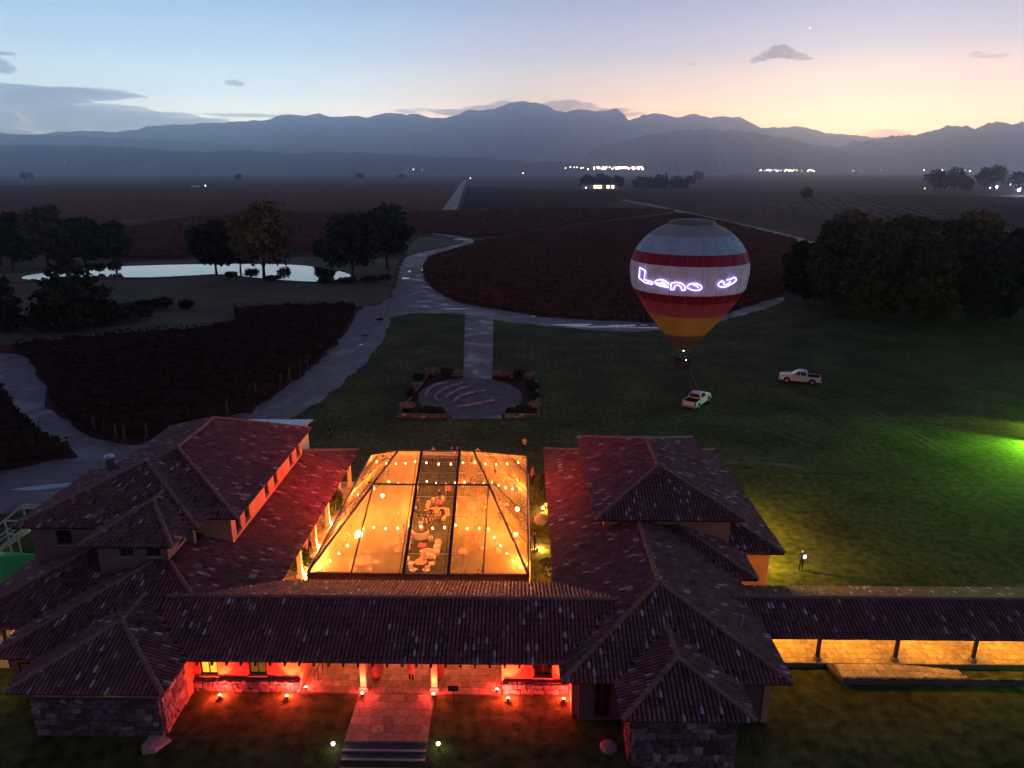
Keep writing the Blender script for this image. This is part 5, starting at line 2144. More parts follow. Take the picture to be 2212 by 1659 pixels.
BLACK, NAVY, GREY, BEIGE, ORANGE, ROSE, TAN, DENIM = [cloth(c) for c in ((0.015, 0.014, 0.016), (0.02, 0.025, 0.05), (0.10, 0.10, 0.11), (0.40, 0.32, 0.24), (0.62, 0.36, 0.16), (0.52, 0.22, 0.20), (0.30, 0.18, 0.10), (0.05, 0.07, 0.13))]
q = at(1133, 978)
person((q.x, q.y, 0.012), 'phone', 3.0, ORANGE, BLACK, 'person in an orange coat standing on the lawn behind the marquee')
q = at(714, 949)
person((q.x, q.y, 0.012), 'stand', 1.2, BLACK, BLACK, 'dark figure alone on the lawn beyond the left house')
for k, (x, t) in enumerate(((936, ROSE), (976, BLACK), (987, NAVY), (1031, BEIGE))):
    g = at_y(x, 968, 65.6)
    person((g.x, g.y, 0.012), 'stand', [2.8, 0.4, -0.5, 3.3][k], t, BLACK, ['leftmost of the people half hidden behind the marquee ridge, in rose', 'person in black behind the middle of the marquee ridge', 'person in navy beside the one in black behind the marquee', 'person in a pale top at the right behind the marquee ridge'][k], 'people behind the marquee')
g = at_y(1335, 940, 69.3)
person((g.x, g.y, 0.012), 'stand', 0.5, BLACK, BLACK, 'person whose head just shows over the back of the right house roof')
q = at(670, 1190)
person((q.x, q.y, 0.012), 'walk', 2.2, TAN, BLACK, 'person in brown walking by the lit columns left of the marquee', scale=1.02)
q = at(1143, 1203)
person((q.x, q.y, 0.012), 'stand', 1.9, BLACK, BLACK, 'dark figure close against the right side of the marquee', coat=0.45)
q = at(1155, 1193)
person((q.x, q.y, 0.012), 'phone', -1.4, NAVY, BLACK, 'taller figure facing the other at the right side of the marquee', scale=1.04)
q = at(1150, 1045)
person((q.x, q.y, 0.012), 'stand', 1.0, ROSE, BLACK, 'person at the far right corner of the marquee')
q = at(1729, 1232)
pw_ = person((q.x, q.y, 0.012), 'phone', 0.2, BLACK, BLACK, 'dark figure holding a small light on the lawn at the right')
c = MB()
c.box(-0.035, 0.035, -0.006, 0.006, -0.07, 0.07)
ph_ = c.build('phone_light', M_COOL)
ph_.location = (q.x + 0.02, q.y - 0.36, 1.33)
tag(ph_, 'small bright phone light in the hand of the dark figure', 'phone')
ph_.scale = (2.2, 1.5, 1.6)
point_light('phone_glow', (q.x + 0.02, q.y - 0.45, 1.33), 2.0, (0.8, 0.85, 1.0), 0.05, None)
g = at(889, 1470, 0.12)
person((g.x, g.y, 0.122), 'stand', 2.9, ROSE, BLACK, 'person in a long rose coat standing between the lit entrance columns', coat=0.45)
# guests inside
guests = [(zp(640, 690, 0.5), 'sit', 0.3, BLACK, BLACK, 'guest in black seated left in the group under the clear strip'), (zp(720, 665, 0.5), 'sit', 0.0, BLACK, NAVY, 'guest in black seated in the middle of the group'),
          (zp(815, 640, 0.5), 'sit', -0.3, BEIGE, GREY, 'guest in a pale jacket seated in the group'), (zp(900, 660, 0.5), 'sit', -0.6, BLACK, BLACK, 'guest in black seated at the right of the group'),
          (zp(455, 640, 0.0), 'stand', -1.2, NAVY, BLACK, 'guest in navy of the standing couple under the left rafter'), (zp(535, 690, 0.0), 'stand', 1.5, BLACK, BLACK, 'guest in black of the standing couple'),
          (Vector((-2.9, 42.9, 0)), 'stand', 0.5, GREY, BLACK, 'guest in grey standing at the front right of the marquee'), (Vector((-2.0, 42.7, 0)), 'stand', -0.8, TAN, DENIM, 'guest in brown standing at the front right of the marquee'),
          (Vector((-6.4, 57.2, 0)), 'stand', 0.2, ROSE, BLACK, 'guest in rose at the back of the clear strip'), (Vector((-5.3, 58.0, 0)), 'phone', -0.4, BEIGE, BLACK, 'guest in a pale top at the back of the clear strip'),
          (Vector((-7.1, 55.9, 0)), 'stand', 1.0, BLACK, DENIM, 'guest in black at the back left of the clear strip'), (Vector((-9.5, 43.2, 0)), 'sit', 2.5, NAVY, BLACK, 'guest in navy seated at the front left table'),
          (Vector((-2.6, 50.0, 0)), 'stand', 0.0, BLACK, BLACK, 'guest in black standing on the misted right side'), (Vector((-3.3, 55.0, 0)), 'stand', 1.4, TAN, BLACK, 'guest in brown standing at the back right'),
          (Vector((-9.2, 50.1, 0)), 'stand', 2.2, GREY, DENIM, 'guest in grey standing on the misted left side')]
for p, pose, a, t, b, lab in guests:
    person((p.x, p.y, 0.012), pose, a, t, b, lab, 'guests in the marquee')
    if pose == 'sit':
        pouf((p.x, p.y), 0.27, 0.40, 'white pouf under the ' + lab)

# ================================================================== LAMPS OUTSIDE
AMBER = (1.0, 0.52, 0.10)
REDW = (1.0, 0.22, 0.05)
RED = (1.0, 0.045, 0.03)


def uplight(p, target, watts, col, label, group, angle=75, aim_h=0.16, spill=0.13, spill_col=None):
    """small ground floodlight: spike, housing tilted to the wall, glowing lens"""
    p = Vector(p)
    th = empty('uplight', p, label, 'lamp', group)
    c = MB()
    c.tube(p, p + Vector((0, 0, 0.09)), 0.02, 0.02, 6)
    c.build('spike', M_LAMPBODY, th)
    d = (Vector(target) - p - Vector((0, 0, aim_h))).normalized()
    h = p + Vector((0, 0, aim_h))
    c = MB()
    c.tube(h - d * 0.10, h + d * 0.05, 0.06, 0.085, 10)
    c.build('housing', M_LAMPBODY, th)
    c = MB()
    c.lathe((0, 0, 0), [(0.078, 0.0), (0.07, 0.03), (0.03, 0.045)], 10)
    lens = link('lens', c.mesh('lens', M_WARMGLASS, smooth=True), th)
    lens.location = h + d * 0.051 - p
    lens.rotation_euler = d.to_track_quat('Z', 'Y').to_euler()
    spot_light('uplight_beam', h + d * 0.11, target, watts, col, angle, 0.6, 0.05, th)
    point_light('uplight_spill', h + d * 0.16, watts * spill, spill_col or col, 0.05, th)


UG = 'uplights along the entrance walls'
for k, (x, y, tz, w) in enumerate(((480, 1501, 2.4, 600), (624, 1501, 2.4, 750), (1098, 1501, 2.6, 850), (1217, 1512, 2.4, 600))):
    p = at(x, y)
    uplight((p.x, 32.35, 0.012), (p.x + (0.1 if k else -0.1), 33.2, tz - 0.5), w * 0.5, REDW, ['uplight below the red wall left of its dark window', 'uplight at the right end of the left red wall', 'uplight at the left end of the right red wall', 'uplight at the far right end of the red wall by the stub wall'][k], UG, 60, spill=0.75, spill_col=RED)
uplight((-12.0, 32.9, 0.13), (-12.2, 34.0, 2.0), 160, REDW, 'lamp on the paving at the left end of the gallery opening', UG, spill=0.6, spill_col=RED)
uplight((-1.3, 32.9, 0.13), (-1.1, 34.0, 2.0), 160, REDW, 'lamp on the paving at the right end of the gallery opening', UG, spill=0.6, spill_col=RED)
uplight((-8.75, 32.50, 0.11), (-8.75, 33.05, 2.4), 130, REDW, 'uplight at the foot of the left entrance column', UG, spill=0.5, spill_col=RED)
uplight((-4.8, 32.50, 0.11), (-4.8, 33.05, 2.4), 130, REDW, 'uplight at the foot of the right entrance column', UG, spill=0.5, spill_col=RED)


def ceiling_lamp(p, watts, col, label, group, r=0.09):
    p = Vector(p)
    th = empty('pendant_lamp', p, label, 'lamp', group)
    c = MB()
    c.tube(p + Vector((0, 0, 0.1)), p + Vector((0, 0, 0.55)), 0.012, 0.012, 5)
    c.build('cord', M_LAMPBODY, th)
    c = MB()
    c.lathe(p, [(r * 1.7, -0.02), (r * 1.5, 0.05), (r * 0.6, 0.12), (0.02, 0.14)], 12)
    c.build('shade', M_LAMPBODY, th)
    c = MB()
    c.lathe(p, [(r * 0.4, -0.12), (r * 0.9, -0.08), (r, -0.03), (r * 0.5, -0.021)], 10)
    c.build('bulb', M_WARMGLASS, th, smooth=True)
    point_light('pendant_light', p - Vector((0, 0, 0.14)), watts, col, 0.10, th)


for k, x in enumerate((-10.6, -6.8, -3.0)):
    ceiling_lamp((x, 36.0, 3.2), 170, (1.0, 0.22, 0.10), ['left pendant lamp hidden under the gallery roof', 'middle pendant lamp hidden under the gallery roof', 'right pendant lamp hidden under the gallery roof'][k], 'pendant lamps under the gallery roof')
for k, x in enumerate((15.6, 19.8, 24.3, 28.9, 33.4)):
    ceiling_lamp((x, 37.2, 2.55), 250, (1.0, 0.37, 0.022), ['first', 'second', 'third', 'fourth', 'fifth'][k] + ' pendant lamp under the walkway roof, counted from the house', 'pendant lamps under the walkway roof')
ceiling_lamp((-30.2, 37.2, 2.6), 90, AMBER, 'pendant lamp under the west porch at the left edge', 'west porch lamp')
ceiling_lamp((-29.6, 32.4, 2.5), 25, (1.0, 0.62, 0.12), 'lamp beside the lit bushes west of the stone porch', 'west porch lamp')


def path_lamp(p, label):
    p = Vector(p)
    th = empty('path_lamp', p, label, 'lamp', 'path lamps beside the steps')
    c = MB()
    c.tube(p, p + Vector((0, 0, 0.32)), 0.03, 0.03, 8)
    c.build('stem', M_LAMPBODY, th)
    c = MB()
    c.lathe(p + Vector((0, 0, 0.32)), [(0.05, 0), (0.085, 0.05), (0.085, 0.11), (0.04, 0.15)], 10)
    c.build('lantern', M_WHITEL, th, smooth=True)
    point_light('lantern_light', p + Vector((0, 0, 0.40)), 7, (1.0, 0.72, 0.38), 0.09, th)


q = at(720, 1613)
path_lamp((q.x, q.y, ground_z(q.y)), 'small bright lamp in the grass left of the steps')
q = at(947, 1613)
path_lamp((q.x, q.y, ground_z(q.y)), 'small bright lamp in the grass right of the steps')

# veranda lights of the left house: a lamp at the foot of each lit post
for k, y in enumerate((44.6, 48.4, 52.2, 40.9)):
    uplight((-15.35, y + 0.1, 0.02), (-15.8, y, 2.6), 200, (1.0, 0.42, 0.10), ['uplight at the second veranda post from the front', 'uplight at the third veranda post from the front', 'uplight at the fourth veranda post from the front', 'uplight at the front veranda post behind the bush'][k], 'uplights at the veranda posts', spill=0.9)
uplight((1.9, 55.2, 0.02), (2.7, 55.0, 2.4), 200, (1.0, 0.42, 0.10), 'uplight far back in the grass strip right of the marquee', 'uplights in the right grass strip', spill=1.2)
uplight((1.3, 48.6, 0.02), (2.7, 49.5, 2.0), 200, (1.0, 0.42, 0.10), 'uplight midway along the grass strip right of the marquee', 'uplights in the right grass strip', spill=1.2)
uplight((1.6, 42.6, 0.02), (2.7, 43.5, 2.0), 200, (1.0, 0.42, 0.10), 'uplight behind the bush at the front right of the marquee', 'uplights in the right grass strip', spill=1.2)


def wall_lamp(p, out, watts, col, label):
    p, out = Vector(p), Vector(out)
    th = empty('wall_lamp', p, label, 'lamp')
    c = MB()
    c.obox(p + out * 0.05, (0.06, 0, 0) if abs(out.y) > 0.5 else (0, 0.06, 0), out * 0.05, (0, 0, 0.12))
    c.build('bracket', M_LAMPBODY, th)
    c = MB()
    c.lathe(p + out * 0.18, [(0.05, -0.12), (0.08, -0.08), (0.08, 0.06), (0.03, 0.1)], 10)
    c.build('lantern', M_WARMGLASS, th, smooth=True)
    point_light('wall_lamp_light', p + out * 0.30, watts, col, 0.1, th)


wall_lamp((17.26, 53.0, 2.3), (1, 0, 0), 1200, (1.0, 0.54, 0.04), 'wall lamp hidden under the east eave of the right house')
wall_lamp((17.26, 47.0, 2.3), (1, 0, 0), 800, (1.0, 0.54, 0.04), 'second wall lamp hidden under the east eave of the right house')
wall_lamp((14.36, 42.5, 1.9), (1, 0, 0), 12, (1.0, 0.45, 0.12), 'small wall lamp on the east bay of the right house')


def floodlight(p, target, watts, col, label, angle=70, lens=None, h=1.2):
    p = Vector(p)
    th = empty('floodlight', p, label, 'floodlight', 'coloured floodlights on the lawn')
    c = MB()
    for a in (0.3, 2.4, 4.5):
        c.tube(p + Vector((0.35 * math.cos(a), 0.35 * math.sin(a), 0)), p + Vector((0, 0, h * 0.6)), 0.018, 0.018, 5)
    c.tube(p + Vector((0, 0, h * 0.55)), p + Vector((0, 0, h)), 0.02, 0.02, 6)
    c.build('tripod', M_LAMPBODY, th)
    t = p + Vector((0, 0, h + 0.1))
    d = (Vector(target) - t).normalized()
    c = MB()
    c.tube(t - d * 0.18, t + d * 0.1, 0.10, 0.14, 12)
    c.build('housing', M_LAMPBODY, th)
    c = MB()
    c.tube(t + d * 0.101, t + d * 0.12, 0.12, 0.12, 12)
    c.build('lens', lens, th)
    spot_light('flood_beam', t + d * 0.16, target, watts, col, angle, 0.9, 0.12, th)


M_GREENLENS = emit('green_lens', (0.25, 1.0, 0.08), 30)
GA_ = at(2262, 958)
g1 = at(2080, 985)
floodlight((GA_.x, GA_.y, 0.012), (g1.x, g1.y, 0.0), 9500, (0.34, 1.0, 0.03), 'green floodlight just outside the right edge of the lawn', 110, M_GREENLENS, 1.3)
g3 = at(2290, 922)
g4 = at(2195, 924)
floodlight((g3.x, g3.y, 0.012), (g4.x, g4.y, 0.0), 2200, (0.7, 0.9, 0.10), 'yellow-green floodlight just outside the right edge, farther back', 70, M_GREENLENS, 1.6)
g5 = at(2350, 1400)
g6 = at(2150, 1560)
floodlight((g5.x, g5.y - 3, 0.012), (g6.x, g6.y, -0.5), 420, (0.4, 1.0, 0.08), 'green floodlight outside the right edge in front of the walkway', 110, M_GREENLENS, 1.6)

M_REDLENS = emit('red_lens', (1.0, 0.08, 0.06), 8)


def added_wash_lamp(p, target, watts, label):  # lamps added to the frame to redden the roof slopes
    p = Vector(p)
    th = empty('added_wash_lamp', p, label, 'lamp', 'added red wash lamps on the marquee frame')
    d = (Vector(target) - p).normalized()
    c = MB()
    c.tube(p - d * 0.12, p + d * 0.10, 0.07, 0.10, 10)
    c.build('housing', M_LAMPBODY, th)
    c = MB()
    c.tube(p + d * 0.101, p + d * 0.115, 0.085, 0.085, 10)
    c.build('lens', M_REDLENS, th)
    c = MB()
    c.tube(p - Vector((0, 0, 0.3)), p, 0.02, 0.02, 5)
    c.build('bracket', M_LAMPBODY, th)
    spot_light('wash_beam', p + d * 0.15, target, watts, (1.0, 0.02, 0.045), 120, 0.8, 0.08, th)


added_wash_lamp((-11.35, 48.3, 5.75), (-17.6, 48.0, 4.3), 900, 'red wash lamp added on the left slope of the marquee frame, nearer the front')
added_wash_lamp((-11.2, 53.0, 5.9), (-19.0, 54.0, 5.6), 900, 'red wash lamp added on the left slope of the marquee frame, nearer the back')
added_wash_lamp((-2.0, 50.6, 5.75), (4.6, 51.5, 3.9), 620, 'red wash lamp added on the right slope of the marquee frame')

# ================================================================== SMALL THINGS ROUND THE ENTRANCE
def clay_jar(p, h, label):
    c = MB()
    s = h / 1.5
    c.lathe(p, [(0.20 * s, 0), (0.36 * s, 0.35 * s), (0.46 * s, 0.8 * s), (0.40 * s, 1.15 * s), (0.22 * s, 1.36 * s), (0.26 * s, 1.5 * s), (0.21 * s, 1.48 * s)], 20)
    tag(c.build('clay_jar', M_CLAYPOT, None, smooth=True, loc=p), label, 'jar', 'big clay jars at the entrance columns')


clay_jar((-8.25, 34.0, 0.125), 1.6, 'big clay jar right behind the left entrance column')
clay_jar((-4.75, 34.1, 0.125), 1.6, 'big clay jar right behind the right entrance column')
# sign on a thin post
q = at(980, 1524)
th = empty('signboard', (q.x, q.y, 0.0), 'small dark signboard on a thin post in the grass right of the path', 'sign')
c = MB()
c.tube((q.x, q.y, -0.05), (q.x, q.y, 1.1), 0.025, 0.025, 6)
c.build('post', M_LAMPBODY, th)
c = MB()
c.box(q.x - 0.28, q.x + 0.28, q.y - 0.03, q.y - 0.005, 0.95, 1.3)
c.build('board', M_LAMPBODY, th)
# low railing at the left end of the paving
th = empty('railing', (-11.9, 33.4, 0.12), 'short dark railing on the paving by the left red wall', 'railing')
for i in range(4):
    c = MB()
    c.tube((-11.55 + 0.05 * i, 33.0 + 0.7 * i, 0.12), (-11.55 + 0.05 * i, 33.0 + 0.7 * i, 1.0), 0.02, 0.02, 5)
    c.build('baluster', M_LAMPBODY, th)
c = MB()
c.tube((-11.55, 33.0, 1.0), (-11.4, 35.1, 1.0), 0.025, 0.025, 5)
c.build('handrail', M_LAMPBODY, th)
# flagstone in the grass by the left porch
q = at(335, 1601)
c = MB()
c.prism(blob((q.x, q.y), 0.75, 0.5, 0.2, 9, 77), -0.35, -0.02)
tag(c.build('flagstone', M_CONC), 'rose-lit flat stone in the grass at the corner of the left stone porch', 'stone')
q = at(1315, 1607)
c = MB()
c.lathe((q.x, q.y, -0.35), [(0.5, 0), (0.48, 0.22), (0.32, 0.36), (0.1, 0.4)], 9)
tag(c.build('boulder', M_STONE), 'dim boulder in the grass left of the right stone porch', 'boulder')

# west porch: paving, posts, a table and two chairs
m = MB()
m.box(-40, -27.85, 34.6, 40.3, -0.2, 0.03)
wp = m.build('west_terrace', M_MORTAR)
tag(wp, kind='structure')
pavers(wp, -32.6, -27.9, 34.6, 40.2, 0.07, 0.6, M_PAVER_YO, 81)
for k, x in enumerate((-32.2, -29.9)):
    c = MB()
    c.tube((x, 34.75, 0.07), (x, 34.75, 3.05), 0.11, 0.10, 10)
    o_ = c.build('porch_post', M_WOOD, LH)
th = empty('wooden_table', (-30.4, 37.2, 0.07), 'plank table on the lit west porch at the left edge', 'table')
for i in range(5):
    c = MB()
    c.box(-31.3, -29.5, 36.75 + i * 0.19, 36.92 + i * 0.19, 0.76, 0.80)
    c.build('plank', M_PAVER_Y, th)
for sx in (-31.2, -29.6):
    for sy in (36.8, 37.6):
        c = MB()
        c.box(sx - 0.04, sx + 0.04, sy - 0.04, sy + 0.04, 0.07, 0.76)
        c.build('leg', M_WOOD, th)

# green canopy and white truss at the left edge
M_GREEN = mat('green_canvas', (0.02, 0.30, 0.07), (0.05, 0.42, 0.12), 0.8, rough=0.7, bump=0.3, bscale=2)
A_ = at(78, 1200, 2.2)
B_ = at(82, 1196, 2.2)
th = empty('canopy', (-37.5, 43.5, 0), 'bright green lit canopy at the left edge beside the tiled house', 'canopy')
P = [at(20, 1192, 2.3), at(76, 1196, 2.2), at(60, 1226, 2.0), at(10, 1262, 2.0), at(-90, 1268, 2.0), at(-90, 1200, 2.3)]
c = MB()
mid = sum(P, Vector((0, 0, 0))) / 6 + Vector((0, 0, 0.7))
c.add(P + [mid], [((i + 1) % 6, i, 6) for i in range(6)])
c.build('canvas', M_GREEN, th)
for p in (P[0], P[2], P[3], P[5]):
    c = MB()
    c.tube((p.x, p.y, 0), (p.x, p.y, p.z), 0.04, 0.04, 6)
    c.build('pole', M_STEEL, th)
floodlight((-41.5, 40.0, 0.012), (-37.0, 42.6, 2.2), 4500, (0.15, 1.0, 0.10), 'green floodlight outside the left edge shining on the canopy', 48, M_GREENLENS, 3.4)
floodlight((-36.2, 41.9, 0.012), (-35.0, 45.5, 0.0), 60, (0.6, 1.0, 0.12), 'small yellow-green lamp under the edge of the canopy', 90, M_GREENLENS, 1.2)

th = empty('truss_tower', (-37, 47, 0), 'white metal lattice truss at the left edge behind the tiled house', 'truss')


def tz(x, y, Y):
    return at_y(x, y, Y)


def seg(a, b, r=0.07, name='bar'):
    c = MB()
    c.tube(a, b, r, r, 6)
    c.build(name, M_STEEL, th)


def Z5(x, y, Y):
    return at_y(x / 6.917 * 0.8641, (1240 + y / 6.917) * 0.8641, Y)


f0, f1 = 46.0, 49.5
for a, b in (((400, 160), (700, 160)), ((0, 480), (400, 165)), ((345, 205), (640, 205)), ((400, 190), (435, 350)), ((85, 430), (330, 430)), ((80, 440), (135, 665)), ((435, 350), (640, 205)), ((330, 430), (435, 350)),
             ((0, 690), (215, 530)), ((0, 770), (250, 590)), ((135, 665), (300, 665))):
    seg(Z5(*a, 47.5), Z5(*b, 47.5))
for a, b in (((0, 900), (400, 565)), ((25, 940), (560, 570))):
    seg(Z5(*a, 46.5), Z5(*b, 46.5))
for i in range(9):
    t = i / 8
    p = Vector((10 + 390 * t, 890 - 325 * t))
    q = Vector((40 + 500 * t, 930 - 345 * t))
    seg(Z5(p.x, p.y, 46.5), Z5(q.x, q.y, 46.5), 0.05, 'lacing')
    if i < 8:
        t2 = (i + 1) / 8
        q2 = Vector((40 + 500 * t2, 930 - 345 * t2))
        seg(Z5(p.x, p.y, 46.5), Z5(q2.x, q2.y, 46.5), 0.04, 'lacing')
for a in ((85, 430), (135, 665), (25, 940), (300, 665)):
    p = Z5(*a, 47.0)
    seg(p, Vector((p.x, p.y, 0.0)), 0.06, 'leg')

# ================================================================== GARDEN ROUND THE LABYRINTH
gFL, gFR = at(858, 902), at(1163, 902)
gBL, gBR = at(928, 806), at(1156, 806)
M_GWALL = mat('garden_stone', (0.20, 0.15, 0.13), (0.36, 0.28, 0.24), 2.5, rough=0.85, bump=0.8, bscale=5)
gap0, gap1 = at(972, 902), at(1090, 902)


def low_wall(a, b, h, t, label):
    a, b = Vector(a), Vector(b)
    d = (b - a).normalized()
    s = Vector((-d.y, d.x, 0))
    n_ = max(2, int((b - a).length / 0.55))
    th = empty('garden_wall', a, label, 'wall', 'low stone walls of the labyrinth garden')
    r = random.Random(int(a.x * 100))
    for row in range(2):
        for i in range(n_):
            p = a.lerp(b, (i + 0.5) / n_)
            o = bpy.data.objects.new('stone', r.choice(ME_STONES))
            COL.objects.link(o)
            o.parent = th
            o.location = Vector((p.x, p.y, h * (row + 0.5) / 2)) - a
            o.rotation_euler = (0, 0, math.atan2(d.y, d.x))
            o.scale = ((b - a).length / n_ * r.uniform(0.9, 1.05), t * r.uniform(0.85, 1.1), h / 2 * r.uniform(0.9, 1.1))


low_wall(gFL, gap0, 0.5, 0.4, 'low stone wall front left of the labyrinth garden')
low_wall(gap1, gFR, 0.5, 0.4, 'low stone wall front right of the labyrinth garden')
low_wall(gFL, gBL, 0.35, 0.3, 'low stone wall along the left side of the labyrinth garden')
low_wall(gFR, gBR, 0.35, 0.3, 'low stone wall along the right side of the labyrinth garden')
sheet('garden_bed', [gFL, gFR, gBR, gBL], 0.03, M_SOIL)
gc = at(1016, 858)
ring = [at(1016 + 112 * math.cos(2 * math.pi * i / 48), 858 - 41 * math.sin(2 * math.pi * i / 48) + (4 if math.sin(2 * math.pi * i / 48) < 0 else 0)) for i in range(48)]
sheet('labyrinth_floor', ring, 0.05, M_PLAZA)
sheet('garden_path', [at(1005, 677), at(1066, 692), at(1063, 830), at(1085, 905), at(975, 905), at(1000, 830)], 0.04, M_ROAD)


M_ARC_STONE = object_tint_mat('pale_arc_stone', [(0.0, (0.26, 0.22, 0.23)), (1.0, (0.40, 0.35, 0.36))])
ME_ARC = ME_STONES[0].copy()
ME_ARC.materials.clear()
ME_ARC.materials.append(M_ARC_STONE)


def zg(x, y):
    return at((980 + x / 5.53) * 0.8641, (900 + y / 5.53) * 0.8641, 0.05)


for k, pts in enumerate((((470, 510), (465, 465), (520, 400), (620, 350), (760, 315)), ((650, 590), (590, 540), (610, 480), (720, 410), (870, 350), (980, 320)), ((740, 530), (800, 480), (900, 420), (1000, 390), (1090, 375)),
                         ((850, 590), (880, 550), (950, 500), (1080, 460), (1200, 445), (1270, 430)), ((900, 660), (1010, 640), (1180, 610), (1300, 585), (1380, 570)))):
    P = smooth_poly([zg(*p) for p in pts], 2, closed=False)
    th = empty('stone_arc', P[0], ['outermost short stone arc of the labyrinth', 'hooked stone arc of the labyrinth', 'middle stone arc of the labyrinth', 'inner stone arc of the labyrinth', 'straight low stone line in front of the labyrinth arcs'][k], 'stone row', 'stone rows of the labyrinth')
    L = 0
    r = random.Random(k)
    for a, b in zip(P[:-1], P[1:]):
        L += (b - a).length
        if L > 0.3:
            L = 0
            o = bpy.data.objects.new('stone', ME_ARC)
            COL.objects.link(o)
            o.parent = th
            o.location = Vector((a.x, a.y, 0.15)) - P[0]
            o.rotation_euler = (0, 0, math.atan2((b - a).y, (b - a).x))
            o.scale = (0.42, 0.3, 0.24)


# ================================================================== PLANTS
def foliage(name, parent, centres, radii, n, size, m, seed, flat=0.7):
    """leaf-sized faces through the volume of several overlapping clumps, denser towards their skins"""
    rng = np.random.default_rng(seed)
    w = np.array([r[0] * r[1] * r[2] for r in radii]) ** 0.75
    w /= w.sum()
    k = rng.choice(len(centres), size=n, p=w)
    d = rng.normal(size=(n, 3))
    d /= np.linalg.norm(d, axis=1)[:, None]
    rad = rng.beta(3.2, 1.3, n)[:, None] * rng.uniform(0.82, 1.12, n)[:, None]
    c = np.array(centres)[k] + d * rad * np.array(radii)[k]
    c = c[c[:, 2] > 0.02]
    v = leaf_quads(c, size, rng, flat)
    f = np.arange(len(v)).reshape(-1, 4)
    off = np.array(list(wloc(parent))) if parent is not None else 0
    me = mesh_np(name, v - off, f, m)
    return link(name, me, parent)


def tree(p, h, w, label, m, seed, leaves=2600, leaf=0.42, trunk_frac=0.28, cat='tree', group=None, name='broadleaf_tree', lobes=11, droop=0.0):
    r = random.Random(seed)
    p = Vector((p[0], p[1], 0))
    th = empty(name, p, label, cat, group)
    c = MB()
    tr = max(0.12, h * 0.018)
    top = p + Vector((r.uniform(-0.03, 0.03) * h, r.uniform(-0.03, 0.03) * h, h * 0.72))
    pts = [p + (top - p) * t + Vector((0.012 * h * math.sin(5 * t + seed), 0.01 * h * math.cos(4 * t), 0)) for t in (0, 0.2, 0.4, 0.6, 0.8, 1.0)]
    c.path(pts, [tr * 1.35, tr * 1.05, tr * 0.9, tr * 0.7, tr * 0.45, tr * 0.2], 8)
    cent, rad = [], []
    zb = h * trunk_frac
    for k in range(lobes):
        a = 2 * math.pi * (k * 0.618) + r.uniform(-0.3, 0.3)
        q = (k + 0.5) / lobes
        z = zb + (h - zb) * (0.16 + 0.66 * q)
        rr = w / 2 * (0.62 * math.sin(math.pi * min(1.0, 0.18 + 0.74 * q)) ** 0.8) * r.uniform(0.7, 1.1)
        cc = p + Vector((rr * math.cos(a), rr * math.sin(a), z - droop * rr))
        s = w * r.uniform(0.20, 0.30)
        cent.append(tuple(cc))
        rad.append((s, s, s * r.uniform(0.65, 0.95)))
        i0 = pts[min(4, 1 + int(q * 4))]
        c.path([i0, i0.lerp(cc, 0.5) + Vector((0, 0, 0.04 * h)), cc], [tr * 0.4, tr * 0.25, tr * 0.08], 5)
    cent.append(tuple(p + Vector((0, 0, zb + (h - zb) * 0.55))))
    rad.append((w * 0.34, w * 0.34, (h - zb) * 0.42))
    c.build('trunk', M_BARK, th)
    foliage('crown', th, cent, rad, leaves, leaf, m, seed)
    return th


def conifer(p, h, w, label, m, seed, leaves=2600, leaf=0.4, group=None):
    r = random.Random(seed)
    p = Vector((p[0], p[1], 0))
    th = empty('conifer_tree', p, label, 'tree', group)
    c = MB()
    c.tube(p, p + Vector((0, 0, h * 0.97)), h * 0.018, h * 0.003, 7)
    cent, rad = [], []
    tiers = 9
    for k in range(tiers):
        q = k / (tiers - 1)
        z = h * (0.10 + 0.83 * q)
        R_ = w / 2 * (1 - q) ** 0.85 + 0.05 * w
        nn = max(2, int(7 * (1 - q)))
        for i in range(nn):
            a = 2 * math.pi * i / nn + k * 1.1 + r.uniform(-0.2, 0.2)
            rr = R_ * r.uniform(0.45, 0.72)
            cc = p + Vector((rr * math.cos(a), rr * math.sin(a), z - 0.12 * rr))
            cent.append(tuple(cc))
            rad.append((R_ * 0.42, R_ * 0.42, h * 0.055))
            c.tube(p + Vector((0, 0, z)), cc, h * 0.004, h * 0.0015, 4)
    c.build('trunk', M_BARK, th)
    foliage('crown', th, cent, rad, leaves, leaf, m, seed)
    return th


def shrub(p, h, w, label, m, seed, leaves=500, leaf=0.14, name='shrub', group=None, cat='shrub', wy=None):
    r = random.Random(seed)
    p = Vector((p[0], p[1], 0))
    th = empty(name, p, label, cat, group)
    cent, rad = [], []
    c = MB()
    for k in range(6):
        a = 2 * math.pi * k / 6 + r.uniform(-0.3, 0.3)
        rr = w * 0.24
        cc = p + Vector((rr * math.cos(a), rr * math.sin(a) * (wy or w) / w, h * r.uniform(0.42, 0.66)))
        cent.append(tuple(cc))
        rad.append((w * 0.26, (wy or w) * 0.26, h * 0.36))
        c.path([p, p.lerp(cc, 0.5) + Vector((0, 0, 0.1 * h)), cc], [0.03, 0.02, 0.008], 5)
    c.build('stems', M_BARK, th)
    foliage('leaves', th, cent, rad, leaves, leaf, m, seed)
    return th


def V(x, y):
    q = at(x, y)
    return (q.x, q.y)


def mpp(x, y):
    """metres per picture unit at a ground position"""
    q = at(x, y)
    return q.y / (FPX * CT)


PG = 'trees round the pond'
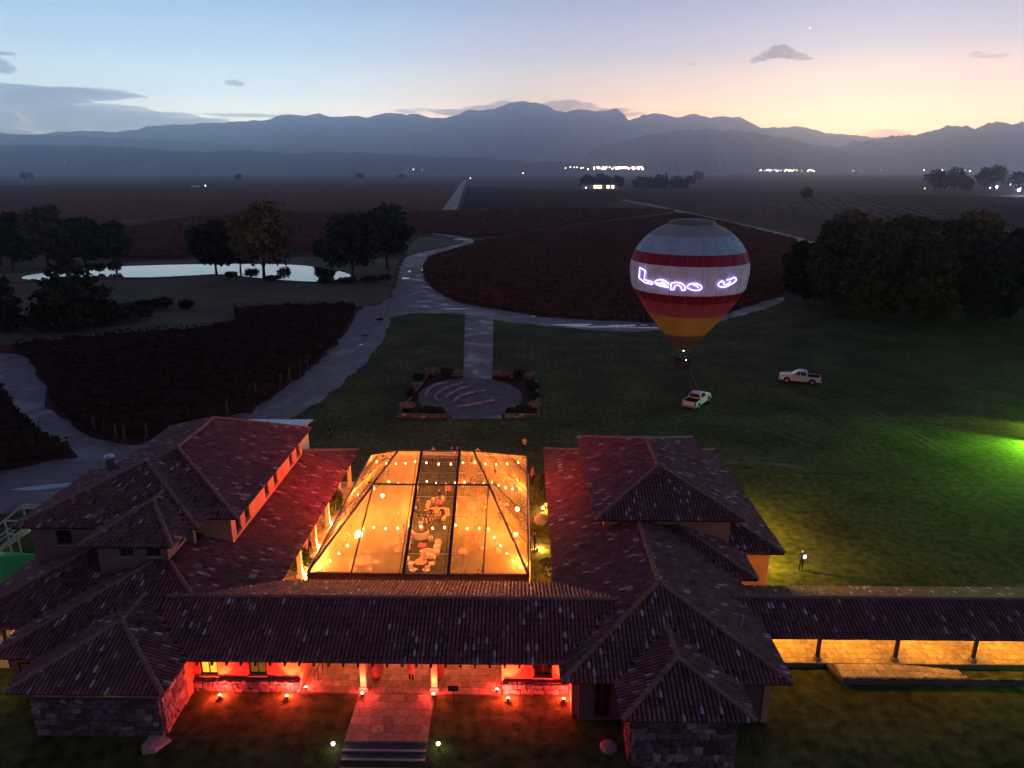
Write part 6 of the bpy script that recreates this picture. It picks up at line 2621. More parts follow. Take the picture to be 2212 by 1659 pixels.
# (x, base y, top y, crown width in picture units, kind, label)
pond_trees = [(30, 585, 470, 100, 'D', 'dark broad tree behind the pond at the left edge'), (105, 583, 455, 110, 'G', 'olive tree behind the pond, second from the left edge'), (185, 580, 478, 90, 'D', 'dark tree behind the pond above the black conifer'),
              (250, 578, 482, 70, 'D', 'dark round tree at the left end of the open water'), (468, 594, 480, 100, 'D', 'dark tree on the pond shore with a single bare trunk'),
              (572, 602, 446, 125, 'Y', 'tall golden-topped tree on the pond shore'), (520, 588, 500, 60, 'D', 'slim dark tree between the two tall pond trees'), (762, 599, 470, 118, 'D', 'big dark tree at the right end of the pond'),
              (835, 580, 452, 112, 'D', 'big dark tree nearest the road crossing'), (700, 560, 520, 40, 'D', 'small dark tree behind the right part of the pond')]
for k, (x, yb, yt, w, kind, lab) in enumerate(pond_trees):
    s = mpp(x, yb)
    tree(V(x, yb), (yb - yt) * s, w * s, lab, {'D': M_LEAF_D, 'G': M_LEAF_G, 'Y': M_LEAF_Y}[kind], 100 + k, 5200, 0.5, 0.18, group=PG, lobes=14)
s = mpp(165, 700)
conifer(V(165, 702), 232 * s, 170 * s, 'black conifer standing in front of the left part of the pond', M_LEAF_D, 130, 5200, 0.36)
s = mpp(10, 712)
conifer(V(8, 712), 200 * s, 95 * s, 'dark conifer cut by the left edge above the meadow', M_LEAF_D, 131, 3200, 0.34)
for k, (x, y, h, w) in enumerate(((255, 700, 46, 80), (300, 692, 42, 70), (350, 668, 26, 55), (402, 668, 20, 32), (310, 664, 16, 36), (215, 590, 22, 30), (250, 588, 26, 34))):
    s = mpp(x, y)
    shrub(V(x, y), h * s, w * s, ['large dark shrub right beside the black conifer', 'dark shrub second to the right of the black conifer', 'wide dark shrub on the meadow', 'small round dark shrub alone on the meadow', 'low shrub behind the wide meadow shrub', 'low shrub on the shore behind the black conifer', 'spiky shrub on the shore at the left of the open water'][k], M_LEAF_D, 140 + k, 900, 0.22, group='dark shrubs on the meadow')
for k, (x, y, h, w) in enumerate(((500, 600, 14, 30), (545, 602, 22, 34), (615, 604, 28, 34), (590, 606, 12, 40), (705, 611, 13, 44), (750, 612, 14, 44), (800, 611, 16, 46), (832, 607, 14, 30))):
    s = mpp(x, y)
    shrub(V(x, y), h * s, w * s, ['low reeds left of the thin trunks on the shore', 'leafy shrub on the shore between the trunks', 'tall reeds on the shore right of the golden tree', 'low shrub on the shore under the golden tree', 'left end of the low dark hedge by the pond', 'second bush of the low dark hedge by the pond', 'third bush of the low dark hedge by the pond', 'right end of the low dark hedge by the pond'][k], M_LEAF_D, 160 + k, 600, 0.2, group='shore plants and hedge by the pond')

wood = [(1735, 652, 520, 90, 'D'), (1800, 668, 470, 130, 'G'), (1830, 640, 458, 150, 'Y'), (1880, 690, 478, 140, 'G'), (1950, 650, 470, 150, 'G'), (1985, 698, 500, 130, 'G'), (2040, 668, 470, 120, 'G'),
        (2085, 640, 452, 140, 'Y'), (2120, 700, 500, 140, 'D'), (2190, 680, 486, 120, 'D'), (2250, 710, 500, 130, 'D')]
wl = ['lowest dark tree at the left end of the right-hand wood', 'olive tree second from the left in the right-hand wood', 'golden-topped tree rising at the left of the right-hand wood', 'large olive front tree of the right-hand wood',
      'tall olive tree in the middle back of the right-hand wood', 'olive front tree in the middle of the right-hand wood', 'olive tree right of the middle at the back of the right-hand wood', 'golden-topped tree rising at the right of the right-hand wood',
      'dark front tree near the right edge', 'dark tree behind the right-edge trees', 'dark tree cut by the right edge']
for k, (x, yb, yt, w, kind) in enumerate(wood):
    s = mpp(x, yb)
    tree(V(x, yb), (yb - yt) * s, w * s, wl[k], {'D': M_LEAF_D, 'G': M_LEAF_G, 'Y': M_LEAF_Y}[kind], 200 + k, 8000, 0.42, 0.0, group='trees of the right-hand wood', lobes=18)

far = [(2020, 412, 370, 45, 'D'), (2060, 412, 367, 50, 'D'), (2085, 413, 385, 30, 'D'), (2125, 410, 365, 40, 'G'), (2150, 410, 361, 45, 'G'), (2195, 409, 374, 40, 'D'), (1270, 404, 383, 34, 'D'), (1300, 405, 379, 42, 'D'), (1335, 404, 383, 30, 'D'),
       (1385, 406, 388, 45, 'D'), (1425, 407, 387, 50, 'D'), (1465, 407, 388, 45, 'D'), (1490, 398, 383, 20, 'D'), (1508, 389, 374, 22, 'D'), (1742, 429, 408, 26, 'D'), (776, 386, 377, 22, 'D'), (868, 386, 379, 14, 'D'), (515, 389, 378, 14, 'D'), (60, 386, 376, 26, 'D')]
fl_lab = ['left tree of the far grove near the right edge', 'tallest tree of the left far grove near the right edge', 'low tree between the two far groves', 'left tree of the far grove above the bright lamps', 'tallest tree of the far grove above the bright lamps', 'far tree at the right edge behind the bright lamps',
          'far tree left of the lit farmhouse', 'far tree behind the lit farmhouse', 'far tree right of the lit farmhouse', 'left tree of the low far grove right of the farmhouse', 'middle tree of the low far grove right of the farmhouse', 'right tree of the low far grove right of the farmhouse',
          'small far tree beyond the low grove', 'round lone far tree on the horizon right of the grove', 'lone far bush in the fields right of the balloon top', 'far tree clump on the horizon left of the straight road', 'small far tree just left of the straight road', 'small far tree on the horizon above the pond trees', 'far tree clump on the horizon at the left edge']
for k, (x, yb, yt, w, kind) in enumerate(far):
    s = mpp(x, yb)
    tree(V(x, yb), (yb - yt) * s, w * s, fl_lab[k], {'D': M_LEAF_D, 'G': M_LEAF_G}[kind], 300 + k, 1300, s * 1.5, 0.1, group='far trees on the plain', lobes=8)
for k, (x, yb, yt, w) in enumerate(((1438, 400, 373, 8), (1421, 402, 386, 6), (1404, 402, 382, 9))):
    s = mpp(x, yb)
    conifer(V(x, yb), (yb - yt) * s, w * s, ['tall slim poplar standing above the far grove', 'short slim poplar beside the tall one', 'slim dark conifer left of the poplars'][k], M_LEAF_D, 340 + k, 700, s * 1.1)

# courtyard bushes
for k, (x, y, h, w, wy) in enumerate(((722, 1108, 2.0, 1.7, 3.4), (648, 1232, 1.6, 1.8, 2.2), (1172, 1100, 2.6, 1.3, 1.6), (1170, 1050, 1.0, 1.2, 1.4), (1183, 1243, 1.4, 1.6, 1.8), (706, 1066, 0.9, 1.0, 1.2))):
    q = V(x, y)
    shrub(q, h, w, ['large clipped bush between the veranda and the marquee', 'bush at the front left corner of the marquee', 'tall bush in the grass strip right of the marquee', 'low lit bush at the back of the right grass strip', 'bush at the front right corner of the marquee', 'small bush behind the large clipped one'][k], M_LEAF_C, 400 + k, 3200, 0.075, group='courtyard bushes', wy=wy)
q = V(1168, 1132)
c = MB()
bmr = random.Random(5)
vs = []
c.lathe((q[0], q[1], 0), [(0.42, 0), (0.56, 0.25), (0.54, 0.55), (0.34, 0.85), (0.1, 0.95)], 10)
tag(c.build('boulder', M_STONE, None, smooth=True, loc=(q[0], q[1], 0)), 'rounded pale boulder in the grass strip right of the marquee', 'boulder')
# plants of the labyrinth garden
gp = [(905, 822, 1.1, 2.2, 0), (935, 812, 1.3, 2.4, 1), (965, 812, 1.2, 2.2, 0), (990, 815, 1.0, 1.8, 1), (895, 840, 1.0, 1.8, 1), (888, 858, 1.0, 1.6, 0), (880, 884, 1.0, 2.2, 1), (925, 892, 0.8, 2.4, 0), (945, 893, 0.7, 2.0, 0),
      (1075, 815, 1.2, 1.8, 1), (1098, 816, 1.2, 2.2, 1), (1122, 818, 1.3, 2.2, 0), (1145, 822, 1.2, 1.8, 1), (1150, 842, 1.1, 1.8, 0), (1153, 862, 1.0, 1.6, 0), (1152, 882, 0.9, 1.8, 1), (1128, 892, 0.8, 2.6, 0), (1108, 893, 0.7, 1.8, 0)]
GL = ['upper left corner', 'back row, second from the left corner', 'back row, third from the left corner', 'just left of the path', 'left edge near the back', 'left edge midway', 'front left corner', 'front left, beside the corner clump', 'front left, nearest the gap',
      'just right of the path', 'back row, second right of the path', 'back row, third right of the path', 'upper right corner', 'right edge near the back', 'right edge midway', 'front right corner', 'front right, beside the corner clump', 'front right, nearest the gap']
for k, (x, y, h, w, kind) in enumerate(gp):
    side = 'left' if x < 1030 else 'right'
    shrub(V(x, y), h, w, ('plumed pale grass clump' if kind else 'dark low shrub') + ' in the labyrinth garden, ' + GL[k], M_PLUME if kind else M_LEAF_D, 420 + k, 520, 0.12, 'garden_plant', ('pale grass clumps' if kind else 'dark shrubs') + ' of the garden, %s side' % side, 'plant')


# ================================================================== PICK-UP TRUCKS
M_CARPAINT = mat('white_car_paint', (0.60, 0.60, 0.62), (0.66, 0.66, 0.68), 1.0, rough=0.25, spec=0.5)
M_TYRE = mat('tyre_rubber', (0.015, 0.015, 0.015), (0.025, 0.025, 0.025), 8, rough=0.9)
M_RIM = mat('alloy_rim', (0.35, 0.35, 0.36), (0.42, 0.42, 0.43), 4, rough=0.35, metal=0.8)
M_TAIL = mat('tail_lamp', (0.25, 0.01, 0.01), (0.3, 0.015, 0.015), 4, rough=0.2)
M_HEAD = mat('head_lamp', (0.6, 0.6, 0.6), (0.7, 0.7, 0.7), 4, rough=0.1)
M_BED = mat('bed_liner', (0.02, 0.02, 0.022), (0.03, 0.03, 0.032), 8, rough=0.8)


def pickup(p, ang, label):
    """crew-cab pick-up, front towards +x before turning"""
    th = empty('pickup_truck', (p[0], p[1], 0.0), label, 'pickup truck', 'white pick-ups on the lawn')
    th.rotation_euler = (0, 0, ang)

    def part(name, m, f, par=None, smooth=False):
        c = MB()
        f(c)
        return link(name, c.mesh(name, m, smooth=smooth), par or th)

    def loft(c, secs):
        """secs: (x, half-width low, half-width high, z low, z high); eight-sided sections"""
        vs, fs = [], []
        for (x, wl_, wh_, zl, zh) in secs:
            e = min(0.08, (zh - zl) * 0.3)
            vs += [(x, -wl_ + e, zl), (x, wl_ - e, zl), (x, wl_, zl + e), (x, wh_, zh - e), (x, wh_ - e, zh), (x, -wh_ + e, zh), (x, -wh_, zh - e), (x, -wl_, zl + e)]
        for i in range(len(secs) - 1):
            for j in range(8):
                fs.append((i * 8 + j, i * 8 + (j + 1) % 8, (i + 1) * 8 + (j + 1) % 8, (i + 1) * 8 + j))
        fs += [tuple(range(7, -1, -1)), tuple(range((len(secs) - 1) * 8, len(secs) * 8))]
        c.add(vs, [f_[::-1] for f_ in fs])

    body = part('body', M_CARPAINT, lambda c: loft(c, [(2.62, 0.70, 0.66, 0.45, 0.92), (2.45, 0.88, 0.80, 0.40, 1.06), (1.5, 0.92, 0.86, 0.38, 1.14), (1.05, 0.92, 0.88, 0.36, 1.17), (-0.85, 0.93, 0.89, 0.36, 1.17), (-0.98, 0.93, 0.90, 0.40, 1.12)]))

    def bed(c):
        c.box(-2.62, -0.99, -0.92, -0.80, 0.45, 1.12)
        c.box(-2.62, -0.99, 0.80, 0.92, 0.45, 1.12)
        c.box(-2.66, -2.57, -0.79, 0.79, 0.45, 1.12)
        c.box(-2.56, -0.99, -0.795, 0.795, 0.45, 0.62)
    part('cargo_bed', M_CARPAINT, bed)
    part('bed_liner', M_BED, lambda c: (c.box(-2.55, -1.0, -0.79, 0.79, 0.621, 0.64), c.box(-2.55, -1.0, -0.798, -0.785, 0.64, 1.1), c.box(-2.55, -1.0, 0.785, 0.798, 0.64, 1.1), c.box(-1.02, -0.99, -0.78, 0.78, 0.64, 1.1)))
    part('cabin', M_CARPAINT, lambda c: loft(c, [(1.08, 0.80, 0.74, 1.10, 1.20), (0.30, 0.86, 0.68, 1.10, 1.72), (-0.05, 0.87, 0.68, 1.10, 1.78), (-0.55, 0.87, 0.68, 1.10, 1.77), (-0.88, 0.86, 0.68, 1.10, 1.70), (-1.0, 0.85, 0.70, 1.10, 1.14)]))

    def glass(c):
        for s in (-1, 1):
            c.add([(0.62, s * 0.835, 1.22), (0.02, s * 0.868, 1.22), (0.02, s * 0.735, 1.68), (0.27, s * 0.735, 1.66)], [(0, 1, 2, 3) if s > 0 else (3, 2, 1, 0)])
            c.add([(-0.06, s * 0.868, 1.22), (-0.78, s * 0.868, 1.22), (-0.74, s * 0.735, 1.66), (-0.06, s * 0.735, 1.68)], [(0, 1, 2, 3) if s > 0 else (3, 2, 1, 0)])
    part('side_window', M_GLASS, glass)
    part('windscreen', M_GLASS, lambda c: c.add([(1.03, 0.70, 1.235), (1.03, -0.70, 1.235), (0.345, -0.62, 1.705), (0.345, 0.62, 1.705)], [(3, 2, 1, 0)]))
    part('rear_window', M_GLASS, lambda c: c.add([(-0.995, 0.66, 1.22), (-0.995, -0.66, 1.22), (-0.905, -0.60, 1.66), (-0.905, 0.60, 1.66)], [(0, 1, 2, 3)]))
    part('front_bumper', M_CARPAINT, lambda c: c.box(2.5, 2.68, -0.84, 0.84, 0.36, 0.62))
    part('rear_bumper', M_RIM, lambda c: c.box(-2.80, -2.67, -0.86, 0.86, 0.40, 0.58))
    part('grille', M_BED, lambda c: c.box(2.60, 2.66, -0.45, 0.45, 0.66, 0.90))
    for s in (-1, 1):
        part('headlight', M_HEAD, lambda c: c.box(2.50, 2.64, s * 0.62 - 0.15, s * 0.62 + 0.15, 0.76, 0.92))
        part('tail_light', M_TAIL, lambda c: c.box(-2.675, -2.6, s * 0.86 - 0.065, s * 0.86 + 0.07, 0.66, 1.04))
        part('mirror', M_CARPAINT, lambda c: c.box(0.66, 0.78, s * 0.99 - 0.09, s * 0.99 + 0.09, 1.18, 1.34))
        part('door_handle', M_RIM, lambda c: c.box(0.02, 0.18, s * 0.915 - 0.02, s * 0.915 + 0.02, 0.98, 1.02))
        for x in (1.62, -1.62):
            w = part('wheel', M_TYRE, lambda c: c.tube((x, s * 0.72, 0.38), (x, s * 0.96, 0.38), 0.38, 0.38, 18))
            part('rim', M_RIM, lambda c: c.tube((x, s * 0.955, 0.38), (x, s * 0.972, 0.38), 0.23, 0.21, 12), w)
            part('wheel_arch', M_BED, lambda c: c.tube((x, s * 0.70, 0.42), (x, s * 0.935, 0.42), 0.46, 0.46, 18))
    return th


q = at(1505, 874)
pickup((q.x, q.y), math.radians(55), 'white pick-up parked below the balloon with the tether tied to it')
T1 = q
q = at(1726, 826)
pickup((q.x, q.y), math.radians(180 - 20), 'white pick-up parked side-on to the right of the balloon')

# ================================================================== HOT-AIR BALLOON
BY = 97.0
bb = at_y(1474, 778, BY)
BX, BZ0 = bb.x, 1.35
top_z = at_y(1491, 474, BY).z
GORES = 24
M_BAND = {}


def fabric(name, c, k=0.5):
    m = bpy.data.materials.new(name)
    m.use_nodes = True
    nt = m.node_tree
    b = nt.nodes['Principled BSDF']
    b.inputs['Roughness'].default_value = 0.55
    b.inputs['Specular IOR Level'].default_value = 0.3
    out = nt.nodes['Material Output']
    t = nt.nodes.new('ShaderNodeTexCoord')
    nz = nt.nodes.new('ShaderNodeTexNoise')
    nz.inputs['Scale'].default_value = 0.7
    nz.inputs['Detail'].default_value = 6
    nt.links.new(t.outputs['Object'], nz.inputs['Vector'])
    r = nt.nodes.new('ShaderNodeValToRGB')
    ramp_set(r, [(0.3, tuple(x * 0.85 for x in c)), (0.7, tuple(min(1, x * 1.1) for x in c))])
    nt.links.new(nz.outputs['Fac'], r.inputs[0])
    nt.links.new(r.outputs[0], b.inputs['Base Color'])
    tl = nt.nodes.new('ShaderNodeBsdfTranslucent')
    nt.links.new(r.outputs[0], tl.inputs[0])
    mx = nt.nodes.new('ShaderNodeMixShader')
    mx.inputs[0].default_value = k
    nt.links.new(b.outputs[0], mx.inputs[1])
    nt.links.new(tl.outputs[0], mx.inputs[2])
    nt.links.new(mx.outputs[0], out.inputs['Surface'])
    return m


env_z0, env_z1 = BZ0 + 2.7, top_z
H_ = env_z1 - env_z0
RMAX = 8.0


def env_r(t):
    """radius of the envelope at height fraction t (0 mouth, 1 crown)"""
    if t < 0.50:
        q = t / 0.50
        return 1.15 + (RMAX * 0.93 - 1.15) * (q ** 0.98) * (1.0 + 0.09 * math.sin(math.pi * q)) / 1.0
    q = (t - 0.50) / 0.50
    return max(0.02, RMAX * (0.93 + 0.07 * math.sin(min(1, q / 0.5) * math.pi / 2)) * max(0.0, 1 - max(0, q - 0.10) ** 2.3 / 0.9 ** 2.3) ** 0.5)


BAL = empty('hot_air_balloon', (BX, BY, BZ0), 'striped hot-air balloon with glowing laser lettering, tethered low over the lawn', 'balloon')
bands = [(0.0, 0.115, fabric('brown_scoop_fabric', (0.16, 0.075, 0.05))), (0.115, 0.225, fabric('orange_fabric', (0.52, 0.22, 0.04))), (0.225, 0.325, fabric('scarlet_fabric', (0.42, 0.05, 0.06))), (0.325, 0.40, fabric('crimson_fabric', (0.26, 0.01, 0.025))),
         (0.40, 0.585, fabric('white_fabric', (0.80, 0.76, 0.84))), (0.585, 0.665, fabric('dark_red_fabric', (0.30, 0.014, 0.05))), (0.665, 0.83, fabric('pale_blue_fabric', (0.34, 0.54, 0.66))), (0.83, 0.965, fabric('grey_green_fabric', (0.30, 0.37, 0.36))), (0.965, 1.0, fabric('crown_fabric', (0.24, 0.30, 0.28)))]


def env_p(t, a, off=0.0):
    g = a * GORES / (2 * math.pi)
    bulge = 1 + 0.016 * abs(math.sin(math.pi * g)) * min(1, t * 3)
    r = env_r(t) * bulge + off
    return Vector((BX + r * math.sin(a), BY - r * math.cos(a), env_z0 + H_ * t))


def t_of_y(y):
    """height fraction whose near side is seen at picture row y"""
    lo, hi = 0.0, 0.995
    for _ in range(40):
        md = (lo + hi) / 2
        r_ = env_r(md)
        if proj((BX - r_ * 0.18, BY - r_ * 0.98, env_z0 + H_ * md))[1] > y:
            lo = md
        else:
            hi = md
    return lo


edges = [0.0] + [t_of_y(y) for y in (727, 687, 658, 640, 577, 552, 513)] + [0.975, 1.0]
bands = [(edges[k], edges[k + 1], bands[k][2]) for k in range(9)]
for (t0, t1, m_) in bands:
    c = MB()
    n1 = GORES * 6
    nr = max(2, int((t1 - t0) * 60))
    vs, fs = [], []
    for j in range(nr + 1):
        for i in range(n1):
            vs.append(env_p(t0 + (t1 - t0) * j / nr, 2 * math.pi * i / n1))
    for j in range(nr):
        for i in range(n1):
            fs.append((j * n1 + i, j * n1 + (i + 1) % n1, (j + 1) * n1 + (i + 1) % n1, (j + 1) * n1 + i))
    c.add(vs, fs)
    c.build('fabric_band', m_, BAL, smooth=True)
c = MB()
for g in range(GORES):
    a = 2 * math.pi * g / GORES
    c.path([env_p(t / 40, a, 0.015) for t in range(0, 40)], 0.02, 4)
c.build('load_tapes', M_ROPE, BAL)
# the crown ring
c = MB()
vs, fs = [], []
c.lathe((BX, BY, env_z1 - 0.55), [(3.0, -0.25), (3.15, 0.05), (2.9, 0.42), (1.5, 0.62), (0.3, 0.66)], 32)
c.build('crown', bands[7][2], BAL, smooth=True)
M_LASER = emit('laser_line', (0.40, 0.30, 1.0), 5.0)


def on_balloon(x, y):
    """where the line of a drawn mark meets the near side of the envelope"""
    X0 = (1540 + x / 5.925) * 0.8641
    Y0 = (640 + y / 5.925) * 0.8641
    best = None
    d = (FWD * FPX + RGT * (X0 - CX) - UPV * (Y0 - CY)).normalized()
    lo = None
    for k in range(900):
        s = 82 + k * 0.03
        p = EYE + d * s
        t = (p.z - env_z0) / H_
        if 0 <= t <= 1:
            rr = math.hypot(p.x - BX, p.y - BY)
            if rr <= env_r(t) * 1.016 + 0.14:
                return p
    return None


strokes = [  # L, e, n, o and the last curl, as outlines
    ([(350, 170), (430, 215), (415, 350), (545, 390), (540, 420), (425, 392), (340, 328)], True),
    ([(790, 425), (755, 385), (690, 350), (615, 352), (568, 385), (600, 425), (680, 450), (745, 458), (785, 472), (740, 440), (690, 425), (650, 405), (670, 385), (720, 405), (745, 425), (700, 420), (640, 415), (600, 395)], False),
    ([(805, 500), (820, 400), (900, 390), (970, 405), (1020, 445), (1022, 510), (975, 510), (965, 460), (920, 430), (870, 440), (860, 495)], True),
    ([(1045, 465), (1075, 425), (1140, 405), (1220, 415), (1275, 455), (1260, 500), (1180, 515), (1100, 495)], True),
    ([(1140, 430), (1190, 440), (1220, 470)], False),
    ([(1580, 365), (1520, 400), (1510, 440), (1560, 465), (1640, 455), (1700, 420), (1770, 380), (1790, 335), (1740, 310), (1710, 345), (1640, 355)], False),
    ([(1605, 375), (1590, 410), (1620, 430), (1670, 410), (1695, 375)], False)]
for pts, closed in strokes:
    P = [Vector((p[0], p[1], 0)) for p in pts]
    P = smooth_poly(P, 1, closed) if len(pts) not in (7, 11) or not closed else P
    P = [p_ for a_, b_ in zip(P, P[1:] + ([P[0]] if closed else [])) for p_ in (a_, a_.lerp(b_, 0.34), a_.lerp(b_, 0.67))] + ([] if closed else [P[-1]])
    Q = [on_balloon(p.x, p.y) for p in P]
    Q = [p for p in Q if p is not None]
    if len(Q) > 2:
        c = MB()
        c.path(Q, 0.042, 5, closed=closed)
        c.build('laser_letter', M_LASER, BAL)
M_LASER.cycles.emission_sampling = 'FRONT'
# burner frame, basket, cables
c = MB()
for s in (-1, 1):
    for u in (-1, 1):
        c.tube((BX + s * 0.6, BY + u * 0.6, BZ0 + 1.05), (BX + s * 0.55, BY + u * 0.55, BZ0 + 2.05), 0.025, 0.025, 5)
c.box(BX - 0.6, BX + 0.6, BY - 0.6, BY - 0.55, BZ0 + 2.02, BZ0 + 2.07)
c.box(BX - 0.6, BX + 0.6, BY + 0.55, BY + 0.6, BZ0 + 2.02, BZ0 + 2.07)
for s in (-0.2, 0.2):
    c.tube((BX + s, BY, BZ0 + 1.95), (BX + s, BY, BZ0 + 2.35), 0.14, 0.16, 10)
    c.box(BX + s - 0.03, BX + s + 0.03, BY - 0.59, BY + 0.59, BZ0 + 1.96, BZ0 + 2.0)
c.build('burner', M_LAMPBODY, BAL)
c = MB()
for i in range(12):
    a = 2 * math.pi * i / 12
    s = Vector((BX + 0.6 * max(-1, min(1, 1.4 * math.sin(a))), BY - 0.6 * max(-1, min(1, 1.4 * math.cos(a))), BZ0 + 2.05))
    c.tube(s, env_p(0.004, a), 0.012, 0.012, 4)
c.build('flying_wires', M_ROPE, BAL)
c = MB()
for (x0, x1, y0, y1) in ((-1.05, 1.05, -0.75, -0.68), (-1.05, 1.05, 0.68, 0.75), (-1.05, -0.98, -0.679, 0.679), (0.98, 1.05, -0.679, 0.679)):
    c.box(BX + x0, BX + x1, BY + y0, BY + y1, BZ0, BZ0 + 1.08)
c.box(BX - 1.05, BX + 1.05, BY - 0.75, BY + 0.75, BZ0 - 0.05, BZ0 - 0.001)
bk = c.build('basket', M_WICKER, BAL)
c = MB()
c.path([(BX - 1.04, BY - 0.74, BZ0 + 1.1), (BX + 1.04, BY - 0.74, BZ0 + 1.1), (BX + 1.04, BY + 0.74, BZ0 + 1.1), (BX - 1.04, BY + 0.74, BZ0 + 1.1)], 0.06, 6, closed=True)
c.build('padded_rim', M_TYRE, bk)
c = MB()
c.lathe((BX + 0.05, BY - 0.1, BZ0 + 2.36), [(0.04, 0), (0.08, 0.1), (0.03, 0.24)], 8)
pf_ = c.build('pilot_flame', M_WHITEL, BAL)
point_light('envelope_fill', (BX, BY, BZ0 + 10.5), 130, (0.85, 0.88, 1.0), 0.4, pf_)  # added cool fill high inside the envelope, brightens the fabric
for k, (dx, dy, t, a) in enumerate(((-0.75, -0.35, BLACK, 0.2), (-0.3, 0.3, NAVY, 1.2), (0.25, -0.4, BLACK, -0.2), (0.7, 0.25, GREY, -1.0), (0.75, -0.4, BLACK, -0.3))):
    person((BX + dx, BY + dy, BZ0), 'phone' if k % 2 else 'stand', a, t, BLACK, ['person in black at the left end of the balloon basket', 'person in navy at the back left of the balloon basket', 'person in black in the middle of the balloon basket', 'person in grey at the back right of the balloon basket', 'person in black at the right end of the balloon basket'][k], 'people in the balloon basket')
c = MB()
c.lathe((BX + 0.35, BY - 0.80, BZ0 + 1.22), [(0.03, 0), (0.05, 0.04), (0.02, 0.09)], 8)
tag(c.build('headlamp', M_COOL), 'small bright headlamp at the rim of the balloon basket', 'lamp')
c = MB()
a_, b_ = Vector((BX + 0.9, BY - 0.7, BZ0 + 0.2)), Vector((T1.x + 0.8, T1.y + 1.6, 0.75))
c.path([a_.lerp(b_, i / 12) - Vector((0, 0, 0.15 * math.sin(math.pi * i / 12))) for i in range(13)], 0.03, 5)
tag(c.build('tether_rope', M_ROPE), 'thin tether rope from the balloon basket down to the pick-up', 'rope')

# ================================================================== FAR LIGHTS ON THE PLAIN
q = at(1295, 408)
s = mpp(1295, 408)
FH = empty('farmhouse', (q.x, q.y, 0), 'distant farmhouse with a row of lit windows among trees', 'house')
c = MB()
c.box(q.x - 34 * s, q.x + 34 * s, q.y, q.y + 12, 0, 8 * s)
c.build('wall', M_CREAM, FH)
c = MB()
c.add([(q.x - 36 * s, q.y - 2, 8 * s), (q.x + 36 * s, q.y - 2, 8 * s), (q.x + 36 * s, q.y + 14, 8 * s), (q.x - 36 * s, q.y + 14, 8 * s), (q.x - 28 * s, q.y + 6, 12 * s), (q.x + 28 * s, q.y + 6, 12 * s)], [(0, 1, 5, 4), (2, 3, 4, 5), (1, 2, 5), (3, 0, 4), (3, 2, 1, 0)])
c.build('roof', M_DECK, FH)
M_FARWIN = emit('far_window', (1.0, 0.85, 0.5), 2.2)
for dx in (-9, -2, 17, 26, 1.5):
    c = MB()
    c.box(q.x + (dx - 2.6) * s, q.x + (dx + 2.6) * s, q.y - 0.3, q.y - 0.05, 1.2 * s, 6.8 * s)
    c.build('window', M_FARWIN, FH)
M_TOWNL = [emit('town_warm', (1.0, 0.62, 0.28), 5), emit('town_white', (1.0, 0.86, 0.8), 7), emit('town_violet', (0.9, 0.7, 1.0), 5)]
M_TOWN_DIM = emit('town_dim', (1.0, 0.85, 0.6), 1.6)


def lights_cluster(name, label, pts, Y, mats):
    c = MB()
    for (x, y, r) in pts:
        p = at_y(x, y, Y)
        k = Y / (FPX * CT)
        c.lathe((p.x, p.y, max(p.z, 3.0)), [(r * k * 0.5, -r * k), (r * k, 0), (r * k * 0.5, r * k)], 6, random.randrange(len(mats)))
    o = c.build(name, mats)
    tag(o, label, 'town lights', kind='stuff')


rr = random.Random(9)
pts = [(1222 + rr.uniform(-3, 3) + i * 8, 363 + rr.uniform(-2, 3), rr.uniform(0.7, 1.2)) for i in range(7)] + [(1282 + rr.uniform(0, 108), 362 + rr.uniform(-1.5, 3.5), rr.uniform(0.6, 1.4)) for i in range(90)]
lights_cluster('town_lights', 'dense row of town lights at the foot of the middle mountains', pts, 4300, M_TOWNL)
pts = [(1640 + rr.uniform(0, 118), 368 + rr.uniform(-1.5, 2), rr.uniform(0.45, 1.0)) for i in range(48)]
lights_cluster('town_lights', 'second thinner row of town lights farther right', pts, 4300, M_TOWNL)
pts = [(1820 + rr.uniform(0, 390), 369 + rr.uniform(-2, 1.5), rr.uniform(0.4, 0.8)) for i in range(18)] + [(893, 366, 1.3), (912, 367, 0.9), (139, 350, 0.9), (1130, 374, 0.8)]
lights_cluster('town_lights', 'sparse scattered lights along the far edge of the plain', pts, 4000, M_TOWN_DIM and [M_TOWNL[1], M_TOWN_DIM])


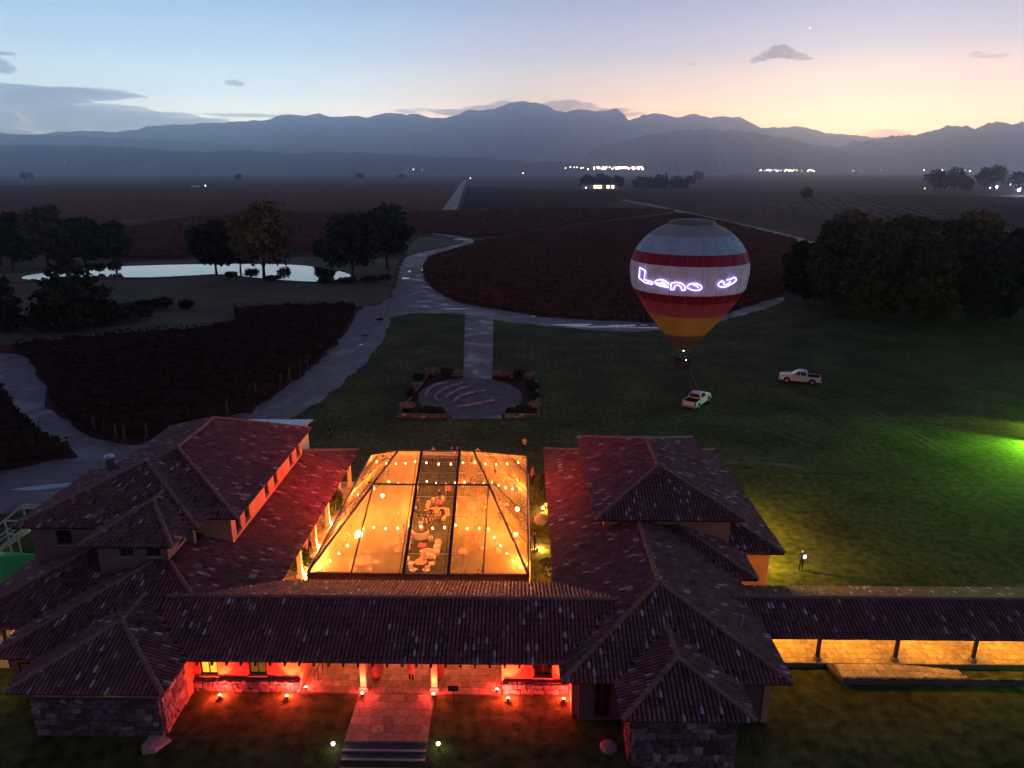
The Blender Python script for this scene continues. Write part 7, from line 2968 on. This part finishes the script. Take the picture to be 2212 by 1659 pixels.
def yard_lamp(x, y, r, h, label, m, watts=0):
    p = at(x, y)
    s = mpp(x, y)
    th = empty('yard_lamp', (p.x, p.y, 0), label, 'lamp', 'far yard lamps on the plain')
    c = MB()
    c.tube((p.x, p.y, 0), (p.x, p.y, h), 0.1, 0.08, 6)
    c.build('mast', M_STEEL, th)
    c = MB()
    c.lathe((p.x, p.y, h), [(r * s * 0.5, -r * s), (r * s, 0), (r * s * 0.5, r * s)], 8)
    c.build('lamp_head', m, th)
    if watts:
        point_light('yard_light', (p.x, p.y - 1, h + 1), watts, (0.85, 0.9, 1.0), 0.5, th)


yard_lamp(2199, 422, 2.6, 6, 'brightest white yard lamp at the far right edge', M_COOL, 26000)
yard_lamp(2152, 410, 1.8, 4, 'white yard lamp under the far grove', M_COOL, 3000)
yard_lamp(2182, 404, 1.0, 4, 'small greenish lamp right of the far grove', M_COOL)
yard_lamp(2138, 410, 0.9, 3, 'tiny lamp left of the white one under the far grove', M_TOWNL[1])
yard_lamp(1997, 410, 0.9, 2, 'tiny yellow lamp left of the far groves', M_TOWNL[0])
yard_lamp(2020, 410, 0.9, 2, 'tiny white lamp under the left far grove', M_TOWNL[1])
yard_lamp(1266, 410, 0.9, 3, 'small white lamp left of the lit farmhouse', M_TOWNL[1])
yard_lamp(1494, 388, 0.8, 4, 'tiny white lamp beyond the poplars', M_TOWNL[1])
yard_lamp(444, 405, 1.0, 3, 'tiny white lamp in the dark fields on the left', M_TOWNL[1])
yard_lamp(1016, 388, 0.8, 4, 'tiny yellow lamp at the far end of the straight road', M_TOWNL[0])
q = at(420, 405)
s = mpp(420, 405)
SH = empty('field_shed', (q.x, q.y, 0), 'long pale shed far off in the dark fields on the left', 'shed')
c = MB()
c.box(q.x - 7 * s, q.x + 7 * s, q.y, q.y + 8, 0, 2.2 * s)
c.build('wall', M_STEEL, SH)
c = MB()
c.add([(q.x - 7.4 * s, q.y - 1, 2.2 * s), (q.x + 7.4 * s, q.y - 1, 2.2 * s), (q.x + 7.4 * s, q.y + 9, 3.0 * s), (q.x - 7.4 * s, q.y + 9, 3.0 * s)], [(0, 1, 2, 3)])
c.build('roof', M_ZINC, SH)
